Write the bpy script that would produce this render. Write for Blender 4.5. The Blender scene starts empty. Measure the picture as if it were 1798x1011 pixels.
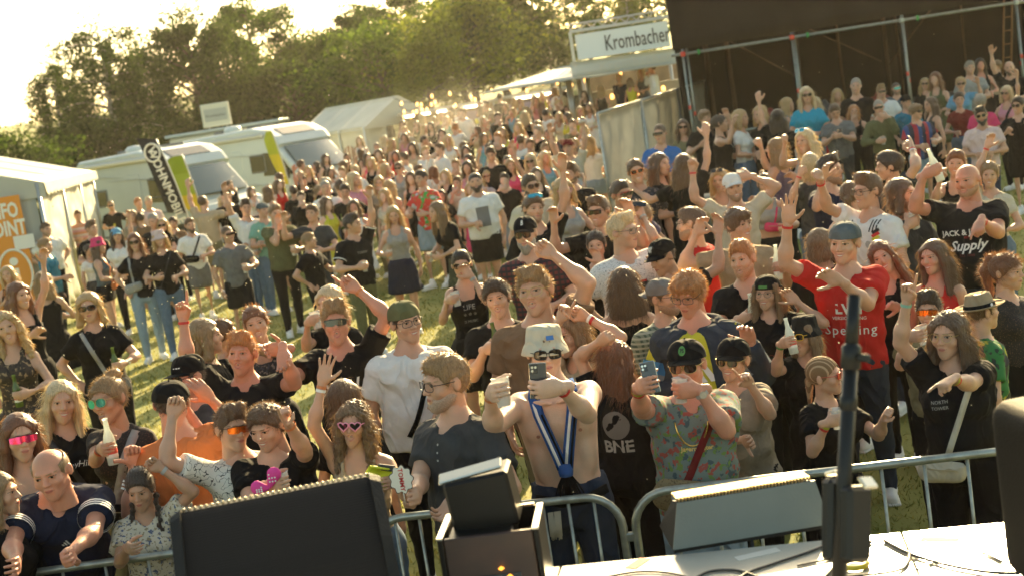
import bpy, math, random
import numpy as np
from mathutils import Vector, Matrix
from mathutils.bvhtree import BVHTree

R = math.radians
rng = random.Random(7)
nrng = np.random.default_rng(7)
scene = bpy.context.scene
COL = scene.collection

# ------------------------------------------------------------------ camera
EYE = np.array([0.0, 0.0, 3.05])
FPX, CX, CY = 2400.0, 899.0, 505.5          # focal length and centre in photograph pixels (1798 wide)
PITCH, ROLL = R(7.74), R(8.8)
cF = np.array([0, math.cos(PITCH), -math.sin(PITCH)])
c_r0 = np.array([1.0, 0, 0]); c_u0 = np.array([0, math.sin(PITCH), math.cos(PITCH)])
cR = math.cos(ROLL) * c_r0 - math.sin(ROLL) * c_u0
cU = math.sin(ROLL) * c_r0 + math.cos(ROLL) * c_u0

def at(u, v, Z):
    """world point seen at photograph pixel (u, v) at depth Z along the optical axis"""
    return EYE + Z * (cF + cR * (u - CX) / FPX + cU * (CY - v) / FPX)

def proj(p):
    d = np.asarray(p, float) - EYE
    z = d @ cF
    return CX + FPX * (d @ cR) / z, CY - FPX * (d @ cU) / z, z

def at_height(u, v, h):
    """world point seen at pixel (u, v) at world height h"""
    d = cF + cR * (u - CX) / FPX + cU * (CY - v) / FPX
    return EYE + d * ((h - EYE[2]) / d[2])

cam_d = bpy.data.cameras.new('camera'); cam = bpy.data.objects.new('camera', cam_d); COL.objects.link(cam)
M = Matrix.Identity(4)
for i in range(3):
    M[i][0] = cR[i]; M[i][1] = cU[i]; M[i][2] = -cF[i]; M[i][3] = EYE[i]
cam.matrix_world = M
cam_d.sensor_width = 36; cam_d.lens = FPX / 1798 * 36
cam_d.clip_start = 0.1; cam_d.clip_end = 3000
cam_d.dof.use_dof = True; cam_d.dof.focus_distance = 7.6; cam_d.dof.aperture_fstop = 3.0
scene.camera = cam

# ------------------------------------------------------------------ sky, sun, exposure
SUN_EL, SUN_AZ = R(22), R(16)                # azimuth measured from the view direction (+Y) towards +X
world = bpy.data.worlds.new('World'); scene.world = world; world.use_nodes = True
wn = world.node_tree.nodes; wl = world.node_tree.links
bg = wn['Background']
sky = wn.new('ShaderNodeTexSky'); sky.sky_type = 'NISHITA'; sky.sun_disc = False
sky.sun_elevation = SUN_EL; sky.sun_rotation = SUN_AZ
sky.air_density = 1.0; sky.dust_density = 2.5; sky.ozone_density = 1.0; sky.altitude = 200
tint = wn.new('ShaderNodeMix'); tint.data_type = 'RGBA'; tint.blend_type = 'MULTIPLY'; tint.inputs[0].default_value = 1.0
tint.inputs[7].default_value = (1.0, 0.91, 0.66, 1)
wl.new(sky.outputs[0], tint.inputs[6]); wl.new(tint.outputs[2], bg.inputs[0])
bg.inputs[1].default_value = 0.108
sun_d = bpy.data.lights.new('sun', 'SUN'); sun = bpy.data.objects.new('sun', sun_d); COL.objects.link(sun)
sun_d.energy = 4.4; sun_d.angle = R(0.6); sun_d.color = (1.0, 0.77, 0.40)
sdir = Vector((math.sin(SUN_AZ) * math.cos(SUN_EL), math.cos(SUN_AZ) * math.cos(SUN_EL), math.sin(SUN_EL)))
sun.rotation_euler = (-sdir).to_track_quat('-Z', 'Y').to_euler()
sun.location = (8, 30, 14)
scene.view_settings.view_transform = 'Standard'; scene.view_settings.look = 'None'
scene.view_settings.gamma = 1; scene.view_settings.use_curve_mapping = False
scene.view_settings.exposure = 1.97
HAZE_D = 0.00025
scene.render.engine = 'CYCLES'
scene.cycles.use_denoising = True
scene.cycles.max_bounces = 6; scene.cycles.transparent_max_bounces = 8
scene.cycles.diffuse_bounces = 3; scene.cycles.glossy_bounces = 3; scene.cycles.transmission_bounces = 4; scene.cycles.volume_bounces = 0; scene.cycles.volume_step_rate = 4
scene.cycles.caustics_reflective = False; scene.cycles.caustics_refractive = False

# ------------------------------------------------------------------ materials
_mats = {}
def nn(nt, t, **kw):
    n = nt.nodes.new('ShaderNode' + t)
    for k, v in kw.items(): setattr(n, k, v)
    return n

def mat(name, col, rough=0.6, key=None, metal=0.0, spec=0.5, bump=0.0, bscale=60, var=0.0, vscale=4, sheen=0.0, trans=0.0,
        emit=None, estr=1.0, vmap=None, crease=0.0, sss=0.0, coat=0.0, alpha=1.0, tint2=None, wave=None, glass=0.0, ior=1.45, coord='Object', rnd=0.0):
    k = key or (name, tuple(np.round(col, 3)), rough, metal, bump, bscale, var, vscale, trans, rnd, glass, alpha)
    if k in _mats: return _mats[k]
    m = bpy.data.materials.new(name); m.use_nodes = True
    nt = m.node_tree; b = nt.nodes['Principled BSDF']; out = nt.nodes['Material Output']
    c4 = (col[0], col[1], col[2], 1)
    b.inputs['Base Color'].default_value = c4
    b.inputs['Roughness'].default_value = rough; b.inputs['Metallic'].default_value = metal
    b.inputs['Specular IOR Level'].default_value = spec
    if sheen: b.inputs['Sheen Weight'].default_value = sheen
    if coat: b.inputs['Coat Weight'].default_value = coat
    if sss:
        b.inputs['Subsurface Weight'].default_value = sss; b.inputs['Subsurface Radius'].default_value = (0.02, 0.008, 0.004)
    if glass:
        b.inputs['Transmission Weight'].default_value = glass; b.inputs['IOR'].default_value = ior
    if alpha < 1: b.inputs['Alpha'].default_value = alpha
    if emit:
        b.inputs['Emission Color'].default_value = (*emit, 1); b.inputs['Emission Strength'].default_value = estr
    tc = nn(nt, 'TexCoord') if (var or bump or wave) else None
    if var or rnd:
        mx = nn(nt, 'Mix', data_type='RGBA'); mx.inputs[6].default_value = tuple(max(0, c * (1 - max(var, rnd))) for c in col) + (1,)
        t2 = tint2 or tuple(min(1, c * (1 + max(var, rnd))) for c in col)
        mx.inputs[7].default_value = (*t2[:3], 1)
        if var:
            ns = nn(nt, 'TexNoise'); ns.inputs['Scale'].default_value = vscale; ns.inputs['Detail'].default_value = 4
            if vmap:
                mp = nn(nt, 'Mapping'); mp.inputs['Scale'].default_value = vmap; nt.links.new(tc.outputs[coord], mp.inputs[0]); nt.links.new(mp.outputs[0], ns.inputs['Vector'])
            else: nt.links.new(tc.outputs[coord], ns.inputs['Vector'])
            rp = nn(nt, 'MapRange'); rp.inputs[1].default_value = 0.3; rp.inputs[2].default_value = 0.7
            nt.links.new(ns.outputs['Fac'], rp.inputs[0]); src = rp.outputs[0]
            if rnd:
                gm = nn(nt, 'NewGeometry'); ad = nn(nt, 'Math', operation='ADD'); mu = nn(nt, 'Math', operation='MULTIPLY'); mu.inputs[1].default_value = .5
                nt.links.new(gm.outputs['Random Per Island'], ad.inputs[0]); nt.links.new(src, ad.inputs[1]); nt.links.new(ad.outputs[0], mu.inputs[0]); src = mu.outputs[0]
        else:
            gm = nn(nt, 'NewGeometry'); src = gm.outputs['Random Per Island']
        nt.links.new(src, mx.inputs[0]); nt.links.new(mx.outputs[2], b.inputs['Base Color'])
        colout = mx.outputs[2]
    else: colout = None
    if bump:
        ns = nn(nt, 'TexNoise'); ns.inputs['Scale'].default_value = bscale; ns.inputs['Detail'].default_value = 3
        nt.links.new(tc.outputs[coord], ns.inputs['Vector'])
        bp = nn(nt, 'Bump'); bp.inputs['Strength'].default_value = min(1, bump); bp.inputs['Distance'].default_value = 0.01
        nt.links.new(ns.outputs['Fac'], bp.inputs['Height']); nt.links.new(bp.outputs[0], b.inputs['Normal'])
        if crease:       # folds in cloth: narrow ridges where a broad noise crosses its mean
            n2 = nn(nt, 'TexNoise'); n2.inputs['Scale'].default_value = 6.5; n2.inputs['Detail'].default_value = 1.5; n2.inputs['Distortion'].default_value = .9
            mp = nn(nt, 'Mapping'); mp.inputs['Scale'].default_value = (1, 1, .55); mp.inputs['Rotation'].default_value = (.3, .5, .2); nt.links.new(tc.outputs[coord], mp.inputs[0]); nt.links.new(mp.outputs[0], n2.inputs['Vector'])
            a1 = nn(nt, 'Math', operation='SUBTRACT'); a1.inputs[1].default_value = .5; a2 = nn(nt, 'Math', operation='ABSOLUTE'); a3 = nn(nt, 'Math', operation='MULTIPLY'); a3.inputs[1].default_value = 7; a3.use_clamp = True
            nt.links.new(n2.outputs['Fac'], a1.inputs[0]); nt.links.new(a1.outputs[0], a2.inputs[0]); nt.links.new(a2.outputs[0], a3.inputs[0])
            b2 = nn(nt, 'Bump'); b2.inputs['Strength'].default_value = crease; b2.inputs['Distance'].default_value = .018; b2.invert = True
            nt.links.new(a3.outputs[0], b2.inputs['Height']); nt.links.new(bp.outputs[0], b2.inputs['Normal']); nt.links.new(b2.outputs[0], b.inputs['Normal'])
    if trans:
        tr = nn(nt, 'BsdfTranslucent'); tr.inputs[0].default_value = c4
        if colout: nt.links.new(colout, tr.inputs[0])
        ms = nn(nt, 'MixShader'); ms.inputs[0].default_value = trans
        nt.links.new(b.outputs[0], ms.inputs[1]); nt.links.new(tr.outputs[0], ms.inputs[2]); nt.links.new(ms.outputs[0], out.inputs[0])
    _mats[k] = m
    return m

def pattern_mat(name, kind, cols, scale=30):
    """clothing print: blotches, lines or checks in the cloth's own colours"""
    k = ('pat', name, kind, tuple(cols), scale)
    if k in _mats: return _mats[k]
    m = bpy.data.materials.new(name); m.use_nodes = True; nt = m.node_tree; b = nt.nodes['Principled BSDF']
    b.inputs['Roughness'].default_value = .85
    tc = nn(nt, 'TexCoord'); cur = None
    def rgb(c): return (*c, 1)
    def thr(src, lo, hi):
        r = nn(nt, 'MapRange'); r.inputs[1].default_value = lo; r.inputs[2].default_value = hi; nt.links.new(src, r.inputs[0]); return r.outputs[0]
    def mixc(f, a, c):
        mx = nn(nt, 'Mix', data_type='RGBA')
        for sock, val in ((6, a), (7, c)):
            if isinstance(val, tuple): mx.inputs[sock].default_value = rgb(val)
            else: nt.links.new(val, mx.inputs[sock])
        nt.links.new(f, mx.inputs[0]); return mx.outputs[2]
    def noise(sc, det=2, off=0):
        mp = nn(nt, 'Mapping'); mp.inputs['Location'].default_value = (off, off * .7, off * 1.3); nt.links.new(tc.outputs['Object'], mp.inputs[0])
        n = nn(nt, 'TexNoise'); n.inputs['Scale'].default_value = sc; n.inputs['Detail'].default_value = det; nt.links.new(mp.outputs[0], n.inputs['Vector']); return n.outputs['Fac']
    if kind == 'blot':
        cur = cols[0]
        for i, c in enumerate(cols[1:]): cur = mixc(thr(noise(scale * (1 + .15 * i), 2, 3.1 * i), .58, .61), cur, c)
    elif kind == 'scribble':
        n = noise(scale, 1); a = nn(nt, 'Math', operation='SUBTRACT'); nt.links.new(n, a.inputs[0]); a.inputs[1].default_value = .5
        ab = nn(nt, 'Math', operation='ABSOLUTE'); nt.links.new(a.outputs[0], ab.inputs[0])
        cur = mixc(thr(ab.outputs[0], .018, .010), cols[0], cols[1])
    elif kind == 'check':
        cur = cols[0]
        for ax in (0, 2):
            sp = nn(nt, 'SeparateXYZ'); nt.links.new(tc.outputs['Object'], sp.inputs[0])
            mu = nn(nt, 'Math', operation='MULTIPLY'); mu.inputs[1].default_value = scale; nt.links.new(sp.outputs[ax], mu.inputs[0])
            fr = nn(nt, 'Math', operation='FRACT'); nt.links.new(mu.outputs[0], fr.inputs[0])
            cur = mixc(thr(fr.outputs[0], .55, .6), cur, cols[1] if ax == 0 else cols[2 % len(cols)])
    elif kind in ('vstripe', 'hstripe'):
        sp = nn(nt, 'SeparateXYZ'); nt.links.new(tc.outputs['Object'], sp.inputs[0])
        mu = nn(nt, 'Math', operation='MULTIPLY'); mu.inputs[1].default_value = scale; nt.links.new(sp.outputs[0 if kind == 'vstripe' else 2], mu.inputs[0])
        fr = nn(nt, 'Math', operation='FRACT'); nt.links.new(mu.outputs[0], fr.inputs[0])
        cur = cols[0]
        for i, c in enumerate(cols[1:]):
            t = (i + 1) / len(cols); cur = mixc(thr(fr.outputs[0], t, t + .02), cur, c)
    nt.links.new(cur, b.inputs['Base Color'])
    _mats[k] = m
    return m

# ------------------------------------------------------------------ geometry container
class Geo:
    def __init__(s): s.V = []; s.L = []; s.S = []; s.M = []; s.n = 0; s.flat = []
    def add(s, V, F, m=0, flat=False):
        """F: list of index tuples or an int array (n, k)"""
        V = np.asarray(V, np.float32).reshape(-1, 3)
        if isinstance(F, np.ndarray):
            k = F.shape[1]; L = F.reshape(-1) + s.n; S = np.full(len(F), k, np.int32)
        else:
            S = np.array([len(f) for f in F], np.int32); L = np.array([i for f in F for i in f], np.int32) + s.n
        s.V.append(V); s.L.append(L.astype(np.int32)); s.S.append(S)
        s.M.append(np.full(len(S), m, np.int32) if np.isscalar(m) else np.asarray(m, np.int32))
        s.flat.append(np.full(len(S), 0 if flat else 1, np.int8)); s.n += len(V); return s
    def join(s, g, T=None, moff=0, mmap=None):
        if not g.V: return s
        V = np.concatenate(g.V)
        if T is not None: V = V @ T[:3, :3].T + T[:3, 3]
        L = np.concatenate(g.L)
        if T is not None and np.linalg.det(T[:3, :3]) < 0:      # mirrored: turn every face round
            S = np.concatenate(g.S); o = 0
            ends = np.cumsum(S); starts = ends - S
            idx = np.arange(len(L)); f = np.repeat(np.arange(len(S)), S)
            L = L[starts[f] + ends[f] - 1 - idx]
        s.V.append(V.astype(np.float32)); s.L.append(L + s.n); s.S.append(np.concatenate(g.S))
        mm = np.concatenate(g.M)
        s.M.append(mmap[mm] if mmap is not None else mm + moff); s.flat.append(np.concatenate(g.flat)); s.n += len(V); return s
    def mesh(s, name, mats):
        me = bpy.data.meshes.new(name)
        V = np.concatenate(s.V); L = np.concatenate(s.L); S = np.concatenate(s.S); Mi = np.concatenate(s.M)
        me.vertices.add(len(V)); me.vertices.foreach_set('co', V.reshape(-1))
        me.loops.add(len(L)); me.loops.foreach_set('vertex_index', L)
        me.polygons.add(len(S)); st = np.cumsum(S) - S
        me.polygons.foreach_set('loop_start', st.astype(np.int32))
        me.polygons.foreach_set('material_index', Mi)
        me.polygons.foreach_set('use_smooth', np.concatenate(s.flat).astype(bool))
        me.update(calc_edges=True)
        for m in mats: me.materials.append(m)
        return me
    def obj(s, name, mats, parent=None, T=None):
        if not isinstance(mats, (list, tuple)): mats = [mats]
        o = bpy.data.objects.new(name, s.mesh(name, mats)); COL.objects.link(o)
        if parent is not None: o.parent = parent
        if T is not None: o.matrix_local = T
        return o
    # primitives
    def box(s, c, size, rot=None, m=0, bev=0.0):
        a, b_, c_ = np.array(size) / 2.0
        if bev:
            pts = []; 
            e = min(bev, a * .9, b_ * .9, c_ * .9)
            for sx in (-1, 1):
                for sy in (-1, 1):
                    for sz in (-1, 1):
                        pts += [(sx * a, sy * (b_ - e), sz * (c_ - e)), (sx * (a - e), sy * b_, sz * (c_ - e)), (sx * (a - e), sy * (b_ - e), sz * c_)]
            P = np.array(pts)
            def vi(sx, sy, sz, k): return ((sx > 0) * 4 + (sy > 0) * 2 + (sz > 0)) * 3 + k
            F = []
            for ax in range(3):
                for sg in (-1, 1):
                    q = []
                    for (p, r) in ((-1, -1), (1, -1), (1, 1), (-1, 1)):
                        t = [0, 0, 0]; t[ax] = sg; t[(ax + 1) % 3] = p; t[(ax + 2) % 3] = r; q.append(vi(*t, ax))
                    F.append(tuple(q if sg > 0 else q[::-1]))
            for ax in range(3):
                b1, b2 = (ax + 1) % 3, (ax + 2) % 3
                for p in (-1, 1):
                    for r in (-1, 1):
                        t0 = [0, 0, 0]; t1 = [0, 0, 0]
                        t0[ax] = -1; t1[ax] = 1; t0[b1] = t1[b1] = p; t0[b2] = t1[b2] = r
                        q = (vi(*t0, b1), vi(*t1, b1), vi(*t1, b2), vi(*t0, b2)); F.append(q if p * r < 0 else q[::-1])
            for sx in (-1, 1):
                for sy in (-1, 1):
                    for sz in (-1, 1):
                        q = (vi(sx, sy, sz, 0), vi(sx, sy, sz, 1), vi(sx, sy, sz, 2)); F.append(q if sx * sy * sz > 0 else q[::-1])
        else:
            P = np.array([(x, y, z) for x in (-a, a) for y in (-b_, b_) for z in (-c_, c_)])
            F = [(0, 1, 3, 2), (4, 6, 7, 5), (0, 4, 5, 1), (2, 3, 7, 6), (0, 2, 6, 4), (1, 5, 7, 3)]
        if rot is not None: P = P @ np.asarray(rot, float)[:3, :3].T
        return s.add(P + np.array(c), F, m, flat=True)
    def tube(s, pts, r, n=8, m=0, cap=True, squash=None, flat=False):
        pts = np.asarray(pts, float); k = len(pts); rr = np.broadcast_to(np.asarray(r, float), (k,))
        tg = np.gradient(pts, axis=0); tg /= np.linalg.norm(tg, axis=1, keepdims=True) + 1e-9
        up = np.array([0, 0, 1.0]) if abs(tg[0][2]) < .9 else np.array([0, 1.0, 0])
        V = []; prev = None
        for i in range(k):
            if prev is None: sx = np.cross(tg[i], up)
            else: sx = prev - tg[i] * (prev @ tg[i])
            sx /= np.linalg.norm(sx) + 1e-9; prev = sx; sy = np.cross(tg[i], sx)
            q1, q2 = squash if squash else (1, 1)
            for j in range(n):
                a = 2 * math.pi * j / n; V.append(pts[i] + rr[i] * (math.cos(a) * sx * q1 + math.sin(a) * sy * q2))
        F = [(i * n + j, i * n + (j + 1) % n, (i + 1) * n + (j + 1) % n, (i + 1) * n + j) for i in range(k - 1) for j in range(n)]
        if cap: F += [tuple(range(n))[::-1], tuple((k - 1) * n + j for j in range(n))]
        return s.add(V, F, m, flat)
    def lathe(s, prof, n=16, m=0, c=(0, 0, 0), sx=1, sy=1, rot=None, close=False):
        """prof: list of (r, z) from the bottom up"""
        V = []; k = len(prof)
        for r, z in prof:
            for j in range(n):
                a = 2 * math.pi * j / n; V.append((r * math.cos(a) * sx, r * math.sin(a) * sy, z))
        V = np.array(V)
        if rot is not None: V = V @ np.asarray(rot).T
        F = [(i * n + j, i * n + (j + 1) % n, (i + 1) * n + (j + 1) % n, (i + 1) * n + j) for i in range(k - 1) for j in range(n)]
        return s.add(V + np.array(c), F, m)
    def prism(s, poly, depth, T=None, m=0, mside=None):
        """poly in the local xz-plane (front faces -y), thickness along +y"""
        n = len(poly); V = [(x, 0, z) for x, z in poly] + [(x, depth, z) for x, z in poly]
        V = np.array(V)
        if T is not None: V = V @ T[:3, :3].T + T[:3, 3]
        F = [tuple(range(n)), tuple(range(2 * n - 1, n - 1, -1))] + [(i, i + n, (i + 1) % n + n, (i + 1) % n) for i in range(n)]
        mm = [m, m] + [mside if mside is not None else m] * n
        return s.add(V, F, np.array(mm), flat=True)
    def bounds(s):
        V = np.concatenate(s.V); return V.min(0), V.max(0)

def tag(o, label=None, cat=None, group=None, kind=None):
    if label: o['label'] = label
    if cat: o['category'] = cat
    if group: o['group'] = group
    if kind: o['kind'] = kind
    return o
def empty(name, loc=(0, 0, 0), rz=0.0, sc=1.0):
    o = bpy.data.objects.new(name, None); COL.objects.link(o); o.location = loc; o.rotation_euler = (0, 0, rz); o.scale = (sc, sc, sc)
    o.empty_display_size = .2; return o
def copy_tree(o, parent=None):
    c = o.copy(); COL.objects.link(c)
    if parent is not None: c.parent = parent
    for ch in list(o.children): copy_tree(ch, c)
    return c
def rotm(ax, a):
    c, s_ = math.cos(a), math.sin(a)
    return np.array({'x': [[1, 0, 0], [0, c, -s_], [0, s_, c]], 'y': [[c, 0, s_], [0, 1, 0], [-s_, 0, c]], 'z': [[c, -s_, 0], [s_, c, 0], [0, 0, 1]]}[ax])
def T4(Rm=None, t=(0, 0, 0), s=1.0):
    T = np.eye(4); T[:3, :3] = (Rm if Rm is not None else np.eye(3)) * s; T[:3, 3] = t; return T
def unit(v): v = np.asarray(v, float); return v / (np.linalg.norm(v) + 1e-9)

_fontcache = {}
def text_geo(body, size=1.0, m=0, depth=0.0, shear=0.0, res=2, bold=0.0, spacing=1.0):
    """lettering as flat mesh in the local xz-plane, centred, front facing -y"""
    k = (body, size, depth, shear, res, bold, spacing)
    if k not in _fontcache:
        cu = bpy.data.curves.new('lettering', 'FONT'); cu.body = body; cu.size = size; cu.align_x = 'CENTER'; cu.align_y = 'CENTER'
        cu.resolution_u = res; cu.shear = shear; cu.extrude = depth; cu.offset = bold; cu.space_character = spacing
        o = bpy.data.objects.new('lettering', cu); COL.objects.link(o)
        me = bpy.data.meshes.new_from_object(o)
        V = np.zeros(len(me.vertices) * 3); me.vertices.foreach_get('co', V); V = V.reshape(-1, 3)
        V = np.stack([V[:, 0], -V[:, 2], V[:, 1]], 1)
        F = [tuple(p.vertices) for p in me.polygons]
        bpy.data.objects.remove(o); bpy.data.curves.remove(cu); bpy.data.meshes.remove(me)
        _fontcache[k] = (V, F)
    V, F = _fontcache[k]
    g = Geo()
    if F: g.add(V, F, m, flat=True)
    return g

# ------------------------------------------------------------------ distance fields meshed by surface nets
class Field:
    def __init__(s, lo, hi, h):
        s.h = h; s.lo = np.array(lo, float) - 2 * h
        s.n = np.ceil((np.array(hi) + 2 * h - s.lo) / h).astype(int) + 1
        s.d = np.full(s.n, 0.3, np.float32)
        s.ax = [s.lo[i] + h * np.arange(s.n[i]) for i in range(3)]
    def _sl(s, lo, hi, mar):
        a = np.clip(np.floor((np.array(lo) - mar - s.lo) / s.h).astype(int), 0, s.n - 1)
        b = np.clip(np.ceil((np.array(hi) + mar - s.lo) / s.h).astype(int) + 1, 1, s.n)
        if np.any(b <= a): return None
        return tuple(slice(a[i], b[i]) for i in range(3))
    def grid(s, sl):
        return (s.ax[0][sl[0]][:, None, None], s.ax[1][sl[1]][None, :, None], s.ax[2][sl[2]][None, None, :])
    def put(s, f, lo, hi, k=0.0, op='u'):
        mar = 2.5 * s.h + k
        sl = s._sl(lo, hi, mar)
        if sl is None: return
        X, Y, Z = s.grid(sl); d = f(X, Y, Z).astype(np.float32); c = s.d[sl]
        if op == 'u':
            if k > 0:
                hh = np.maximum(k - np.abs(c - d), 0) / k; r = np.minimum(c, d) - hh * hh * k * .25
            else: r = np.minimum(c, d)
        elif op == 's':      # subtract
            d = -d
            if k > 0:
                hh = np.maximum(k - np.abs(c - d), 0) / k; r = np.maximum(c, d) + hh * hh * k * .25
            else: r = np.maximum(c, d)
        s.d[sl] = r
    def cone(s, a, b, ra, rb, k=0.02, op='u', flatend=False, sq=None):
        a = np.asarray(a, float); b = np.asarray(b, float); r = max(ra, rb); ab = b - a; L2 = ab @ ab + 1e-12
        def f(X, Y, Z):
            px, py, pz = X - a[0], Y - a[1], Z - a[2]
            t = (px * ab[0] + py * ab[1] + pz * ab[2]) / L2; tc = np.clip(t, 0, 1)
            dx, dy, dz = px - tc * ab[0], py - tc * ab[1], pz - tc * ab[2]
            if sq: dy = dy / sq
            d = np.sqrt(dx * dx + dy * dy + dz * dz) - (ra + (rb - ra) * tc)
            if flatend: d = np.maximum(d, (t - 1) * math.sqrt(L2))
            return d
        s.put(f, np.minimum(a, b) - r, np.maximum(a, b) + r, k, op)
    def ell(s, c, r, k=0.02, op='u', rot=None):
        c = np.asarray(c, float); r = np.asarray(r, float); q = max(r)
        def f(X, Y, Z):
            x, y, z = X - c[0], Y - c[1], Z - c[2]
            if rot is not None:
                m = rot.T
                x, y, z = m[0, 0] * x + m[0, 1] * y + m[0, 2] * z, m[1, 0] * x + m[1, 1] * y + m[1, 2] * z, m[2, 0] * x + m[2, 1] * y + m[2, 2] * z
            k0 = np.sqrt((x / r[0]) ** 2 + (y / r[1]) ** 2 + (z / r[2]) ** 2)
            k1 = np.sqrt((x / r[0] ** 2) ** 2 + (y / r[1] ** 2) ** 2 + (z / r[2] ** 2) ** 2) + 1e-6
            return k0 * (k0 - 1) / k1
        ext = r if rot is None else np.array([q, q, q])
        s.put(f, c - ext, c + ext, k, op)
    def stack(s, P, Rm, zs, rx, ry, cy, k=0.03, pw=2.3, fold=None, op='u'):
        """elliptical cross-sections stacked along the local z of the frame (P, Rm)"""
        zs = np.array(zs, float); rx = np.array(rx, float); ry = np.array(ry, float); cy = np.array(cy, float)
        m = max(rx.max(), ry.max()) + .03
        corners = np.array([P + Rm @ np.array([x, y, z]) for x in (-m, m) for y in (-m, m) for z in (zs[0], zs[-1])])
        def f(X, Y, Z):
            x, y, z = X - P[0], Y - P[1], Z - P[2]; q = Rm.T
            lx = q[0, 0] * x + q[0, 1] * y + q[0, 2] * z; ly = q[1, 0] * x + q[1, 1] * y + q[1, 2] * z; lz = q[2, 0] * x + q[2, 1] * y + q[2, 2] * z
            a = np.interp(lz, zs, rx); b = np.interp(lz, zs, ry); c = np.interp(lz, zs, cy)
            u, v = np.abs(lx / a), np.abs((ly - c) / b)
            rr = (u ** pw + v ** pw) ** (1 / pw)
            d = (rr - 1) * np.minimum(a, b) * .95
            if fold: d = d + fold(lx, ly, lz)
            return np.maximum(np.maximum(d, zs[0] - lz), lz - zs[-1])
        s.put(f, corners.min(0), corners.max(0), k, op)
    def plane(s, n, c):      # keep where n.p < c
        X, Y, Z = s.grid((slice(None),) * 3)
        s.d = np.maximum(s.d, (X * n[0] + Y * n[1] + Z * n[2] - c).astype(np.float32))
    def disp(s, f):
        X, Y, Z = s.grid((slice(None),) * 3); s.d = s.d + f(X, Y, Z).astype(np.float32)
    def geo(s, m=0):
        d = s.d; ins = d < 0
        c = np.zeros(tuple(n - 1 for n in d.shape), np.int8)
        offs = [(i, j, k) for i in (0, 1) for j in (0, 1) for k in (0, 1)]
        nx, ny, nz = d.shape
        for (i, j, k) in offs: c += ins[i:nx - 1 + i, j:ny - 1 + j, k:nz - 1 + k]
        act = (c > 0) & (c < 8)
        idx = np.argwhere(act)
        g = Geo()
        if len(idx) == 0: return g
        vid = np.full(c.shape, -1, np.int32); vid[act] = np.arange(len(idx))
        acc = np.zeros((len(idx), 3)); cnt = np.zeros(len(idx))
        cor = {o: d[idx[:, 0] + o[0], idx[:, 1] + o[1], idx[:, 2] + o[2]] for o in offs}
        for a in offs:
            for ax in range(3):
                if a[ax]: continue
                b = list(a); b[ax] = 1; b = tuple(b)
                da, db = cor[a], cor[b]; mk = (da < 0) != (db < 0)
                t = np.where(mk, da / np.where(mk, da - db, 1), 0)
                p = np.array(a, float)[None, :].repeat(len(idx), 0); p[:, ax] += t
                acc += p * mk[:, None]; cnt += mk
        V = s.lo + s.h * (idx + acc / cnt[:, None])
        Q = []
        for ax in range(3):
            u, w = (ax + 1) % 3, (ax + 2) % 3
            sl0 = [slice(None)] * 3; sl1 = [slice(None)] * 3
            sl0[ax] = slice(0, -1); sl1[ax] = slice(1, None)
            A, B = ins[tuple(sl0)], ins[tuple(sl1)]
            e = np.argwhere(A != B); sg = A[A != B]
            ok = (e[:, u] > 0) & (e[:, w] > 0) & (e[:, u] < d.shape[u] - 1) & (e[:, w] < d.shape[w] - 1)
            e = e[ok]; sg = sg[ok]
            def cell(du, dw):
                q = e.copy(); q[:, u] += du; q[:, w] += dw; return vid[q[:, 0], q[:, 1], q[:, 2]]
            q = np.stack([cell(-1, -1), cell(0, -1), cell(0, 0), cell(-1, 0)], 1)
            q[~sg] = q[~sg][:, ::-1]
            Q.append(q)
        Q = np.concatenate(Q); Q = Q[(Q >= 0).all(1)]
        return g.add(V, Q, m)
# ------------------------------------------------------------------ people: heads, hands, hair
C_ = lambda *a: np.array(a, float)
_bvh = {}
def geo_bvh(g):
    V = np.concatenate(g.V); L = np.concatenate(g.L); S = np.concatenate(g.S); e = np.cumsum(S); st = e - S
    Ls = L.tolist()
    return BVHTree.FromPolygons([tuple(v) for v in V.tolist()], [Ls[a:b] for a, b in zip(st.tolist(), e.tolist())])
def front_y(bvh, x, z, y0=-1.0, default=None):
    hit = bvh.ray_cast(Vector((x, y0, z)), Vector((0, 1, 0)))
    return hit[0].y if hit[0] is not None else default

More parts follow.
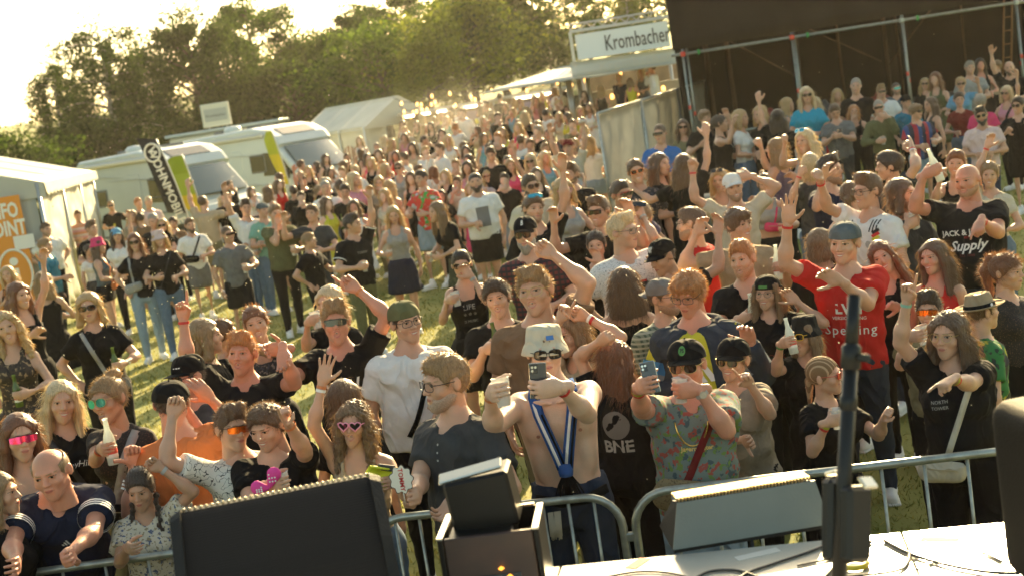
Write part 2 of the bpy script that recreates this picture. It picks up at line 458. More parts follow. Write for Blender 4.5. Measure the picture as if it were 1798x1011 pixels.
_heads = {}
def head_geo(sex, mouth, h):
    key = (sex, mouth, h)
    if key in _heads: return _heads[key]
    F = Field((-.10, -.135, -.175), (.10, .12, .13), h)
    k = .022; fm = sex == 'f'
    jw = .92 if fm else 1.0
    F.ell((0, .012, .030), (.074, .094, .086), 0)
    F.ell((0, -.028, -.015), (.061 * jw, .064, .082), k)
    op = .012 if mouth == 'open' else 0
    F.cone((-.046 * jw, .002, -.050), (0, -.066, -.094 - op), .021, .019 * jw, k)
    F.cone((.046 * jw, .002, -.050), (0, -.066, -.094 - op), .021, .019 * jw, k)
    F.ell((0, -.055, -.072 - op * .5), (.034, .035, .034), .02)
    for sx in (-1, 1):
        F.ell((sx * .040, -.060, -.022), (.022, .024, .022), .02)
        F.ell((sx * .0315, -.0985, .010), (.0155, .013, .011), .012, 's')
        F.ell((sx * .0315, -.077, .0095), (.0125, .0125, .0125), .004)
    F.cone((-.030, -.083, .029), (.030, -.083, .029), .0085 if fm else .011, .0085 if fm else .011, .015)
    F.cone((0, -.086, .018), (0, -.109, -.020), .0075, .0105, .010)
    for sx in (-1, 1): F.ell((sx * .0115, -.099, -.0235), (.0085, .0095, .0075), .006)
    F.cone((-.013, -.0905, -.048), (.013, -.0905, -.048), .0075, .0075, .008)
    F.cone((-.011, -.0890, -.061 - op), (.011, -.0890, -.061 - op), .0078, .0078, .008)
    if mouth == 'open': F.ell((0, -.104, -.0570), (.0215, .024, .0120), .004, 's')
    elif mouth == 'smile': F.ell((0, -.104, -.0545), (.021, .018, .0048), .004, 's')
    for sx in (-1, 1):
        rt = rotm('z', sx * -.35)
        F.ell((sx * .079, .012, .002), (.009, .019, .031), .006, rot=rt)
        F.ell((sx * .088, .004, .004), (.005, .010, .017), .004, 's', rot=rt)
    nr = .046 if fm else .056
    F.cone((0, .018, -.055), (0, .030, -.172), nr, nr * 1.04, .02)
    g = F.geo(0)
    if h < .016:
        bv = geo_bvh(g)
        def patch(poly, off, m, cen=None):
            P = np.array(poly, float); c = P.mean(0) if cen is None else np.array(cen)
            V = [(x, (front_y(bv, x, z, default=-.07)) - off, z) for x, z in [tuple(c)] + [tuple(p) for p in P]]
            n = len(P); g.add(V, [(0, i + 1, (i + 1) % n + 1) for i in range(n)], m)
        for sx in (-1, 1):
            ex = sx * .0315
            alm = [(ex + .0150 * math.cos(a), .0098 + (.0052 if math.sin(a) > 0 else .0038) * math.sin(a) * (1 if mouth != 'smile' else .75)) for a in np.linspace(0, 2 * math.pi, 13)[:-1]]
            patch(alm, .0010, 2)
            patch([(ex + .0066 * math.cos(a), .0100 + .0056 * math.sin(a)) for a in np.linspace(0, 2 * math.pi, 9)[:-1]], .0018, 3)
            lid = [(ex + .0165 * math.cos(a), .0106 + .0074 * math.sin(a)) for a in np.linspace(0, math.pi, 7)] + [(ex + .0150 * math.cos(a), .0102 + .0048 * math.sin(a)) for a in np.linspace(math.pi, 0, 7)]
            Pq = [(x, front_y(bv, x, z, default=-.07) - .0020, z) for x, z in lid]
            g.add(Pq, [(i, i + 1, 12 - i, 13 - i) for i in range(6)], 3)
            bw = .0019 if fm else .0031
            top = [(ex + sx * t * .021, .0275 + .0016 * (1 - (t - .3) ** 2) + bw * (1 - .5 * abs(t))) for t in np.linspace(-1, 1, 6)]
            bot = [(ex + sx * t * .021, .0275 + .0016 * (1 - (t - .3) ** 2) - bw * (1 - .4 * abs(t))) for t in np.linspace(-1, 1, 6)]
            Pq = [(x, front_y(bv, x, z, default=-.07) - .0022, z) for x, z in top + bot[::-1]]
            g.add(Pq, [(i, i + 1, 10 - i, 11 - i) for i in range(5)], 4)
        def strip(zt, zb, hw, off, m, n=8):
            t = np.linspace(-1, 1, n)
            top = [(x * hw, zt(x)) for x in t]; bot = [(x * hw, zb(x)) for x in t]
            Pq = [(x, front_y(bv, x, z, default=-.08) - off, z) for x, z in top + bot[::-1]]
            g.add(Pq, [(i, i + 1, 2 * n - 2 - i, 2 * n - 1 - i) for i in range(n - 1)], m)
        if mouth == 'open':
            strip(lambda x: -.0400 - .010 * x * x, lambda x: -.0465 - .0035 * x * x, .0235, .0012, 1)
            strip(lambda x: -.0710 + .014 * x * x, lambda x: -.0800 + .019 * x * x, .0210, .0012, 1)
            a = np.linspace(0, 2 * math.pi, 15)[:-1]
            V = [(0, -.082, -.059)] + [(.0215 * math.cos(q), -.0850 + .010 * abs(math.cos(q)) ** 3, -.0575 + .0120 * math.sin(q) * (1.0 if math.sin(q) < 0 else .75)) for q in a]
            g.add(V, [(0, i + 1, (i + 1) % 14 + 1) for i in range(14)], 5)
            g.add([(-.013, -.0895, -.0460), (.013, -.0895, -.0460), (.012, -.089, -.0505), (-.012, -.089, -.0505)], [(0, 1, 2, 3)], 6)
        elif mouth == 'smile':
            strip(lambda x: -.0455 + .003 * x * x, lambda x: -.0515 + .0035 * x * x, .026, .0012, 1)
            strip(lambda x: -.0590 + .010 * x * x, lambda x: -.0660 + .0155 * x * x, .0235, .0012, 1)
            strip(lambda x: -.0515 + .0035 * x * x, lambda x: -.0590 + .010 * x * x, .024, .0006, 6)
        else:
            strip(lambda x: -.0450 - .0065 * x * x, lambda x: -.0530 + .0008 * x * x, .0225, .0011, 1)
            strip(lambda x: -.0535 + .0008 * x * x, lambda x: -.0625 + .008 * x * x, .0205, .0011, 1)
            strip(lambda x: -.0527, lambda x: -.0540, .0225, .0018, 5)
    _heads[key] = g
    return g

_hands = {}
def hand_geo(shape, h):
    """right hand: wrist at the origin, fingers +z, palm faces -y, thumb on +x"""
    key = (shape, h)
    if key in _hands: return _hands[key]
    curls = {'open': [(4, 6, 4)] * 4, 'relaxed': [(22, 30, 18), (26, 34, 20), (30, 38, 22), (34, 40, 24)], 'fist': [(82, 98, 60)] * 4,
             'point': [(4, 5, 3), (80, 98, 60), (82, 98, 60), (82, 98, 60)], 'grip': [(42, 48, 30), (45, 50, 32), (48, 52, 34), (52, 54, 36)],
             'horns': [(6, 5, 3), (80, 95, 60), (80, 95, 60), (12, 8, 5)], 'thumb': [(80, 95, 60)] * 4, 'pinch': [(58, 60, 25), (40, 40, 25), (30, 30, 20), (22, 24, 15)],
             'peace': [(4, 4, 3), (6, 5, 3), (82, 98, 60), (82, 98, 60)]}[shape]
    F = Field((-.075, -.095, -.05), (.085, .035, .20), h); rm = max(1.0, h * .95 / .0085)
    F.ell((0, -.001, .048), (.040, .0155, .052), 0); F.ell((.006, -.002, .070), (.037, .0130, .030), .012)
    F.ell((.026, -.010, .035), (.018, .015, .030), .012); F.cone((0, 0, -.035), (0, 0, .02), .027, .026, .02, sq=.72)
    lens = [.074, .083, .077, .060]; xs = [.031, .0105, -.0105, -.0300]; zs = [.090, .094, .090, .082]
    for i in range(4):
        spread = (0.10, .03, -.05, -.13)[i] * (1.9 if shape == 'open' else .6)
        p = C_(xs[i], 0, zs[i]); a = 0; r = .0090 * rm * (.9 if i == 3 else 1)
        for j, fr in enumerate((.45, .31, .26)):
            a += R(curls[i][j]); d = C_(math.sin(spread) * math.cos(a), -math.sin(a), math.cos(a) * math.cos(spread))
            q = p + d * lens[i] * fr; F.cone(p, q, r, r * .93, .005 if j else .009); p = q; r *= .92
    if shape in ('fist', 'point', 'horns', 'peace'): th = [C_(.45, -.55, .70), C_(-.35, -.72, .60), C_(-.75, -.25, .55)]
    elif shape == 'thumb': th = [C_(.9, -.2, .35), C_(1, 0, .1), C_(1, .05, .05)]
    elif shape == 'grip': th = [C_(.55, -.70, .45), C_(.30, -.80, .52), C_(0.0, -.80, .60)]
    elif shape == 'pinch': th = [C_(.45, -.65, .6), C_(.1, -.7, .7), C_(-.1, -.6, .8)]
    else: th = [C_(.75, -.25, .6), C_(.6, -.25, .75), C_(.5, -.25, .82)]
    p = C_(.027, -.006, .022); r = .0125 * rm
    for d, l in zip(th, (.044, .032, .026)):
        q = p + unit(d) * l; F.cone(p, q, r, r * .86, .007); p = q; r *= .86
    g = F.geo(0); _hands[key] = g
    return g

def strands(g, base, N, L, w, dirf, seed=1, m=0, up=0.0):
    """fine loose hairs standing off the hair surface"""
    V = np.concatenate(base.V); c0 = V.mean(0); rs = np.random.default_rng(seed); V = V[V[:, 2] < up] if up else V; ii = rs.integers(0, len(V), N); P = V[ii]
    c = c0; nrm = P - c; nrm /= np.linalg.norm(nrm, axis=1, keepdims=True) + 1e-6
    D = dirf(P, nrm); D = D + nrm * .35 + rs.normal(0, .33, D.shape); D /= np.linalg.norm(D, axis=1, keepdims=True) + 1e-6
    l = (L * rs.uniform(.4, 1.1, N))[:, None]; side = np.cross(D, rs.normal(0, 1, D.shape)); side /= np.linalg.norm(side, axis=1, keepdims=True) + 1e-6
    P0 = P - nrm * .002; mid = P0 + D * l * .5 + nrm * l * .08; tip = P0 + D * l + nrm * l * .04 + C_(0, 0, -.15) * l
    A = P0 - side * w; B = P0 + side * w; Cc = mid + side * w * .7; Dd = mid - side * w * .7
    VV = np.stack([A, B, Cc, Dd, tip], 1).reshape(-1, 3); b = (np.arange(N) * 5)[:, None]
    g.add(VV, b + np.array([[0, 1, 2, 3]]), m); g.add(VV, b + np.array([[3, 2, 4]]), m)

_hair = {}
def hair_geo(style, h, hat=False):
    key = (style, h, hat)
    if key in _hair: return _hair[key]
    long_ = style in ('long', 'longwavy', 'longcurly', 'half')
    F = Field((-.20, -.13, -.44), (.20, .24, .17), h)
    t = 0.004 if hat else {'buzz': .003, 'fringe': .004, 'short': .011, 'quiff': .012, 'curly': .016, 'bowl': .013, 'cornrow': .006, 'tied': .008, 'pony': .009, 'bun': .009, 'braids': .010,
         'bob': .013, 'shag': .015}.get(style, .009)
    t = max(t, h * .7) if not hat else t
    F.ell((0, .014, .032), (.076 + t, .096 + t * .9, .087 + t), 0)
    if style in ('short', 'quiff', 'curly', 'buzz') and not hat:
        F = Field((-.20, -.13, -.44), (.20, .24, .17), h); ts = {'curly': .015, 'buzz': .003}.get(style, .006)
        F.ell((0, .016, .030), (.076 + ts, .097 + ts, .085 + t), 0)
        if style != 'buzz': F.ell((0, -.015, .085), (.062, .078, .045 + t * .6), .02)
    if style == 'quiff' and not hat: F.cone((-.035, -.055, .115), (.035, -.055, .118), .024, .026, .02)
    if style == 'bowl' and not hat: F.ell((0, -.045, .075), (.070, .062, .040), .015)
    # hairline: keep above the slanted front plane, above the nape plane
    lo = {'long': -.10, 'longwavy': -.10, 'longcurly': -.1, 'half': -.1, 'bob': -.10, 'shag': -.09, 'pony': -.06, 'bun': -.05, 'braids': -.06}.get(style, -.045)
    if style == 'bowl': F.plane(unit((0, -.105 - .0, -.06)) * 1.0, .075)
    else:
        A = C_(0, -.088, .070 if style not in ('fringe',) else .0); B = C_(0, -.002 if style != 'fringe' else .01, -.030)
        d = unit(B - A); n = C_(0, d[2], -d[1]);
        if n[1] > 0: n = -n
        F.plane(n, float(n @ A) + 0.0)
    F.plane((0, 0, -1), -lo)
    if style in ('short', 'quiff', 'buzz', 'curly', 'fringe') or hat:
        if style not in ('long', 'longwavy', 'longcurly', 'bob', 'shag', 'pony', 'tied', 'bun', 'braids'):
            for sx in (-1, 1): F.ell((sx * .090, -.004, -.004), (.026, .030, .036), .006, 's')
    if style == 'fringe': F.ell((0, -.035, .115), (.092, .118, .080), .004, 's'); F.ell((0, -.13, .03), (.10, .10, .09), .004, 's')
    ln = {'long': .26, 'longwavy': .27, 'longcurly': .26, 'half': .24, 'bob': .13, 'shag': .12}.get(style)
    if ln:
        wd = .030 if style == 'longcurly' else .022
        for sx in (-1, 1):
            F.cone((sx * .064, -.035, .055), (sx * .083, -.020, -.04), .022, wd, .02, sq=1.3)
            F.cone((sx * .080, -.015, -.03), (sx * .092, -.030 if ln > .2 else -.01, -ln), wd, wd * (1.25 if ln < .2 else .8), .02, sq=1.3)
            if ln > .2: F.cone((sx * .07, .05, -.06), (sx * .085, .035, -ln), .045, .035, .03)
        F.ell((0, .065, -ln * .5), (.092, .044, ln * .62), .03)
        F.ell((0, -.105, -.026), (.0665, .080, .104), .008, 's')
        if ln > .2: F.cone((0, -.04, -.13), (0, -.06, -.40), .050, .085, .01, 's')
        elif h < .012: F.cone((0, -.04, -.12), (0, -.05, -.20), .045, .05, .01, 's')
    if style == 'pony':
        F.ell((0, .105, .085), (.026, .026, .026), .012)
        F.cone((0, .115, .09), (.012, .155, .0), .022, .036, .02); F.cone((.012, .155, .0), (.02, .125, -.17), .036, .014, .02)
    if style == 'tied':
        F.ell((0, .105, -.01), (.028, .026, .026), .012); F.cone((0, .115, -.02), (0, .10, -.13), .024, .012, .02)
    if style == 'bun': F.ell((0, .085, .118), (.040, .038, .034), .01)
    if style == 'braids':
        for sx in (-1, 1):
            p = C_(sx * .070, .03, -.05)
            for i in range(9):
                q = p + C_(sx * .004 if i < 3 else 0, -.018 if i < 5 else -.004, -.030); F.ell((p + q) / 2 + C_((-1) ** i * .004, 0, 0), (.017, .016, .021), .004); p = q
    if style == 'cornrow':
        F.cone((0, .10, -.03), (.02, .12, -.17), .030, .016, .01)
        F.disp(lambda X, Y, Z: -.0055 * np.abs(np.sin(X * 150)) * (Z > -.02) + .003 + 0 * Y)
    if h < .012:
        am = {'curly': .007, 'longcurly': .009, 'longwavy': .005, 'shag': .005, 'long': .0022, 'bob': .0022, 'buzz': .0, 'fringe': .0, 'cornrow': 0}.get(style, .004)
        if style in ('curly',):
            F.disp(lambda X, Y, Z: am * (np.sin(X * 170 + 2 * np.sin(Z * 60)) * np.sin(Y * 160 + 1.5 * np.sin(X * 70)) * np.sin(Z * 165 + 1)))
        elif am and style in ('short', 'quiff', 'bowl'):
            F.disp(lambda X, Y, Z: .0045 * np.sin(X * 120 + 2.5 * np.sin(Y * 40)) * np.sin(Y * 55 + X * 30 + 1) + .0025 * np.sin(X * 260 + Y * 60 + 2 * np.sin(Z * 90)))
        elif am:
            wv = {'longwavy': 1.0, 'longcurly': 2.2, 'shag': 1.2}.get(style, .25)
            def fd(X, Y, Z):
                ang = np.arctan2(X, Y + .02 + 0 * X) if long_ or style in ('bob', 'shag') else X * 14
                return am * np.sin(ang * 26 + wv * 2.2 * np.sin(Z * 42 + ang * 3) + Y * 20) * .8 + am * .5 * np.sin(ang * 61 + Z * 25)
            F.disp(fd)
    g = F.geo(0)
    if g.V and h < .02:
        near = h < .008; N = (2000 if near else 420) * (2 if ln and ln > .2 else 1)
        if style in ('fringe', 'cornrow'): N = N // 3
        if hat: N = N // 2
        L = {'buzz': .009, 'bowl': .030, 'braids': .022, 'longcurly': .05, 'fringe': .012, 'cornrow': .012, 'short': .022, 'quiff': .028, 'curly': .030, 'tied': .03, 'bun': .03, 'pony': .05}.get(style, .075)
        def dirf(P, nm):
            D = np.zeros_like(P); D[:, 2] = -1.0 if ln else -.1; D[:, 1] = .6 if ln else -.45
            return D + nm * (.1 if ln else .45)
        g0 = Geo(); g0.join(g); strands(g, g0, N, L, .0012 if near else .0024, dirf, 3, up=.030 if hat else 0)
    _hair[key] = g
    return g

def beard_geo(h, full=True):
    F = Field((-.09, -.14, -.17), (.09, .05, .03), h); q = .006 if full else .0015
    F.ell((0, -.028, -.052), (.0605 + q, .0670 + q, .061), 0)
    for sx in (-1, 1): F.cone((sx * .046, .002, -.050), (0, -.066, -.094), .0225 + q, .0205 + q, .02)
    if full: F.ell((0, -.070, -.110), (.032, .028, .032), .015)
    F.ell((0, -.055, -.072), (.036 + q, .037 + q, .036), .02)
    F.plane(unit((0, -.55, 1)), float(unit((0, -.55, 1)) @ C_(0, -.09, -.0335)))
    F.ell((0, -.10, -.0575), (.024, .03, .0150), .003, 's')
    for sx in (-1, 1): F.ell((sx * .040, -.085, -.030), (.026, .045, .022), .01, 's')
    F.ell((0, .06, -.06), (.10, .065, .12), .004, 's')
    F.disp(lambda X, Y, Z: .0012 * np.sin(X * 300) * np.sin(Z * 280) + 0 * Y)
    return F.geo(0)

_misc = {}
def glasses_geo(kind):
    if ('gl', kind) in _misc: return _misc[('gl', kind)]
    fr, le = Geo(), Geo()
    def outline(cx, cz, w, h, n=16, p=2.6, heart=False):
        o = []
        for a in np.linspace(0, 2 * math.pi, n + 1)[:-1]:
            ca, sa = math.cos(a), math.sin(a)
            if heart:
                t = a; x = 16 * math.sin(t) ** 3 / 16; z = (13 * math.cos(t) - 5 * math.cos(2 * t) - 2 * math.cos(3 * t) - math.cos(4 * t)) / 15
                o.append((cx + w * x, cz + h * z + .002))
            else: o.append((cx + w * np.sign(ca) * abs(ca) ** (2 / p), cz + h * np.sign(sa) * abs(sa) ** (2 / p)))
        return o
    def yat(x): return -.1085 + 3.4 * x * x
    if kind == 'wrap':
        n = 14; t = np.linspace(-1, 1, n)
        V = []
        for off in (0, .003):
            for x in t:
                xx = .066 * x; cut = .010 * max(0, 1 - abs(x) * 6)
                V += [(xx, yat(xx) + off, .026 - .004 * x * x), (xx, yat(xx) + off - .001, -.012 + cut + .006 * abs(x) ** 3)]
        F = [(2 * i, 2 * i + 1, 2 * i + 3, 2 * i + 2) for i in range(n - 1)]; F += [tuple(q + 2 * n for q in f[::-1]) for f in F]
        le.add(V, F)
        fr.tube([(.067 * x, yat(.067 * x) - .001, .027 - .004 * x * x) for x in t], .0024, 5)
    else:
        w, h, p, rr = {'sun': (.0275, .0205, 3.2, .0026), 'round': (.0235, .0225, 2.0, .0013), 'square': (.0270, .0185, 4.0, .0018), 'heart': (.031, .027, 2, .0038), 'aviator': (.029, .024, 2.3, .0014)}[kind]
        for sx in (-1, 1):
            o = outline(sx * .0325, .008, w, h, 20, p, kind == 'heart')
            P = [(x, yat(x), z) for x, z in o]; P2 = P + [P[0]]
            fr.tube(P2, rr, 5, cap=False)
            c = (sx * .0325, yat(sx * .0325) + .0015, .008); V = [c] + [(x, y + .0015, z) for x, y, z in P]; n = len(P)
            le.add(V, [(0, i + 1, (i + 1) % n + 1) for i in range(n)])
        fr.tube([(-.007, yat(0), .014), (0, yat(0) - .002, .016), (.007, yat(0), .014)], rr, 5)
    for sx in (-1, 1):
        fr.tube([(sx * .062, yat(.062), .017), (sx * .074, -.07, .017), (sx * .0815, .012, .016), (sx * .080, .028, -.004)], .0018 if kind != 'heart' else .003, 5)
    _misc[('gl', kind)] = (fr, le); return fr, le

def hat_geo(kind):
    if ('hat', kind) in _misc: return _misc[('hat', kind)]
    parts = {}
    sy = 1.19
    c = (0, .013, 0)
    if kind in ('cap', 'snapback'):
        hh = .128 if kind == 'cap' else .142
        z0 = .040
        cr = Geo(); n = 10
        prof = [(.0905 * math.cos(a) ** (.75 if kind == 'cap' else .55), z0 + (hh - z0) * math.sin(a)) for a in np.linspace(0, math.pi / 2 - .01, n)]
        prof = [(.0875, z0), (.0915, z0 - .003)] + prof
        cr.lathe(prof, 30, c=c, sy=sy); cr.lathe([(.004, hh + .001), (.006, hh + .004), (.0, hh + .006)], 8, c=c)
        parts['crown'] = cr
        br = Geo(); W = .076; n = 13; V = []
        for off in (0, -.0035):
            for i in range(n):
                t = -1 + 2 * i / (n - 1); x = W * t
                yin = .013 - .0915 * sy * math.sqrt(max(0, 1 - (x / .0925) ** 2)) + .004
                dep = .072 * (1 - abs(t) ** 2.4) + .002
                drop = -.018 * t * t - (0 if kind == 'snapback' else .004)
                if kind == 'snapback': drop *= .4
                V += [(x, yin, z0 + .004 + off + drop * .4), (x * (1 + .02), yin - dep * .5, z0 + off + drop * .8), (x, yin - dep, z0 - .006 + off + drop)]
        F = []
        for lay in (0, 1):
            b = lay * n * 3
            for i in range(n - 1):
                for j in range(2):
                    q = (b + i * 3 + j, b + (i + 1) * 3 + j, b + (i + 1) * 3 + j + 1, b + i * 3 + j + 1); F.append(q if lay else q[::-1])
        for i in range(n - 1): F.append((i * 3 + 2, (i + 1) * 3 + 2, n * 3 + (i + 1) * 3 + 2, n * 3 + i * 3 + 2))
        br.add(V, F); parts['brim'] = br
    elif kind == 'bucket':
        g = Geo(); g.lathe([(.0, .128), (.045, .127), (.072, .122), (.079, .110), (.084, .080), (.089, .045), (.093, .040), (.104, .020), (.111, -.002), (.110, -.005), (.102, .016), (.090, .036), (.086, .040)][::-1], 28, c=c, sy=1.12)
        parts['crown'] = g
    elif kind == 'straw':
        g = Geo(); g.lathe([(.0, .118), (.03, .121), (.060, .132), (.070, .128), (.078, .10), (.090, .045), (.1, .040), (.135, .044), (.147, .052), (.147, .049), (.13, .040), (.09, .034)][::-1], 30, c=c, sy=1.15)
        b = Geo(); b.lathe([(.0925, .042), (.0885, .066)], 30, c=c, sy=1.15); parts['crown'] = g; parts['band'] = b
    _misc[('hat', kind)] = parts; return parts

# ------------------------------------------------------------------ people: body and clothes
def ik(S, W, L1, L2, pole):
    S, W = np.array(S, float), np.array(W, float); d = W - S; D = np.linalg.norm(d)
    mx = (L1 + L2) * .985
    if D > mx: W = S + d / D * mx; D = mx; d = W - S
    if D < abs(L1 - L2) + .05: W = S + unit(d) * (abs(L1 - L2) + .05); d = W - S; D = np.linalg.norm(d)
    a = (L1 * L1 - L2 * L2 + D * D) / (2 * D); hgt = math.sqrt(max(L1 * L1 - a * a, 0)); n = d / D
    p = np.array(pole, float); p = p - n * (p @ n); p = unit(p)
    return S + n * a + p * hgt, W

MALE = dict(z=[-.11, -.03, .10, .25, .37, .455, .505, .55], rx=[.125, .160, .142, .158, .176, .168, .085, .055], ry=[.095, .112, .100, .113, .122, .098, .070, .055], cy=[0, 0, -.004, -.006, -.004, .006, .012, .014])
FEM = dict(z=[-.11, -.02, .12, .25, .36, .440, .490, .545], rx=[.140, .168, .122, .138, .146, .140, .070, .045], ry=[.105, .115, .088, .098, .102, .082, .058, .045], cy=[.005, .008, 0, -.004, 0, .008, .014, .014])

def fold_fn(seed, amp=.005):
    a, b, c = seed * 1.7, seed * 2.3, seed * .9
    def f(x, y, z):
        return amp * (np.sin(z * 38 + x * 22 + 3 * np.sin(x * 9 + a) + b) * .6 + np.sin(z * 21 - x * 34 + 2 * np.sin(z * 13 + c)) * .55 + .35 * np.sin(z * 70 + x * 55 + y * 40 + a))
    return f

def build_body(sp, lod):
    """returns (body Geo, dict of clothing Geos, info). Local frame: feet at z=0, facing -y, 1.75 m tall"""
    h = {0: .019, 1: .027, 2: .042}[lod]; hc = {0: .0155, 1: .026, 2: .042}[lod]
    hh = {0: .0062, 1: .0112, 2: .021}[lod]; hd = {0: .0068, 1: .0120, 2: .020}[lod]
    cq = 1.28 if sp.get('coarse') else 1.0; h *= cq; hc *= cq; hh *= cq; hd *= 1.15 if cq > 1 else 1
    if sp.get('bare'): h = .010
    fm = sp['sex'] == 'f'; w = sp.get('fat', 1.0); seed = sp['seed']
    B = FEM if fm else MALE
    lean, side, twist = R(sp.get('lean', 0)), R(sp.get('side', 0)), R(sp.get('twist', 0))
    Pv = C_(0, 0, .95); Rt = rotm('z', twist) @ rotm('x', lean) @ rotm('y', side)
    tp = lambda x, y, z: Pv + Rt @ C_(x, y, z)
    rx = np.array(B['rx']) * np.array([w] * 6 + [1, 1]); ry = np.array(B['ry']) * np.array([w] * 6 + [1, 1])
    zs = np.array(B['z']); cy = np.array(B['cy'])
    hc_l = tp(0, -.012 - .0 * lean, .675 if not fm else .665)
    if lean > 0: hc_l = hc_l + C_(0, -.02 * lean, 0)
    Rh = rotm('z', R(sp.get('hy', 0))) @ rotm('x', -R(sp.get('hp', 0))) @ rotm('y', R(sp.get('hr', 0)))
    sw = (.146 if fm else .176) * (1 + (w - 1) * .42)
    arms = {}
    for sx, key in ((-1, 'r'), (1, 'l')):
        a = sp['arms'][key]; S = tp(sx * sw, .006, .418 if not fm else .408)
        W = np.array(a['w'], float)
        if W[2] > S[2] + .02: S = S + C_(-sx * .020, 0, .035)
        pole = a.get('pole')
        if pole is None:
            pole = C_(sx * .8, .5, -.5) if W[2] < 1.30 else (C_(sx * .45, .05, -1.0) if W[2] < 1.72 else C_(sx * .75, -.35, -.75))
        E, W = ik(S, W, .285 if not fm else .270, .250 if not fm else .235, pole)
        arms[key] = (S, E, W, a)
    legs = []
    st = sp.get('stance', .10)
    for sx in (-1, 1):
        hip = C_(sx * .088 * (1.08 if fm else 1), 0, .90); ank = C_(sx * st, .02 + sx * sp.get('step', 0), .085); kn = (hip + ank) / 2 + C_(sx * .005, -.03, .02)
        legs.append((hip, kn, ank, sx))
    lo = np.array([-.30, -.28, 0.0]); hi = np.array([.30, .26, 1.55])
    for S, E, W, a in arms.values(): lo = np.minimum(lo, np.minimum(E, W) - .07); hi = np.maximum(hi, np.maximum(E, W) + .07)
    q = tp(0, 0, .56); lo = np.minimum(lo, q - .2); hi = np.maximum(hi, q + .12)
    sleeved = sp['top'] in ('tee', 'polo', 'shirt', 'blouse', 'fitted', 'longsleeve', 'jacket')
    F = Field(lo if not sleeved else [-.3, min(-.3, q[1] - .12), 0], hi if not sleeved else [.3, .26, 1.6], h * (2.0 if sleeved else 1))
    F.stack(Pv, Rt, zs, rx, ry, cy, 0)
    am = (.86 if fm else 1.0) * (1 + (w - 1) * .36); rmn = h * .8
    if fm:
        for sx in (-1, 1): F.ell(tp(sx * .068 * w, -.085 * w, .315), (.060 * w, .055 * w, .058 * w), .03, rot=Rt)
    if w > 1.12: F.ell(tp(0, -.050 * w, .14), (.125 * w, .10 * w, .13), .05, rot=Rt)
    for sx in (-1, 1): F.cone(tp(sx * .030, .022, .515), tp(sx * sw * .80, .010, .440), .030 if not fm else .022, .040 if not fm else .032, .03)
    F.cone(tp(0, .012, .49), tp(0, .0, .60), (.046 if fm else .056) * (1 + (w - 1) * .4), (.045 if fm else .055), .03)
    if sp.get('bare'):
        for sx in (-1, 1):
            F.ell(tp(sx * .075, -.090, .335), (.075, .035, .050), .025, rot=Rt)
            F.cone(tp(sx * .015, -.115, .462), tp(sx * .16, -.04, .475), .010, .012, .012)
            F.ell(tp(sx * .105, -.075, .20), (.04, .045, .09), .03, rot=Rt)
        F.ell(tp(0, -.062, .10), (.100, .062, .125), .035, rot=Rt)
        F.ell(tp(0, -.128, .085), (.008, .012, .006), .006, 's')
    gl = []
    for k_, (S, E, W, a) in arms.items():
        sx = -1 if k_ == 'r' else 1
        FA = F
        if sleeved:
            FA = Field(np.minimum(np.minimum(S, E), W) - .07, np.maximum(np.maximum(S, E), W) + .07, {0: .0135, 1: .022, 2: .036}[lod]); rmn = FA.h * .8
        FA.ell(S + C_(0, 0, -.005), (.052 * am, .052 * am, .055 * am), .035)
        FA.cone(S, E, max(.050 * am, rmn), max(.040 * am, rmn), .03); FA.cone(E, W, max(.041 * am, rmn), max(.0255 * am, rmn), .012, sq=None)
        mid = E + (W - E) * .28; FA.ell(mid, (.040 * am, .040 * am, .040 * am), .04)
        if sleeved: gl.append(FA.geo(0))
    lg = (1.04 if fm else 1.0) * (1 + (w - 1) * .6)
    for hip, kn, ank, sx in legs:
        F.cone(hip, kn, .088 * lg, .056 * lg, .03); F.cone(kn, ank, .054 * lg, .036, .02)
        F.ell(kn + (ank - kn) * .3 + C_(0, .018, 0), (.050 * lg, .054 * lg, .09), .03)
    g = F.geo(0)
    for x in gl: g.join(x)
    # head
    hv = random.Random(int(seed * 1000)); TH = T4(Rh @ np.diag([hv.uniform(.95, 1.06) * (1 + (w - 1) * .30), hv.uniform(.97, 1.03), hv.uniform(.95, 1.05)]), hc_l, 1.02); g.join(head_geo(sp['sex'], sp.get('mouth', 'closed') if lod < 2 else 'closed', hh), TH)
    # hands
    grips = {}
    for k_, (S, E, W, a) in arms.items():
        A = unit(W - E); sh = a.get('shape', 'relaxed'); rgt = k_ == 'r'
        if a.get('A') is not None: A = unit(A * .4 + unit(a['A']) * 1.0)
        if sh in ('grip',) and not a.get('N'):
            up = unit(C_(0, 0, 1) + A * a.get('tilt', 0)); A = unit(A - up * (A @ up) * .85); T = unit(up - A * (up @ A)); N = np.cross(T, A) if rgt else np.cross(A, T)
        else:
            N = np.array(a.get('N', (0, -1, 0)), float)
            if a.get('N') is None and W[2] < 1.0: N = C_(1 if rgt else -1, 0, 0)
            N = unit(N - A * (A @ N)); T = np.cross(A, N) if rgt else np.cross(N, A)
        Rm = np.stack([T, -N, A], 1); hs = (.90 if fm else 1.0) * sp.get('handscale', 1.04)
        g.join(hand_geo(sh, hd), T4(Rm, W, hs)); grips[k_] = (W + A * .082 * hs + N * .040, T, A, N, W, E)
    info = dict(head=TH, arms=arms, grips=grips, tp=tp, Rt=Rt, Pv=Pv, rx=rx, ry=ry, legs=legs)
    # ---------------- clothes
    cl = {}
    top = sp['top']; bot = sp['bot']; ff = fold_fn(seed, .0055 if lod < 2 else 0)
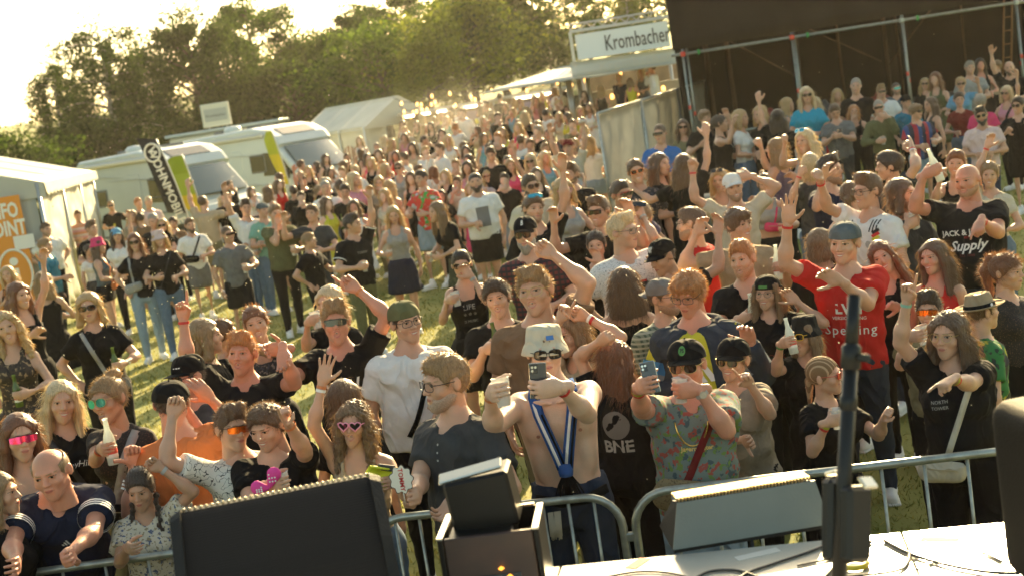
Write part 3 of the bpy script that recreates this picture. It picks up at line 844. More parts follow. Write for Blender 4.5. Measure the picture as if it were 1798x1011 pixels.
    loose = {'tee': .016, 'polo': .015, 'longsleeve': .016, 'tank': .009, 'fitted': .009, 'crop': .009, 'blouse': .020, 'jacket': .028, 'dress': .012, 'vest': .014, 'shirt': .020, 'strapless': .008}.get(top, .014)
    if top and not (top == 'none'):
        F = Field(lo - .06, hi + .06, hc)
        hem = {'crop': .17, 'dress': -.02, 'tank': .05, 'fitted': .04, 'strapless': .12}.get(top, -.08)
        hem = sp.get('hem', hem)
        if top in ('tank', 'crop', 'dress', 'vest', 'strapless') and not top == 'vest': neckz = .40
        else: neckz = .492
        z2 = np.linspace(hem, neckz, 14)
        rx2 = np.interp(z2, zs, rx) + loose; ry2 = np.interp(z2, zs, ry) + loose; cy2 = np.interp(z2, zs, cy)
        if top not in ('tank', 'fitted', 'crop', 'dress', 'strapless'):
            lowm = z2 < .34; mx = np.interp(.34, zs, rx) + loose
            rx2[lowm] = np.maximum(rx2[lowm], mx * .93 + .0 * z2[lowm]); my = np.interp(.34, zs, ry) + loose; ry2[lowm] = np.maximum(ry2[lowm], my * .93)
        F.stack(Pv, Rt, z2, rx2, ry2, cy2, 0, fold=ff)
        if top in ('strapless',): F.plane(Rt[:, 2], float(Rt[:, 2] @ tp(0, 0, .375)))
        if fm:
            for sx in (-1, 1): F.ell(tp(sx * .068 * w, -.088 * w, .312), (.062 * w + loose, .056 * w + loose, .060 * w + loose), .03, rot=Rt)
        if w > 1.12: F.ell(tp(0, -.050 * w, .13), (.125 * w + loose, .10 * w + loose, .15), .05, rot=Rt)
        if top in ('tank', 'crop', 'dress'):
            F.plane(unit(Rt @ C_(0, -.8, 1)), float(unit(Rt @ C_(0, -.8, 1)) @ tp(0, -.10, .385)))
            sr = max(.0135, hc * .85)
            for sx in (-1, 1):
                F.cone(tp(sx * .080, -.108 * w, .36), tp(sx * .086, -.058, .455), sr, sr, .012); F.cone(tp(sx * .086, -.058, .455), tp(sx * .088, .012, .490), sr, sr, .012); F.cone(tp(sx * .088, .012, .490), tp(sx * .085, .095 * w, .37), sr, sr, .012)
        elif top != 'strapless':
            # yoke over the shoulders up to the collar
            F.cone(tp(0, .008, .455), tp(0, .010, .492), .085 if not fm else .07, .070 if not fm else .058, .03)
            for sx in (-1, 1): F.cone(tp(sx * .045, .020, .500), tp(sx * sw * .82, .010, .440), .036 if not fm else .028, .050 if not fm else .040, .03)
        sl = {'tee': .62, 'polo': .66, 'shirt': .70, 'blouse': .62, 'fitted': .5, 'longsleeve': 2, 'jacket': 2}.get(top)
        if sl:
            for k_, (S, E, W, a) in arms.items():
                ex = .014 + (.010 if top in ('tee', 'blouse', 'shirt', 'jacket') else .004)
                if top == 'fitted': ex = .010
                r0 = .052 * am + ex * .7; r1 = .046 * am + ex * 1.35
                Eend = S + (E - S) * min(sl, 1)
                F.ell(S, (.052 * am + ex * .6,) * 3, .04)
                F.cone(S, Eend, r0, r1, .03, flatend=sl < 1)
                if sl > 1: F.cone(E, E + (W - E) * .96, .046 * am + ex, .034 + ex * .6, .015, flatend=True)
        if lod < 2:
            s1 = seed * 3.1
            F.disp(lambda X, Y, Z: .0026 * np.sin(X * 60 + Z * 45 + s1) * np.sin(Y * 50 - Z * 38 + s1) + .0015 * np.sin(X * 130 - Z * 90 + Y * 80))
        if top in ('tee', 'polo', 'blouse', 'shirt', 'jacket', 'longsleeve', 'fitted'):
            nk = .062 if fm else .068
            vn = sp.get('vneck', 0)
            F.cone(tp(0, .004, .478), tp(0, -.01, .56), nk * (1 if not fm else 1.12), nk * 1.2, .004, 's')
            F.cone(tp(0, -.075 - .02 * (w - 1), .475 - vn), tp(0, -.03, .52), .030 + vn * .4, .05 + vn * .2, .008, 's')
            if top in ('jacket', 'shirt') and sp.get('openfront'): F.cone(tp(0, -.155 * w, .50), tp(.0, -.215 * w, -.12), .092, .140, .004, 's')
        nm = {'tee': 't_shirt', 'fitted': 't_shirt', 'polo': 'polo_shirt', 'tank': 'tank_top', 'crop': 'crop_top', 'dress': 'dress', 'blouse': 'blouse', 'jacket': 'jacket', 'longsleeve': 'sweatshirt', 'shirt': 'shirt', 'vest': 'vest', 'strapless': 'strapless_top'}[top]
        if top == 'dress':
            zf = np.linspace(-.42, .0, 8); fl = 1 + (0 - zf) * .9
            rr = (rx[1] + .02) * fl; F.stack(Pv, np.eye(3), zf, rr, (ry[1] + .025) * fl, 0 * zf, .03, fold=lambda x, y, z: .014 * np.sin(np.arctan2(x, y) * 11 + 1.5 * np.sin(z * 9)) * np.clip(-z * 3, 0, 1))
        cl[nm] = F.geo(0)
    if bot and top != 'dress':
        F = Field([-.34, -.3, 0.0], [.34, .3, 1.05], hc * (1.8 if lod == 0 else 1.25))
        e = .008 if bot in ('jeans', 'leggings') else .020
        tuck = top in ('tank', 'fitted', 'crop', 'none', 'strapless', '', None); zw = np.linspace(-.13, .085 if tuck else .02, 6)
        F.stack(Pv, np.eye(3), zw, np.interp(zw, zs, rx) + (.020 if tuck else .008), np.interp(zw, zs, ry) + (.024 if tuck else .008), np.interp(zw, zs, cy), 0)
        if w > 1.12 and tuck: F.ell(Pv + C_(0, -.045 * w, .05), (.12 * w, .10 * w, .10), .04)
        if bot == 'skirt':
            zf = np.linspace(-.40, .02, 8); fl = 1 + (.02 - zf) * .75
            F.stack(Pv, np.eye(3), zf, (rx[1] + .012) * fl, (ry[1] + .02) * fl, 0 * zf, .02, fold=lambda x, y, z: .013 * np.sin(np.arctan2(x, y) * 12) * np.clip(.05 - z, 0, .4) * 3)
        else:
            for hip, kn, ank, sx in legs:
                if bot == 'shorts':
                    F.cone(hip, kn + (hip - kn) * .12, .094 * lg + e, .070 * lg + e * 1.6, .03, flatend=True)
                elif bot == 'hotpants': F.cone(hip, hip + (kn - hip) * .35, .092 * lg + .01, .086 * lg + .012, .03, flatend=True)
                else:
                    F.cone(hip, kn, .090 * lg + e, .058 * lg + e, .03); F.cone(kn, ank + C_(0, 0, -.01), .058 * lg + e, .042 + e, .02)
                    F.ell(kn + (ank - kn) * .3 + C_(0, .015, 0), (.050 * lg + e, .052 * lg + e, .09), .03)
            if lod < 2: F.disp(lambda X, Y, Z: .0040 * np.sin(Z * 55 + X * 30 + seed) * np.sin(X * 25 + Y * 40) )
        cl[{'skirt': 'skirt', 'shorts': 'shorts', 'hotpants': 'shorts'}.get(bot, 'trousers')] = F.geo(0)
    return g, cl, info

_shoe = {}
def shoe_geo(lod):
    if lod in _shoe: return _shoe[lod]
    F = Field((-.07, -.22, -.01), (.07, .12, .14), {0: .012, 1: .016, 2: .026}[lod])
    F.cone((0, .055, .042), (0, -.13, .034), .042, .038, 0); F.cone((0, .03, .05), (0, .03, .10), .046, .046, .02); F.plane((0, 0, -1), 0.0)
    g = F.geo(0)
    if lod < 2: g.box((0, -.04, .009), (.094, .27, .018), m=1, bev=.008)
    _shoe[lod] = g; return g
# ------------------------------------------------------------------ people: placing, dressing, holding
def ground(x, y):
    sm = lambda a, b, t: (lambda q: q * q * (3 - 2 * q))(min(1, max(0, (t - a) / (b - a))))
    g = 1.3 * min(1.1, max(0, (y - 14) / 26)) ** 1.5 * sm(-12, 0, x) + .55 * sm(1, 6, x) * sm(8.5, 19, y)
    return g + .012 * math.sin(x * 1.7 + y * .6) + .012 * math.sin(y * 1.3 - x * .8) - .02

SKIN = {'n': (.57, .345, .225), 'p': (.66, .45, .32), 'r': (.60, .285, .18), 't': (.48, .28, .17), 'd': (.16, .085, .05)}
HAIRC = {'blond': (.50, .33, .15), 'pale': (.62, .47, .27), 'dkblond': (.30, .19, .09), 'brown': (.125, .070, .036), 'dark': (.050, .031, .020), 'black': (.018, .014, .011), 'red': (.25, .05, .018), 'ginger': (.44, .19, .065),
         'auburn': (.19, .075, .032), 'grey': (.30, .27, .23), 'ltbrown': (.22, .135, .068)}
COLS = {'black': (.0085, .0078, .008), 'offblack': (.014, .0135, .014), 'white': (.78, .76, .72), 'cream': (.62, .55, .42), 'beige': (.50, .39, .26), 'navy': (.018, .022, .045), 'grey': (.16, .155, .15), 'dkgrey': (.05, .05, .052),
        'ltgrey': (.36, .35, .33), 'red': (.55, .025, .022), 'dkred': (.16, .018, .018), 'blue': (.045, .16, .45), 'turq': (.02, .33, .50), 'teal': (.03, .16, .24), 'sky': (.16, .36, .52), 'pink': (.68, .30, .36), 'hotpink': (.72, .07, .18),
        'orange': (.60, .20, .07), 'brown': (.20, .115, .065), 'olive': (.115, .115, .055), 'green': (.07, .22, .05), 'mint': (.22, .42, .33), 'yellow': (.60, .55, .05), 'lime': (.40, .42, .03), 'denim': (.13, .19, .27), 'ltdenim': (.28, .36, .43),
        'dkdenim': (.03, .04, .065), 'khaki': (.20, .17, .09), 'tan': (.36, .27, .17), 'purple': (.13, .10, .16), 'palepink': (.66, .50, .48), 'taupe': (.30, .25, .19), 'slate': (.10, .12, .13)}
M_LIP = {k: mat('lips', (SKIN[k][0] * .8, SKIN[k][1] * .48, SKIN[k][2] * .55), .4) for k in SKIN}
M_EYE = mat('eye_white', (.36, .31, .27), .3); M_IRIS = mat('iris', (.025, .016, .010), .2); M_MOUTH = mat('mouth_inside', (.035, .008, .006), .5); M_TEETH = mat('teeth', (.70, .65, .55), .25)
def skin_mat(k): return mat('skin', SKIN[k], .43, key=('skin', k), var=.20, vscale=11, bump=.22, bscale=150, spec=.5, tint2=(SKIN[k][0] * 1.08, SKIN[k][1] * .93, SKIN[k][2] * .90), sss=.12, sheen=.10)
def stubble_mat(k, sk): return mat('stubble', tuple(.42 * a + .58 * b * .8 for a, b in zip(HAIRC[k], SKIN[sk])), .7, key=('stub', k, sk), var=.35, vscale=220, bump=.4, bscale=300)
def hair_mat(k):
    if ('hair', k) in _mats: return _mats[('hair', k)]
    m = mat('hair', HAIRC[k], .42, key=('hair', k), var=.42, vscale=150, vmap=(1, 1, .10), trans=.26, spec=.6, bump=.25, bscale=200, sheen=.25)
    for n in m.node_tree.nodes:      # light passing through fine hair comes out brighter and warmer than it reflects
        if n.bl_idname == 'ShaderNodeBsdfTranslucent':
            for l in list(n.inputs[0].links): m.node_tree.links.remove(l)
            c = HAIRC[k]; n.inputs[0].default_value = (min(.9, c[0] ** .5 * .85), c[1] ** .55 * .72, c[2] ** .65 * .55, 1)
    return m
def cloth_mat(c):
    if isinstance(c, str): c = COLS[c]
    if isinstance(c, bpy.types.Material): return c
    return mat('cloth', c, .88, key=('cloth', tuple(c)), var=.14 if max(c) < .4 else .05, vscale=14, bump=.30, bscale=45, crease=.75, spec=.15, trans=.12 if max(c) > .25 else 0)
M_SHOE = {c: mat('shoe_leather', COLS[c], .6, bump=.2) for c in ('white', 'black', 'dkgrey')}; M_SOLE = mat('shoe_sole', (.7, .68, .62), .6)
M_PLASTIC = mat('cup_plastic', (.86, .84, .78), .25, key='cup', alpha=.42)
M_BEER = mat('beer', (.75, .36, .04), .15, key='beer', trans=.5); M_FOAM = mat('beer_foam', (.85, .80, .66), .7); M_COLA = mat('mixed_drink', (.40, .10, .03), .15, key='cola', trans=.45)
M_GREENGL = mat('bottle_glass_green', (.10, .16, .03), .08, key='greenglass', trans=.4, coat=.5); M_CLEARGL = mat('bottle_glass', (.72, .76, .70), .06, key='clearglass', trans=.55, coat=.6)
M_LABEL = mat('bottle_label', (.75, .70, .60), .6); M_LABELR = mat('label_print', (.55, .08, .05), .6); M_PHONE = mat('phone_back', (.03, .032, .036), .25, coat=.4); M_PHONE2 = mat('phone_camera', (.002, .002, .003), .08); M_PHONEF = mat('phone_side', (.55, .54, .5), .25, metal=.8)
M_LENS = {'black': mat('dark_lens', (.010, .009, .009), .06, spec=.8), 'orange': mat('mirror_lens', (.85, .22, .03), .12, metal=.85), 'pink': mat('mirror_lens', (.80, .08, .28), .12, metal=.85), 'blue': mat('mirror_lens', (.06, .50, .62), .10, metal=.85),
          'clear': mat('clear_lens', (.35, .33, .30), .08, alpha=.12, key='clearlens'), 'red': mat('red_lens', (.45, .03, .03), .1, metal=.5)}
M_FRAME = {'black': mat('spectacle_frame', (.012, .011, .011), .3), 'gold': mat('wire_frame', (.55, .40, .16), .3, metal=.9), 'yellow': mat('yellow_frame', (.85, .50, .02), .35), 'pinkf': mat('pink_frame', (.85, .32, .48), .35), 'white': mat('white_frame', (.8, .8, .8), .4), 'redf': mat('red_frame', (.5, .03, .03), .3), 'orangef': mat('orange_frame', (.85, .22, .03), .35)}
def band_mat(c): return mat('wristband', COLS[c] if c in COLS else c, .6)

PRE = {'down': (.25, .03, .86), 'belly': (.11, -.24, 1.10), 'chest': (.10, -.25, 1.27), 'drink': (.055, -.20, 1.475), 'up': (.27, -.10, 1.98), 'uphalf': (.33, -.22, 1.60), 'hip': (.21, .0, 1.00), 'rail': (.17, -.36, 1.08), 'cross': (-.07, -.20, 1.20),
       'mouth': (.05, -.17, 1.49), 'wide': (.55, -.18, 1.45), 'out': (.20, -.50, 1.25), 'held': (.16, -.28, 1.13), 'phone': (.05, -.32, 1.25), 'head': (.10, .02, 1.72)}

def cup_item(fill='beer', holder='', T=None, lod=0, empty_=False):
    e = empty('beer_cup'); n = 18 if lod == 0 else 10
    w = Geo(); w.lathe([(.028, 0), (.0285, .002), (.0385, .118), (.0405, .121), (.0400, .123), (.0375, .119), (.0270, .004)], n); w.lathe([(0.0, .003), (.0285, .002)], n)
    w.obj('cup_wall', M_PLASTIC, e)
    if not empty_:
        b = Geo(); b.lathe([(0, .005), (.0265, .005), (.034, .085), (0, .085)], n); b.obj('drink', M_BEER if fill == 'beer' else M_COLA, e)
        if fill == 'beer': f = Geo(); f.lathe([(0, .0855), (.0345, .0855), (.0365, .104), (.02, .108), (0, .106)], n); f.obj('foam', M_FOAM, e)
    return e
def bottle_item(kind='green', lod=0):
    e = empty('drink_bottle'); n = 18 if lod == 0 else 10
    g = Geo(); g.lathe([(0, .0), (.028, .0), (.0305, .006), (.0305, .125), (.027, .150), (.0150, .185), (.0125, .235), (.0145, .238), (.0145, .246), (.0115, .247)], n); g.obj('bottle_glass', M_GREENGL if kind == 'green' else M_CLEARGL, e)
    l = Geo(); l.lathe([(.0313, .040), (.0313, .105)], n); lab = l.obj('bottle_label', M_LABEL, e)
    l2 = Geo(); l2.lathe([(.0318, .058), (.0318, .086)], n); l2.obj('label_print', M_LABELR, lab)
    return e
def phone_item():
    e = empty('smartphone')
    g = Geo(); g.box((0, 0, .0), (.074, .0085, .152), bev=.004); g.obj('phone_body', M_PHONEF, e)
    g = Geo(); g.box((0, -.0046, .0), (.070, .0012, .148)); g.obj('back_cover', M_PHONE, e)
    g = Geo(); g.box((-.016, -.0062, .050), (.032, .003, .036), bev=.001); cm = g.obj('camera_block', M_PHONE2, e)
    for x, z in ((-.023, .058), (-.009, .058), (-.023, .043)):
        g = Geo(); g.tube([(x, -.0075, z), (x, -.0090, z)], .0058, 10, flat=True); g.obj('camera_lens', M_PHONEF, cm)
    return e

people = []
def shoe_mesh(lod, c):
    k = ('shoe', lod, c)
    if k not in _misc: _misc[k] = shoe_geo(lod).mesh('shoe', [M_SHOE[c], M_SOLE])
    return _misc[k]
def norm_seed(u, v): return (int(u * 13 + v * 7) % 97) / 9.7
def place_head(u, v, hs, hc, lo=.865, hi=1.125):
    """feet position, scale, depth for a head seen at (u, v) about hs photograph pixels tall"""
    Z0 = FPX * .243 / hs; best = None
    for t in np.linspace(-.42, .42, 169):
        Z = Z0 * math.exp(t); p = at(u, v, Z); s = (p[2] - ground(p[0], p[1])) / hc[2]
        c = abs(t) + (max(0, lo - s) + max(0, s - hi)) * 60 + abs(s - 1) * .25
        if best is None or c < best[0]: best = (c, Z, s, p)
    _, Z, s, p = best
    return Z, min(hi + .03, max(lo - .05, s)), p

def P(u, v, hs, sex, yaw, top, tcol, bot, bcol, hair, hcol, label, **o):
    sp = dict(sex=sex, top=top, bot=bot, seed=norm_seed(u, v), **{k: o[k] for k in ('fat', 'lean', 'side', 'twist', 'hy', 'hp', 'hr', 'mouth', 'bare', 'vneck', 'openfront', 'handscale', 'step', 'hem') if k in o})
    rv = random.Random(u * 3 + v); sp.setdefault('hr', rv.uniform(-7, 7)); sp.setdefault('hy', rv.uniform(-14, 14)); sp.setdefault('side', rv.uniform(-2.5, 2.5)); sp.setdefault('twist', rv.uniform(-8, 8)); sp.setdefault('step', rv.uniform(-.10, .10)); o.setdefault('side', sp['side'])
    lean = R(o.get('lean', 0))
    hl = C_(0, -.012, .675 if sex == 'm' else .665); hc = C_(0, 0, .95) + rotm('x', lean) @ rotm('y', R(o.get('side', 0))) @ hl
    Z, s, hp = place_head(u, v, hs, hc)
    if 'Z' in o:
        Z = o['Z']; hp = at(u, v, Z); s = (hp[2] - ground(hp[0], hp[1])) / hc[2]; s = min(1.14, max(.84, s))
    if 's' in o: s = o['s']
    yw = R(yaw) + math.atan2(hp[0], hp[1]) * -1.0      # yaw is measured from the line of sight
    Rz = rotm('z', yw)
    feet = hp - s * (Rz @ hc)
    lod = 0 if Z < 9.75 else (1 if (Z < 30 and not o.get('far')) else 2)
    if lod == 1 and Z > 16: sp['coarse'] = 1
    def tolocal(p): return Rz.T @ (np.asarray(p) - feet) / s
    arms = {}
    for key, sx in (('r', -1), ('l', 1)):
        a = o.get(key)
        if a is None:
            rq = random.Random(u * 7 + v + sx); a = 'down' if (lod == 0 or Z < 11) else rq.choice(['down', 'down', 'belly', 'held', 'hip', 'chest', 'down', 'uphalf', 'up'] if Z < 24 else ['down', 'belly', 'held', 'hip'])
        if isinstance(a, str): a = (a,)
        if isinstance(a[0], str):
            q = PRE[a[0]]; w = C_(sx * q[0], q[1], q[2])
            if lean and a[0] not in ('down', 'rail'): w = C_(0, 0, .95) + rotm('x', lean) @ (w - C_(0, 0, .95))
            arms[key] = dict(w=w, shape=a[1] if len(a) > 1 else ('grip' if a[0] in ('drink', 'held', 'phone', 'rail') else 'relaxed'))
            rest = a[2:]
        else:
            w = tolocal(at(a[0], a[1], Z - a[2])); arms[key] = dict(w=w, shape=a[3] if len(a) > 3 else 'relaxed'); rest = a[4:]
        for x in rest:
            if isinstance(x, dict): arms[key].update(x)
    sp['arms'] = arms
    g, cl, info = build_body(sp, lod)
    root = empty('person', feet, yw, s); tag(root, label, 'person', 'people in the crowd')
    sk = o.get('skin', 'n')
    g.obj('body', [skin_mat(sk), M_LIP[sk], M_EYE, M_IRIS, hair_mat(hcol), M_MOUTH, M_TEETH], root)
    objs = {}
    for nm, cg in cl.items():
        if not cg.V: continue
        if nm in ('trousers', 'shorts', 'skirt'): m = cloth_mat(bcol)
        else: m = cloth_mat(tcol)
        objs[nm] = (cg.obj(nm, m, root), cg)
    TH = info['head']; TM = Matrix(TH.tolist())
    hh = {0: .0072, 1: .0118, 2: .018}[lod]
    hat = o.get('hat')
    if hair != 'none':
        hg = hair_geo(hair, hh, bool(hat))
        if hg.V:
            k = ('hairmesh', hair, hh, bool(hat))
            if k not in _misc: _misc[k] = hg.mesh('hair', [hair_mat(hcol)])
            ho = bpy.data.objects.new('hair', _misc[k]); COL.objects.link(ho); ho.parent = root; ho.matrix_local = TM
            ho.material_slots[0].link = 'OBJECT'; ho.material_slots[0].material = hair_mat(hcol)
    if o.get('beard'):
        k = ('beard', hh, o['beard'])
        if k not in _misc: _misc[k] = beard_geo(min(hh, .012), o['beard'] == 'full').mesh('beard', [hair_mat(hcol)])
        bo = bpy.data.objects.new('beard', _misc[k]); COL.objects.link(bo); bo.parent = root; bo.matrix_local = TM
        bo.material_slots[0].link = 'OBJECT'; bo.material_slots[0].material = hair_mat(o.get('beardcol', hcol)) if o['beard'] == 'full' else stubble_mat(o.get('beardcol', hcol), o.get('skin', 'n'))
    if hat:
        kind, hcolr = hat[0], hat[1]; back = len(hat) > 2 and hat[2] == 'back'
        Tb = Matrix(T4(rotm('z', math.pi if back else 0) @ rotm('x', 0 if back else -.06), (0, .026 if back else 0, 0)).tolist())
        par = None
        for pn, pg in hat_geo(kind).items():
            hm = cloth_mat(hcolr) if pn != 'band' else cloth_mat('black')
            if pn == 'brim' and len(hat) > 3: hm = cloth_mat(hat[3])
            nmx = {'cap': 'cap', 'snapback': 'cap', 'bucket': 'bucket_hat', 'straw': 'straw_hat'}[kind]
            if par is None: par = pg.obj(nmx, hm, root); par.matrix_local = TM @ Tb
            else: pg.obj({'brim': 'cap_brim', 'band': 'hat_band'}[pn], hm, par)
        info['hat'] = par
    if o.get('gl'):
        kind, fc, lc = o['gl']; fr, le = glasses_geo(kind)
        up = .062 if o.get('gl_up') else 0
        Tg = Matrix(T4(rotm('x', -.5 if up else 0), (0, .018 if up else 0, up)).tolist())
        fo = fr.obj('sunglasses' if lc != 'clear' else 'glasses', M_FRAME[fc], root); fo.matrix_local = TM @ Tg
        le.obj('lens', M_LENS[lc], fo)
    for hip, kn, ank, sx in info['legs']:
        so = bpy.data.objects.new('shoe', shoe_mesh(lod, o.get('shoe', 'white'))); COL.objects.link(so); so.parent = root; so.matrix_local = Matrix(T4(rotm('z', sx * .22), (ank[0], ank[1] - .02, 0)).tolist())
    # held things stay things of their own
    L2W = Matrix.Translation(Vector(feet)) @ Matrix.Rotation(yw, 4, 'Z') @ Matrix.Scale(s, 4)
    for key in ('r', 'l'):
        it = o.get(key + 'i')
        gc, T, A, N, W, E = info['grips'][key]
        if it:
            hold, lab = it[0], it[1]
            if hold in ('cup', 'cola', 'empty'): io = cup_item('beer' if hold == 'cup' else 'cola', lod=lod, empty_=hold == 'empty'); off = -.062; cat = 'cup'
            elif hold in ('bottle', 'clear'): io = bottle_item('green' if hold == 'bottle' else 'clear', lod); off = -.085; cat = 'bottle'
            elif hold == 'phone': io = phone_item(); off = .035; cat = 'phone'
            else: io = None
            if io:
                Ax = unit(T); tl = len(it) > 2 and it[2]
                if hold == 'phone':
                    Yl = unit(C_(0, 1, 0) - Ax * Ax[1]); Rm = np.stack([np.cross(Yl, Ax), Yl, Ax], 1); ctr = gc + C_(0, -.0, 0)
                else:
                    Xl = unit(np.cross(C_(0, 1, 0), Ax)); Rm = np.stack([Xl, np.cross(Ax, Xl), Ax], 1); ctr = gc
                Mw = L2W @ Matrix(T4(Rm, ctr + Ax * off).tolist()); io.matrix_world = Mw
                tag(io, lab, cat, {'cup': 'drinks held in the crowd', 'bottle': 'drinks held in the crowd', 'phone': 'phones held up'}[cat])
        wb = o.get(key + 'b')
        if wb and lod < 2:
            for q, c in enumerate(wb if isinstance(wb, (list, tuple)) else [wb]):
                ax = unit(E - W); c0 = W + ax * (.022 + .020 * q); bg_ = Geo(); bg_.tube([c0 - ax * (.008 if c != 'watch' else .010), c0 + ax * (.008 if c != 'watch' else .010)], .0315 * (.86 if sex == 'f' else 1) * (1 + (o.get('fat', 1) - 1) * .5), 14, cap=False)
                wo = bg_.obj('wristband' if c != 'watch' else 'watch', band_mat('ltgrey' if c == 'watch' else c), root)
                if c == 'watch':
                    N2 = unit(-N); wg = Geo(); ctr = c0 + N2 * .031; wg.tube([ctr, ctr + N2 * .008], .018, 12, flat=True); wg.obj('watch_face', mat('watch_face', (.7, .68, .6), .2, metal=.6), wo)
    rec = dict(root=root, info=info, cl=objs, s=s, feet=feet, yw=yw, Z=Z, u=u, v=v, label=label, sp=sp, L2W=L2W)
    people.append(rec)
    return rec

def chest_print(rec, body, size, z, col, x=0.0, shear=0.0, nm='lettering', part=None, rot=0.0, bold=0.0, geo=None, side=-1, spacing=1.0):
    """lettering or an emblem lying on the cloth of the chest (side -1) or back (+1), at height z above the pelvis"""
    po, cg = next(iter(rec['cl'].values())) if part is None else rec['cl'][part]
    if 'bvh' not in rec: rec['bvh'] = {}
    if po.name not in rec['bvh']: rec['bvh'][po.name] = geo_bvh(cg)
    bv = rec['bvh'][po.name]; info = rec['info']
    g = geo if geo is not None else text_geo(body, size, shear=shear, bold=bold, spacing=spacing)
    if not g.V: return
    V = np.concatenate(g.V).copy(); c, s_ = math.cos(rot), math.sin(rot)
    out = []
    Rt = info['Rt']; d = Rt @ C_(0, -side, 0)
    for vx, vy, vz in V:
        px, pz = (vx * c - vz * s_) + x, (vx * s_ + vz * c) + z
        if side > 0: px = -(vx * c - vz * s_) + x
        q = info['tp'](px, side * .5, pz); hit = bv.ray_cast(Vector(q), Vector(d))
        out.append(np.array(hit[0]) - d * .0035 if hit[0] is not None else q + d * .34)
    g2 = Geo(); g2.V = [np.array(out, np.float32)]; g2.L = [np.concatenate(g.L)]; g2.S = [np.concatenate(g.S)]; g2.M = [np.concatenate(g.M)]; g2.flat = [np.concatenate(g.flat)]; g2.n = len(out)
    m = mat('print_ink', COLS[col] if isinstance(col, str) else col, .7)
    return g2.obj(nm, m, po)

def strap(rec, side_from=1, col='black', width=.03, bag=None, bagcol='black', bagz=.02, nm='bag_strap', bagsize=(.20, .07, .13), bagx=None, buckle=True):
    """a strap across the chest from one shoulder to the other hip, with its bag; worn, so part of the wearer's outfit"""
    info = rec['info']; po, cg = next(iter(rec['cl'].values())); bv = geo_bvh(cg); Rt = info['Rt']; tp = info['tp']
    bag_x = -side_from * .10 if bagx is None else bagx
    pts = []
    for t in np.linspace(0, 1, 14):
        x = side_from * .115 * (1 - t) + bag_x * t; z = .475 * (1 - t) + bagz * t
        q = tp(x, -.6, z); hit = bv.ray_cast(Vector(q), Vector(Rt @ C_(0, 1, 0)))
        if hit[0] is None: continue
        pts.append((np.array(hit[0]), x, z))
    V = []; 
    if len(pts) < 3: return
    dirx = unit(pts[-1][0] - pts[0][0]); nf = Rt @ C_(0, -1, 0); sd = unit(np.cross(dirx, nf))
    for p, x, z in pts: V += [p + nf * .006 - sd * width / 2, p + nf * .006 + sd * width / 2, p + nf * .009 + sd * width / 2, p + nf * .009 - sd * width / 2]
    F = [(i * 4 + j, i * 4 + (j + 1) % 4, (i + 1) * 4 + (j + 1) % 4, (i + 1) * 4 + j) for i in range(len(pts) - 1) for j in range(4)]
    g = Geo(); g.add(V, F); par = g.obj(nm, cloth_mat(col), rec['root'])
    if bag:
        c = pts[-1][0] + nf * (bagsize[1] * .5 + .004); g = Geo()
        F2 = Field(-np.array(bagsize), np.array(bagsize), .012)
        F2.cone((-bagsize[0] * .28, 0, -bagsize[2] * .05), (bagsize[0] * .28, 0, 0), bagsize[2] * .42, bagsize[2] * .36, 0, sq=bagsize[1] / bagsize[2])
        F2.cone((-bagsize[0] * .36, 0, bagsize[2] * .22), (bagsize[0] * .36, 0, bagsize[2] * .22), bagsize[2] * .18, bagsize[2] * .18, .02, sq=bagsize[1] / bagsize[2] * 1.2)
        g = F2.geo(0)
        bo = bpy.data.objects.new('shoulder_bag', g.mesh('shoulder_bag', [cloth_mat(bagcol)])); COL.objects.link(bo); bo.parent = rec['root']; bo.matrix_local = Matrix(T4(Rt @ rotm('y', side_from * .18), c).tolist())
        z = Geo(); z.tube([(-bagsize[0] * .32, -bagsize[1] * .50, bagsize[2] * .12), (bagsize[0] * .32, -bagsize[1] * .50, bagsize[2] * .14)], .0025, 5); z.obj('zip', mat('zip_metal', (.5, .42, .25), .35, metal=.8), bo)
    return par
# ------------------------------------------------------------------ ground, grass, hills
def gfar(x, y):
    g = ground(x, min(y, 46))
    if y > 62: g += min(13.0, .062 * (y - 62)) 
    return g
M_GRASS = mat('meadow_grass', (.16, .205, .026), .9, key='ground', var=.25, vscale=.9, tint2=(.31, .27, .065), bump=.6, bscale=30, coord='Object')
xs = np.concatenate([-np.geomspace(900, 22, 26), np.linspace(-20, 20, 81), np.geomspace(22, 900, 26)])
ys = np.concatenate([[-30, -10, 0, 3], np.linspace(5, 46, 83), np.geomspace(47, 1400, 40)])
V = np.array([(x, y, gfar(x, y)) for x in xs for y in ys]); ny = len(ys)
II = (np.arange(len(xs) - 1)[:, None] * ny + np.arange(ny - 1)[None, :]).reshape(-1, 1)
g = Geo(); g.add(V, II + np.array([[0, ny, ny + 1, 1]])); tag(g.obj('ground', M_GRASS), kind='structure')
# distant wooded ridge
M_RIDGE = mat('far_wood', (.045, .075, .04), .95, var=.4, vscale=.05)
V = []; n = 90
for i in range(n):
    x = -520 + 1040 * i / (n - 1); hgt = 17 + 5 * math.sin(x * .011 + 1) + 3.2 * math.sin(x * .05) + 1.6 * math.sin(x * .31) - .018 * x
    for (dy, f) in ((0, .25), (25, .75), (50, 1.0), (120, 1.02), (260, .5)): V.append((x, 430 + dy + 12 * math.sin(x * .02), hgt * f + 2 * math.sin(x * .4 + dy)))
II = (np.arange(n - 1)[:, None] * 5 + np.arange(4)[None, :]).reshape(-1, 1)
g = Geo(); g.add(V, II + np.array([[0, 5, 6, 1]])); tag(g.obj('hills', M_RIDGE), kind='structure')
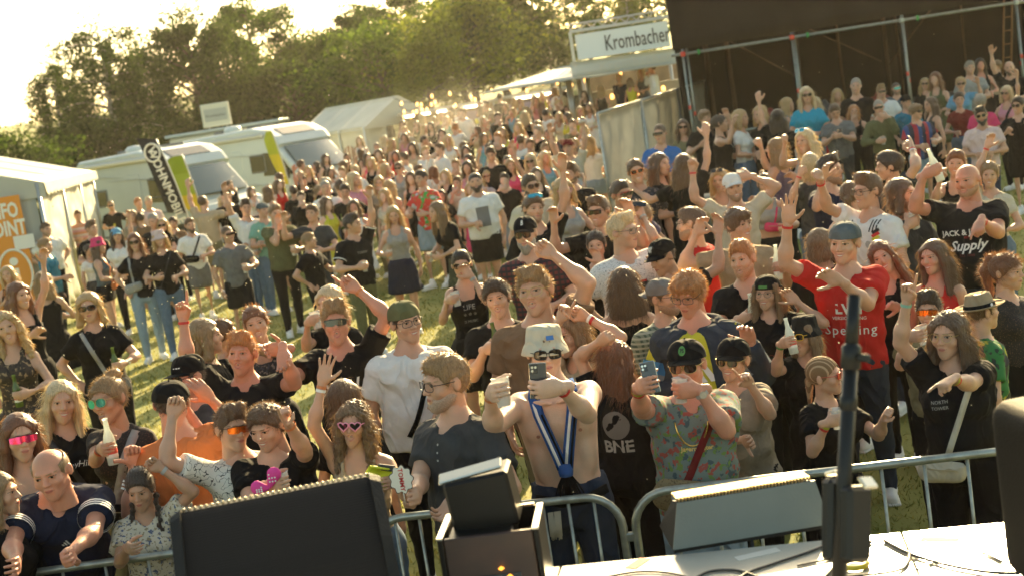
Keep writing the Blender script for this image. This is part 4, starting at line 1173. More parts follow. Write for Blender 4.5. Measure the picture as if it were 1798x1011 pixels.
# grass blades: one mass nobody could count
M_BLADE = mat('grass_blade', (.15, .19, .025), .7, key='blade', rnd=.40, tint2=(.42, .36, .10), trans=.5)
N = 95000; rs = np.random.default_rng(4)
d = 5.2 + 22 * rs.random(N) ** 1.35; a = rs.uniform(-.40, .42, N); x = d * np.tan(a); y = d
gz = np.array([ground(p, q) for p, q in zip(x, y)])
patch = .5 + .5 * np.sin(x * 1.9 + 2 * np.sin(y * .8)) * np.sin(y * 2.3 + 1.5 * np.sin(x * 1.1))
hb = (.022 + .045 * rs.random(N)) * (.55 + .7 * patch); wd = .0035 + .0014 * d * .35; th = rs.uniform(0, math.pi, N); ln = rs.normal(0, .030, (N, 2))
P0 = np.stack([x, y, gz - .004], 1); sd = np.stack([np.cos(th), np.sin(th) * .3, 0 * th], 1) * wd[:, None]
tip = P0 + np.stack([ln[:, 0], ln[:, 1], hb], 1)
g = Geo(); g.add(np.stack([P0 - sd, P0 + sd, tip], 1).reshape(-1, 3), (np.arange(N) * 3)[:, None] + np.array([[0, 1, 2]]))
tag(g.obj('grass', M_BLADE), 'short trodden green and straw coloured grass between the standing people', 'grass', kind='stuff')

# ------------------------------------------------------------------ trees
M_BARK = mat('bark', (.10, .075, .05), .9, var=.4, vscale=6, bump=.6, bscale=20); M_BIRCH = mat('birch_bark', (.42, .38, .32), .8, var=.5, vscale=5)
def leafmat(n, c, t2): return mat('foliage', c, .85, spec=.12, key=('leaf', n), rnd=.5, tint2=t2, trans=.42)
LEAF = [leafmat(0, (.045, .095, .010), (.10, .175, .016)), leafmat(1, (.06, .125, .012), (.14, .22, .02)), leafmat(2, (.034, .068, .010), (.075, .12, .015)), leafmat(3, (.13, .18, .014), (.27, .31, .03))]
def make_tree(seed, H, W, kind='oval', nl=11000, leaf=.24):
    rr = random.Random(seed); ns = np.random.default_rng(seed)
    tr = Geo(); tops = []
    hgt = H * (.80 if kind != 'birch' else .92); pts = [(0, 0, -.4)]
    for i in range(1, 8): pts.append((pts[-1][0] + rr.uniform(-.15, .15), pts[-1][1] + rr.uniform(-.15, .15), hgt * i / 7))
    r0 = H * .020 + .05
    tr.tube(pts, [r0 * (1.25 if i == 0 else 1 - .12 * i) for i in range(8)], 8)
    nb = 26 if kind != 'birch' else 30
    for b in range(nb):
        t = .16 + .80 * (b + rr.random()) / nb; k = min(6, int(t * 7)); f = t * 7 - k
        p0 = np.array(pts[k]) * (1 - f) + np.array(pts[min(7, k + 1)]) * f
        az = b * 2.4 + rr.uniform(-.5, .5)
        if kind == 'oval': L = W * .5 * (math.sin(math.pi * min(1, (t * .92 + .12))) ** .55) * rr.uniform(.7, 1.12); up = .35 + .5 * t
        elif kind == 'birch': L = W * .5 * (1.0 - .55 * t) * rr.uniform(.65, 1.15); up = .55
        else: L = W * .5 * (math.sin(math.pi * min(1, (t * .86 + .13))) ** .4) * rr.uniform(.75, 1.15); up = .45
        bp = [p0]; dirv = np.array([math.cos(az), math.sin(az), up])
        for s in range(4):
            dv = dirv + np.array([rr.uniform(-.25, .25), rr.uniform(-.25, .25), -.12 * s * (2.4 if kind == 'birch' else 1)]); bp.append(bp[-1] + unit(dv) * L / 4 * 1.15)
        tr.tube(bp, [r0 * .34, r0 * .26, r0 * .18, r0 * .10, r0 * .04], 5)
        for s in (2, 3, 4): tops.append((np.array(bp[s]), L * (.30 if s < 4 else .36)))
    tops += [(np.array(pts[-1]) + [0, 0, H * .06], W * .2), (np.array(pts[-1]) + [.5, .2, H * .01], W * .2), (np.array(pts[-1]) + [-.6, -.2, -.1], W * .2)]
    P = []; per = nl // len(tops)
    for c, r in tops:
        r = max(.55, min(1.5, r)) * rr.uniform(.75, 1.15); q = ns.normal(0, 1, (per, 3)); q /= np.linalg.norm(q, axis=1, keepdims=True); q *= (ns.random(per) ** .42)[:, None] * r
        q[:, 2] *= .95
        if kind == 'birch': m = ns.random(per) < .55; q[m, 2] -= ns.random(m.sum()) * 1.7; q[m, :2] *= .6
        P.append(c + q)
    P = np.concatenate(P); n = len(P)
    A = ns.normal(0, 1, (n, 3)); A /= np.linalg.norm(A, axis=1, keepdims=True); B = np.cross(A, ns.normal(0, 1, (n, 3))); B /= np.linalg.norm(B, axis=1, keepdims=True)
    s = (leaf * ns.uniform(.55, 1.2, n))[:, None] * .5
    VV = np.stack([P - A * s, P - B * s * .62, P + A * s, P + B * s * .62], 1).reshape(-1, 3)
    cr = Geo(); cr.add(VV, (np.arange(n) * 4)[:, None] + np.array([[0, 1, 2, 3]]), 0, flat=True)
    return tr.mesh('trunk', [M_BIRCH if kind == 'birch' else M_BARK]), cr.mesh('crown', [LEAF[seed % 4]]), float(np.percentile(P[:, 2], 99.3))
TV = {'birch': make_tree(3, 11, 7.5, 'birch', 17000, .22), 'oval': make_tree(4, 13, 8.5, 'oval', 22000, .29), 'oval2': make_tree(9, 14, 8, 'oval', 22000, .28), 'tall': make_tree(6, 15, 8, 'tall', 22000, .28), 'bush': make_tree(12, 6, 6, 'oval', 9000, .22)}
def tree(kind, u, Z, H, label, leafi, vb=None, rz=0.0, wx=1.0):
    p = at(u, 250, Z); x, y = p[0], p[1]; z = gfar(x, y); H = (at(u, H, Z)[2] - z) * 1.03 if kind != 'bush' and H != int(H) else H
    base = TV[kind][2]; s = H / base
    e = empty('tree', (x, y, z), rz, 1); e.scale = (s * wx, s * wx, s); tag(e, label, 'tree', 'trees behind the festival ground')
    tm, cm, _z = TV[kind]
    o = bpy.data.objects.new('trunk', tm); COL.objects.link(o); o.parent = e
    o = bpy.data.objects.new('crown', cm); COL.objects.link(o); o.parent = e
    o.material_slots[0].link = 'OBJECT'; o.material_slots[0].material = LEAF[leafi]
for a in [
 ('bush', -28, 60, 5.2, 'small broad tree cut by the left edge above the information tent', 2, 0),
 ('birch', 118, 78, 112.5, 'drooping birch at the left end of the row', 2, 1), ('birch', 205, 76, 48.5, 'tallest drooping birch at the left with hanging twigs', 2, 2), ('birch', 268, 80, 92.5, 'slim birch right of the tallest drooping birch', 2, 4),
 ('bush', 150, 74, 4.6, 'low bush under the drooping birches', 2, 2), ('bush', 318, 78, 3.6, 'low dark tree between birches and the dense oval tree', 2, 3),
 ('oval', 365, 84, 28.5, 'dense dark oval tree standing alone against the sky', 2, 0), ('tall', 478, 90, -2.5, 'tall broad green tree left of the middle', 0, 1), ('oval2', 420, 92, 140.5, 'lower tree filling the gap right of the oval tree', 2, 5),
 ('oval', 560, 92, 66.5, 'round green tree above the white marquee', 1, 2), ('oval2', 650, 88, 18.5, 'dark tree right above the marquee ridge', 2, 3), ('tall', 725, 96, -12.5, 'tall tree reaching the upper edge left of the middle', 0, 4),
 ('oval2', 770, 74, 66.5, 'bright yellow-green young tree behind the string lights', 3, 0), ('oval', 850, 90, -20.5, 'broad tree behind the food stalls', 1, 5), ('oval2', 935, 92, 5.5, 'tree left of the beer sign', 0, 1),
 ('birch', 985, 84, 12.5, 'thin tree with sky gaps behind the beer sign', 0, 3), ('tall', 1060, 96, -15.5, 'loose crown right behind the beer sign', 1, 2), ('birch', 1135, 88, -8.5, 'thin crowned tree at the edge of the second stage', 3, 0),
 ('oval', 1230, 96, 13, 'tree hidden mostly by the second stage cloth', 0, 2),
 ('bush', 690, 80, 6.4, 'low green bush behind the marquee gable', 1, 1), ('bush', 830, 78, 6.6, 'low green bush behind the stalls', 3, 4), ('bush', 905, 82, 7.4, 'bushy dark tree behind the awning tip', 2, 2), ('bush', 530, 84, 6.2, 'dark bush behind the motorhomes', 2, 5),
]:
    tree(a[0], a[1], a[2], a[3], a[4], a[5], rz=a[6], wx=(1.02 if a[1] in (365, 478) else 1.2) if a[0] != 'birch' else 1.1)
# more of the same wood on both sides, beyond the frame
for i, u in enumerate((-420, -260, 1400, 1600, 1850, 2100)):
    tree(['oval', 'tall', 'oval2'][i % 3], u, 95 + 5 * (i % 2), 12 + i % 3, ['round tree outside the left edge', 'tall tree outside the left edge', 'tree hidden behind the second stage, left', 'tree hidden behind the second stage, middle', 'tree beyond the right edge', 'farthest tree beyond the right edge'][i], i % 3, rz=i, wx=1.3)

# ------------------------------------------------------------------ tents, motorhomes, flags
M_TARP = mat('tent_canvas', (.50, .50, .43), .55, var=.06, vscale=1.5, bump=.35, bscale=3, trans=.15); M_WHITE = mat('white_paint', (.49, .54, .53), .28, spec=.5, coat=.3, var=.03, vscale=2); M_ALU = mat('aluminium', (.50, .50, .47), .35, metal=.8, bump=.1)
M_GALV = mat('galvanised_steel', (.42, .44, .41), .38, metal=.75, var=.2, vscale=25, bump=.15, bscale=60); M_DKGL = mat('dark_window', (.018, .022, .020), .06, spec=.8); M_RUB = mat('rubber', (.02, .02, .02), .8); M_GREYP = mat('grey_plastic', (.12, .125, .12), .5); M_BLKP = mat('black_paint', (.012, .012, .013), .4)
M_ORANGE = mat('orange_banner', (.72, .27, .03), .7, bump=.2, bscale=4); M_WINK = mat('white_ink', (.80, .76, .66), .7); M_LAMP = mat('lit_lamp', (1, .8, .5), .4, emit=(1, .42, .09), estr=1.5); M_STRIP = mat('light_strip', (1, .95, .85), .4, emit=(1, .8, .5), estr=2.5)

def sheet(g, A, B, C, D, nu=18, nv=10, amp=.03, seed=1, m=0, th=.012):
    """cloth between four corners (A-B bottom, D-C top) with soft folds and real thickness"""
    A, B, C, D = map(np.array, (A, B, C, D)); nrm = unit(np.cross(B - A, D - A)); V = []
    for off in (0, th):
        for i in range(nu + 1):
            for j in range(nv + 1):
                s, t = i / nu, j / nv; p = (A * (1 - s) + B * s) * (1 - t) + (D * (1 - s) + C * s) * t
                w = amp * (math.sin(s * 23 + seed + 2 * math.sin(t * 5)) * .5 + math.sin(s * 9 - t * 7 + seed * 2) * .6 + .3 * math.sin(t * 19 + s * 31)) * min(1, 4 * s, 4 * (1 - s), 6 * (1 - t))
                V.append(p + nrm * (w - off))
    F = []; L = (nu + 1) * (nv + 1); q = nv + 1
    for i in range(nu):
        for j in range(nv):
            a = i * q + j; F.append((a, a + q, a + q + 1, a + 1)); F.append((L + a, L + a + 1, L + a + q + 1, L + a + q))
    for i in range(nu):
        for j in (0, nv): a = i * q + j; F.append((a, L + a, L + a + q, a + q))
    for j in range(nv):
        for i in (0, nu): a = i * q + j; F.append((a, a + 1, L + a + 1, L + a))
    return g.add(V, F, m)

# information tent (near gable towards the camera, long wall running away to the right)
def info_tent():
    o = at(62, 322, 28); o2 = at(158, 300, 42); e = empty('information_tent', (0, 0, 0)); tag(e, 'white information tent with orange banner at the left edge', 'tent')
    ze = float(o[2]); zr = ze + 1.1; dl = unit(C_(o2[0] - o[0], o2[1] - o[1], 0)); Lh = float(np.linalg.norm((o2 - o)[:2])); dw = C_(-dl[1], dl[0], 0); Wd = 6.4; o = C_(o[0], o[1], 0)
    g0 = ground(o[0], o[1]); ze -= 0; e.location = (o[0], o[1], 0)
    def p(a, b, z): return dl * a + dw * b + C_(0, 0, z)
    nb = 3
    for i in range(nb):
        a0, a1 = Lh * i / nb, Lh * (i + 1) / nb
        g = Geo(); sheet(g, p(a0, 0, g0), p(a1, 0, g0), p(a1, 0, ze), p(a0, 0, ze), 20, 14, .10, i * 3.1); g.obj('side_wall', M_TARP, e)
        g = Geo(); sheet(g, p(a0, -.16, ze - .02), p(a1, -.16, ze - .02), p(a1, Wd / 2, zr), p(a0, Wd / 2, zr), 10, 6, .02, i); g.obj('roof_panel', M_TARP, e)
        g = Geo(); sheet(g, p(a1, Wd + .16, ze - .02), p(a0, Wd + .16, ze - .02), p(a0, Wd / 2, zr), p(a1, Wd / 2, zr), 6, 4, .02, i); g.obj('roof_panel', M_TARP, e)
        # scalloped valance
        g = Geo(); n = 14; V = []; 
        for k in range(n + 1):
            t = a0 + (a1 - a0) * k / n; zz = ze - .22 - (.07 if k % 2 else 0); V += [p(t, -.17, ze), p(t, -.19, zz)]
        V = np.array(V); V2 = V + dw * .012; m_ = len(V); F = [(2 * k, 2 * k + 1, 2 * k + 3, 2 * k + 2) for k in range(n)]
        g.add(np.concatenate([V, V2]), F + [tuple(q + m_ for q in f[::-1]) for f in F]); g.obj('valance', M_TARP, e)
    g = Geo(); V = [p(-.02, -.16, ze), p(-.02, Wd / 2, zr), p(-.02, Wd + .16, ze), p(-.03, Wd + .16, ze - .3), p(-.03, -.16, ze - .3)]
    V = np.array(V); g.add(np.concatenate([V, V + dl * .012]), [(0, 1, 2, 3, 4), (9, 8, 7, 6, 5)]); g.obj('gable_cloth', M_TARP, e)
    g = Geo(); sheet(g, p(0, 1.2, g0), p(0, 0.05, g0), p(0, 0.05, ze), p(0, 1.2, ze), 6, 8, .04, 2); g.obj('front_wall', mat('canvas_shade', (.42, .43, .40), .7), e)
    for a in (0, Lh / 3, 2 * Lh / 3, Lh):
        for b in (0, Wd):
            g = Geo(); q = p(a, b - .02, 0); g.tube([q + C_(0, 0, g0), q + C_(0, 0, ze)], .045, 8); g.obj('post', M_ALU, e)
    # banner on the front
    b = Geo(); bw = 2.3; c = p(-.20, .34 + bw / 2, 0); T = np.eye(4); T[:3, 0] = -dw; T[:3, 1] = dl; T[:3, 2] = (0, 0, 1); T[:3, 3] = c
    b.prism([(-bw / 2, g0 + .25), (bw / 2, g0 + .25), (bw / 2, 2.68), (-bw / 2, 2.68)], .02, T); bo = b.obj('banner', M_ORANGE, e)
    for txt, z, sz in (('INFO', 2.38, .42), ('POINT', 2.02, .42)):
        t = text_geo(txt, sz, bold=.014); T2 = T.copy(); T2[:3, 3] = c + C_(0, 0, z) - dl * .006 - dw * .78; T2[:3, :3] = T2[:3, :3] @ np.diag([.62, 1, 1]); g = Geo(); g.join(t, T2); g.obj('lettering', M_WINK, bo)
    g = Geo(); ring = [(math.cos(a) * .32, math.sin(a) * .48) for a in np.linspace(0, 2 * math.pi, 33)]
    pts = [c + C_(0, 0, 1.12) - dl * .01 - dw * .80 + (-dw) * x + C_(0, 0, z) for x, z in ring]; g.tube(pts, .028, 6, cap=False, squash=(1, 1)); g.obj('emblem_ring', M_WINK, bo)
    g = Geo(); T2 = T.copy(); T2[:3, 3] = c + C_(0, 0, 1.12) - dl * .006 - dw * .80
    g.prism([(-.07, -.34), (.07, -.34), (.07, .10), (-.07, .10)], .004, T2); g.prism([(.085 * math.cos(a), .24 + .085 * math.sin(a)) for a in np.linspace(0, 2 * math.pi, 13)[:-1]], .004, T2); g.obj('emblem_i', M_WINK, bo)
    g = Geo(); T3 = T.copy(); T3[:3, 3] = c + C_(0, 0, 1.86) - dl * .03 + dw * -(1.08); g.prism([(-.2, -.28), (.2, -.28), (.2, .0), (-.2, .0)], .01, T3); g.obj('notice_sheet', mat('paper', (.75, .72, .66), .8), bo)
info_tent()

def motorhome(u, Z, ang, sc, label, long=7.2, skyl=True):
    p = at(u, 320, Z); z = gfar(p[0], p[1]); e = empty('motorhome', (p[0], p[1], z), -ang, sc); tag(e, label, 'motorhome', 'motorhomes parked on the meadow')
    W = 2.3; L = long
    prof = [(0, .50), (-.04, .62), (-.05, 2.55), (.02, 2.78), (.22, 2.92), (L - 2.3, 2.98), (L - 1.75, 2.88), (L - 1.25, 2.62), (L - 1.05, 2.38), (L - 1.12, 2.26), (L - .28, 1.42), (L - .18, 1.32), (L + .22, 1.18), (L + .36, 1.02), (L + .42, .60), (L + .34, .34), (L - .1, .32),
            (L - .35, .36), (L - .42, .62), (L - .62, .76), (L - .88, .76), (L - 1.08, .62), (L - 1.15, .36), (2.55, .36), (2.5, .62), (2.3, .76), (2.02, .76), (1.82, .62), (1.76, .42), (.3, .42)]
    # body with rounded edges: the profile swept across the width, pulled in at both sides
    ys = [(-W / 2, .93), (-W / 2 + .05, .985), (-W / 2 + .14, 1), (W / 2 - .14, 1), (W / 2 - .05, .985), (W / 2, .93)]; c0 = C_(L * .5, 0, 1.5)
    n = len(prof); V = []
    for y, f in ys:
        for x, zz in prof:
            fx = 1 - (1 - f) * .35; fz = 1 - (1 - f) * .55 if zz > 1.2 else 1; V.append((c0[0] + (x - c0[0]) * fx, y, 1.2 + (zz - 1.2) * fz if zz > 1.2 else zz))
    F = [(i * n + j, i * n + (j + 1) % n, (i + 1) * n + (j + 1) % n, (i + 1) * n + j) for i in range(5) for j in range(n)] + [tuple(range(n))[::-1], tuple(5 * n + j for j in range(n))]
    F = [f[::-1] for f in F]
    g = Geo(); g.add(V, F, 0, flat=True); g.obj('body', M_WHITE, e)
    # windscreen as a bowed panel
    g = Geo(); V = []
    for k in range(9):
        y = -1.0 + 2.0 * k / 8; bow = .10 * (1 - (y / 1.0) ** 2)
        V += [(L - .30 + bow, y * 1.02, 1.46), (L - 1.06 + bow, y * .93, 2.26)]
    V = np.array(V); g.add(np.concatenate([V, V + C_(.03, 0, .03)]), [(2 * k, 2 * k + 1, 2 * k + 3, 2 * k + 2) for k in range(8)] + [(18 + 2 * k, 18 + 2 * k + 2, 18 + 2 * k + 3, 18 + 2 * k + 1) for k in range(8)]); g.obj('windscreen', mat('windscreen', (.10, .13, .12), .08, spec=.8, coat=.5), e)
    for y in (-.45, .25): g = Geo(); g.tube([(L - .22, y, 1.47), (L - .55, y + .5, 1.82)], .012, 4); g.obj('wiper', M_BLKP, e)
    if skyl: g = Geo(); g.box((L - 1.50, 0, 2.76), (.52, 1.35, .03), rotm('y', .48), bev=.01); g.obj('skylight', M_DKGL, e)
    sy = -W / 2 - .006
    def side(nm, x, zz, w, h, m, d=.03, sub=None):
        g = Geo(); g.box((x, sy, zz), (w, d, h), bev=.012); o = g.obj(nm, m, e)
        if sub: g = Geo(); g.box((x, sy - d * .6, zz), (w - .10, .012, h - .10), bev=.004); g.obj(sub, M_DKGL, o)
        return o
    side('window', 1.15, 1.72, .72, .52, M_GREYP, sub='pane'); side('window', 4.05, 1.85, .74, .58, M_GREYP, sub='pane'); side('habitation_door', 3.0, 1.45, .62, 1.75, M_WHITE, .02)
    # cab window follows the door line
    g = Geo(); T = T4(t=(0, sy - .012, 0)); g.prism([(L - 1.95, 1.45), (L - .55, 1.40), (L - 1.15, 2.12), (L - 1.85, 2.16)], .02, T); g.obj('cab_window', M_DKGL, e)
    side('service_hatch', .75, .95, .8, .42, M_WHITE, .015); side('rub_strip', L * .45, .55, L * .62, .07, M_GREYP, .03)
    M_DEC = mat('grey_decal', (.22, .24, .23), .5)
    for (x0, z0, x1, z1, w) in ((1.7, 2.2, 4.9, 2.02, .05), (2.2, 1.30, 5.3, 1.02, .07), (.5, 2.32, 2.5, 2.26, .03)):
        g = Geo(); g.tube([(x0, sy - .003, z0), ((x0 + x1) / 2, sy - .003, (z0 + z1) / 2 + .05), (x1, sy - .003, z1)], [w * .3, w, w * .2], 6, squash=(1, .1)); g.obj('side_stripe', M_DEC, e)
    g = Geo(); g.box((2.6, sy - .05, 2.70), (3.9, .11, .13), bev=.03); g.obj('awning_case', M_ALU, e)
    for x in (1.3, 3.0): g = Geo(); g.box((x, .2, 3.0), (.75, .75, .10), bev=.03); g.obj('roof_hatch', M_GREYP, e)
    g = Geo(); g.lathe([(0, 0), (.28, 0), (.30, .12), (.2, .2), (0, .22)], 16, c=(2.1, -.3, 2.94)); g.obj('satellite_dish', M_WHITE, e)
    for x in (2.16, L - .75):
        for y in (-W / 2 + .16, W / 2 - .16):
            g = Geo(); g.tube([(x, y - .11, .34), (x, y + .11, .34)], .34, 20); wo = g.obj('wheel', M_RUB, e)
            g = Geo(); g.tube([(x, y - .118, .34), (x, y - .10, .34)], .21, 14); g.obj('wheel_rim', M_ALU, wo)
    for y in (-.82, .82):
        g = Geo(); F2 = Field((L + .02, y - .28, .78), (L + .42, y + .28, 1.16), .03); F2.ell((L + .20, y, .98), (.16, .23, .11), 0); F2.geo().obj('headlight', M_DKGL, e) if False else None
        g.box((L + .31, y, .98), (.10, .40, .17), rotm('z', 0.25 * np.sign(y)), bev=.03); g.obj('headlight', mat('lamp_glass', (.55, .56, .52), .1, coat=1), e)
    g = Geo(); g.box((L + .41, 0, .72), (.06, 1.1, .18), bev=.02); g.obj('grille', M_BLKP, e)
    g = Geo(); g.box((L + .45, 0, .50), (.02, .52, .11)); g.obj('number_plate', M_WINK, e)
    for y in (-1.28, 1.28): g = Geo(); g.box((L - .75, y, 1.45), (.10, .16, .32), bev=.03); g.obj('wing_mirror', M_BLKP, e)
motorhome(194, 47, R(42), 1.10, 'white motorhome nearest the information tent, behind the black flag', long=5.7)
motorhome(366, 54, R(40), 1.16, 'white motorhome in the middle with skylight, behind the slim yellow flag', long=6.2)
motorhome(500, 60, R(40), .74, 'low white van nose between the motorhome and the marquee', long=6.0, skyl=False)

def flag(u, v, Z, H, lean, cols, label, text=None, feather=True, w=.62):
    p = at(u, v, Z); z0 = ground(p[0], min(p[1], 46)); e = empty('beach_flag', (p[0], p[1], z0)); tag(e, label, 'flag', 'advertising flags by the motorhomes')
    n = 16; c = []
    for i in range(n + 1):
        t = i / n; c.append(C_(-lean * H * (t ** 1.7), 0, H * t))
    if feather:
        for i in range(5): c.append(c[-1] + C_(-.10 + -.02 * i, 0, .03 - .035 * i))
    g = Geo(); g.tube(c, [.020] * (n + 1) + ([.010] * 5 if feather else []), 6); g.obj('flag_pole', M_ALU, e)
    g = Geo(); g.box((0, 0, .03), (.5, .5, .06), bev=.01); g.obj('flag_base', M_GREYP, e)
    V = []; m = 14
    lo_ = .34
    for off in (0, .008):
        for i in range(m + 1):
            t = lo_ + (1 - lo_) * i / m; b = C_(-lean * H * (t ** 1.7), 0, H * t); s = (t - lo_) / (1 - lo_)
            ww = w * (math.sin(math.pi * min(1, .06 + .62 * s)) ** .6 if feather else 1.0)
            if feather and s > .85: ww *= 1 - (s - .85) * 2.5
            for k in range(5): q = k / 4; V.append(b + C_(-ww * q, off + .05 * math.sin(q * 5 + t * 9) * q, .10 * q * (0 if feather else 1)))
    F = []; Ls = (m + 1) * 5
    for i in range(m):
        for k in range(4): a = i * 5 + k; F.append((a, a + 1, a + 6, a + 5)); F.append((Ls + a, Ls + a + 5, Ls + a + 6, Ls + a + 1))
    mats_ = [mat('flag_cloth', cc, .7, trans=.25) for cc in cols]; mi = []
    for i in range(m):
        for k in range(4): q = 0 if len(cols) == 1 else (min(len(cols) - 1, int((1 - i / m) * len(cols)))); mi += [q, q]
    g = Geo(); g.add(V, F, np.array(mi)); fo = g.obj('flag_sheet', mats_, e)
    if text:
        t_ = text_geo(text, .33, bold=.007); a = math.atan(lean * 1.35); Rm = rotm('y', math.pi / 2 - a); b = C_(-lean * H * (.60 ** 1.7) - w * .47, -.06, H * .60)
        g = Geo(); g.join(t_, T4(Rm, b)); g.obj('lettering', M_WINK, fo)
        g = Geo(); cc = C_(-lean * H * (.89 ** 1.7) - w * .47, -.05, H * .89); g.tube([cc + C_(.21 * math.cos(q), 0, .25 * math.sin(q)) for q in np.linspace(0, 2 * math.pi, 21)], .030, 5, cap=False)
        g.tube([cc + C_(.02, 0, -.12), cc + C_(-.04, 0, 0), cc + C_(.03, 0, .12)], .028, 5); g.obj('emblem', M_WINK, fo)
flag(338, 398, 38, 3.25, .17, [(.012, .012, .014)], 'black banner flag with white vertical lettering and round emblem leaning left', 'WOHNMOBILE', False, .54)
flag(364, 402, 39, 2.65, .12, [(.30, .38, .02), (.36, .44, .05), (.62, .50, .03)], 'green and yellow feather flag right behind the black banner flag', None, True, .66)
flag(512, 330, 42, 2.55, .12, [(.42, .46, .03), (.60, .52, .03)], 'slim yellow-green feather flag in front of the middle motorhome', None, True, .34)

# trailer with roof sign behind the motorhomes
p = at(330, 330, 70); e = empty('sign_trailer', (p[0], p[1], gfar(p[0], p[1])), -R(4)); tag(e, 'flat roofed trailer with upright sign board behind the motorhomes', 'trailer')
g = Geo(); g.box((2.6, 0, 1.9), (5.6, 2.2, 2.6), bev=.08); g.obj('body', mat('cream_panel', (.62, .60, .50), .5), e)
g = Geo(); g.box((2.6, 0, 3.30), (5.9, 2.5, .16), bev=.03); g.obj('roof_slab', M_WHITE, e)
g = Geo(); g.box((2.35, -.9, 4.05), (1.45, .10, 1.15), bev=.02); so = g.obj('sign_board', mat('cream_board', (.70, .66, .52), .6), e)
g = Geo(); g.box((2.35, -.965, 4.05), (1.15, .02, .62)); g.obj('sign_panel', mat('sign_grey', (.45, .45, .40), .6), so)
g = Geo(); g.join(text_geo('Krombacher', .20), T4(t=(2.35, -.985, 4.02))); g.obj('lettering', mat('dark_ink', (.05, .045, .04), .7), so)
for x in (1.9, 2.8): g = Geo(); g.tube([(x, -.85, 3.3), (x, -.85, 3.6)], .03, 6); g.obj('bracket', M_ALU, e)

# white marquee
def marquee():
    u0, Z0 = 516, 56; p = at(u0, 250, Z0); q = at(642, 240, 52); gz = ground(p[0], 46) - .4
    e = empty('marquee', (p[0], p[1], gz)); tag(e, 'white gabled party marquee with arched windows behind the crowd', 'tent')
    dx = unit(C_(q[0] - p[0], q[1] - p[1], 0)); L = math.hypot(q[0] - p[0], q[1] - p[1]); dy = C_(-dx[1], dx[0], 0); W = 3.6
    ze = at(600, 229, 54)[2] - gz; zr = at(690, 170, 54)[2] - gz; P_ = lambda a, b, z: dx * a + dy * b + C_(0, 0, z)
    nb = 3
    for i in range(nb):
        a0, a1 = L * i / nb, L * (i + 1) / nb
        g = Geo(); sheet(g, P_(a0, -.1, ze - .1), P_(a1, -.1, ze - .1), P_(a1, W / 2, zr), P_(a0, W / 2, zr), 8, 6, .02, i); g.obj('roof_panel', M_TARP, e)
        g = Geo(); sheet(g, P_(a1, W + .1, ze - .1), P_(a0, W + .1, ze - .1), P_(a0, W / 2, zr), P_(a1, W / 2, zr), 4, 4, .02, i); g.obj('roof_panel', M_TARP, e)
        g = Geo(); sheet(g, P_(a0, 0, 0), P_(a1, 0, 0), P_(a1, 0, ze), P_(a0, 0, ze), 10, 8, .04, i + 5); w = g.obj('side_wall', M_TARP, e)
        if i > 0:
            for k in (.3, .7):
                c = P_(a0 + (a1 - a0) * k, -.05, 0); T = np.eye(4); T[:3, 0] = dx; T[:3, 1] = dy; T[:3, 3] = c
                arch = [(-.38, ze * .35), (.38, ze * .35), (.38, ze * .68)] + [(.38 * math.cos(a), ze * .68 + .30 * math.sin(a)) for a in np.linspace(.3, math.pi - .3, 6)] + [(-.38, ze * .68)]
                g = Geo(); g.prism(arch, .03, T); wo = g.obj('window', mat('marquee_window', (.20, .09, .06), .25), e)
                for xx in (-.13, .13): g = Geo(); T2 = T.copy(); T2[:3, 3] = c - dy * .012; g.prism([(xx - .015, ze * .35), (xx + .015, ze * .35), (xx + .015, ze * .80), (xx - .015, ze * .80)], .01, T2); g.obj('window_bar', M_WINK, wo)
    for a, s in ((0, -1), (L, 1)):
        V = np.array([P_(a, -.1, ze - .1), P_(a, W + .1, ze - .1), P_(a, W / 2, zr)]); g = Geo(); g.add(np.concatenate([V, V + dx * .012 * s]), [(0, 1, 2), (5, 4, 3)]); g.obj('gable_cloth', M_TARP, e)
    g = Geo(); sheet(g, P_(L, 0, 0), P_(L, 1.0, 0), P_(L, 1.0, ze), P_(L, 0, ze), 4, 6, .04, 8); g.obj('gable_wall', M_TARP, e)
    for a in (0, L / 3, 2 * L / 3, L):
        g = Geo(); g.tube([P_(a, -.04, 0), P_(a, -.04, ze)], .035, 6); g.obj('post', M_WHITE, e)
marquee()

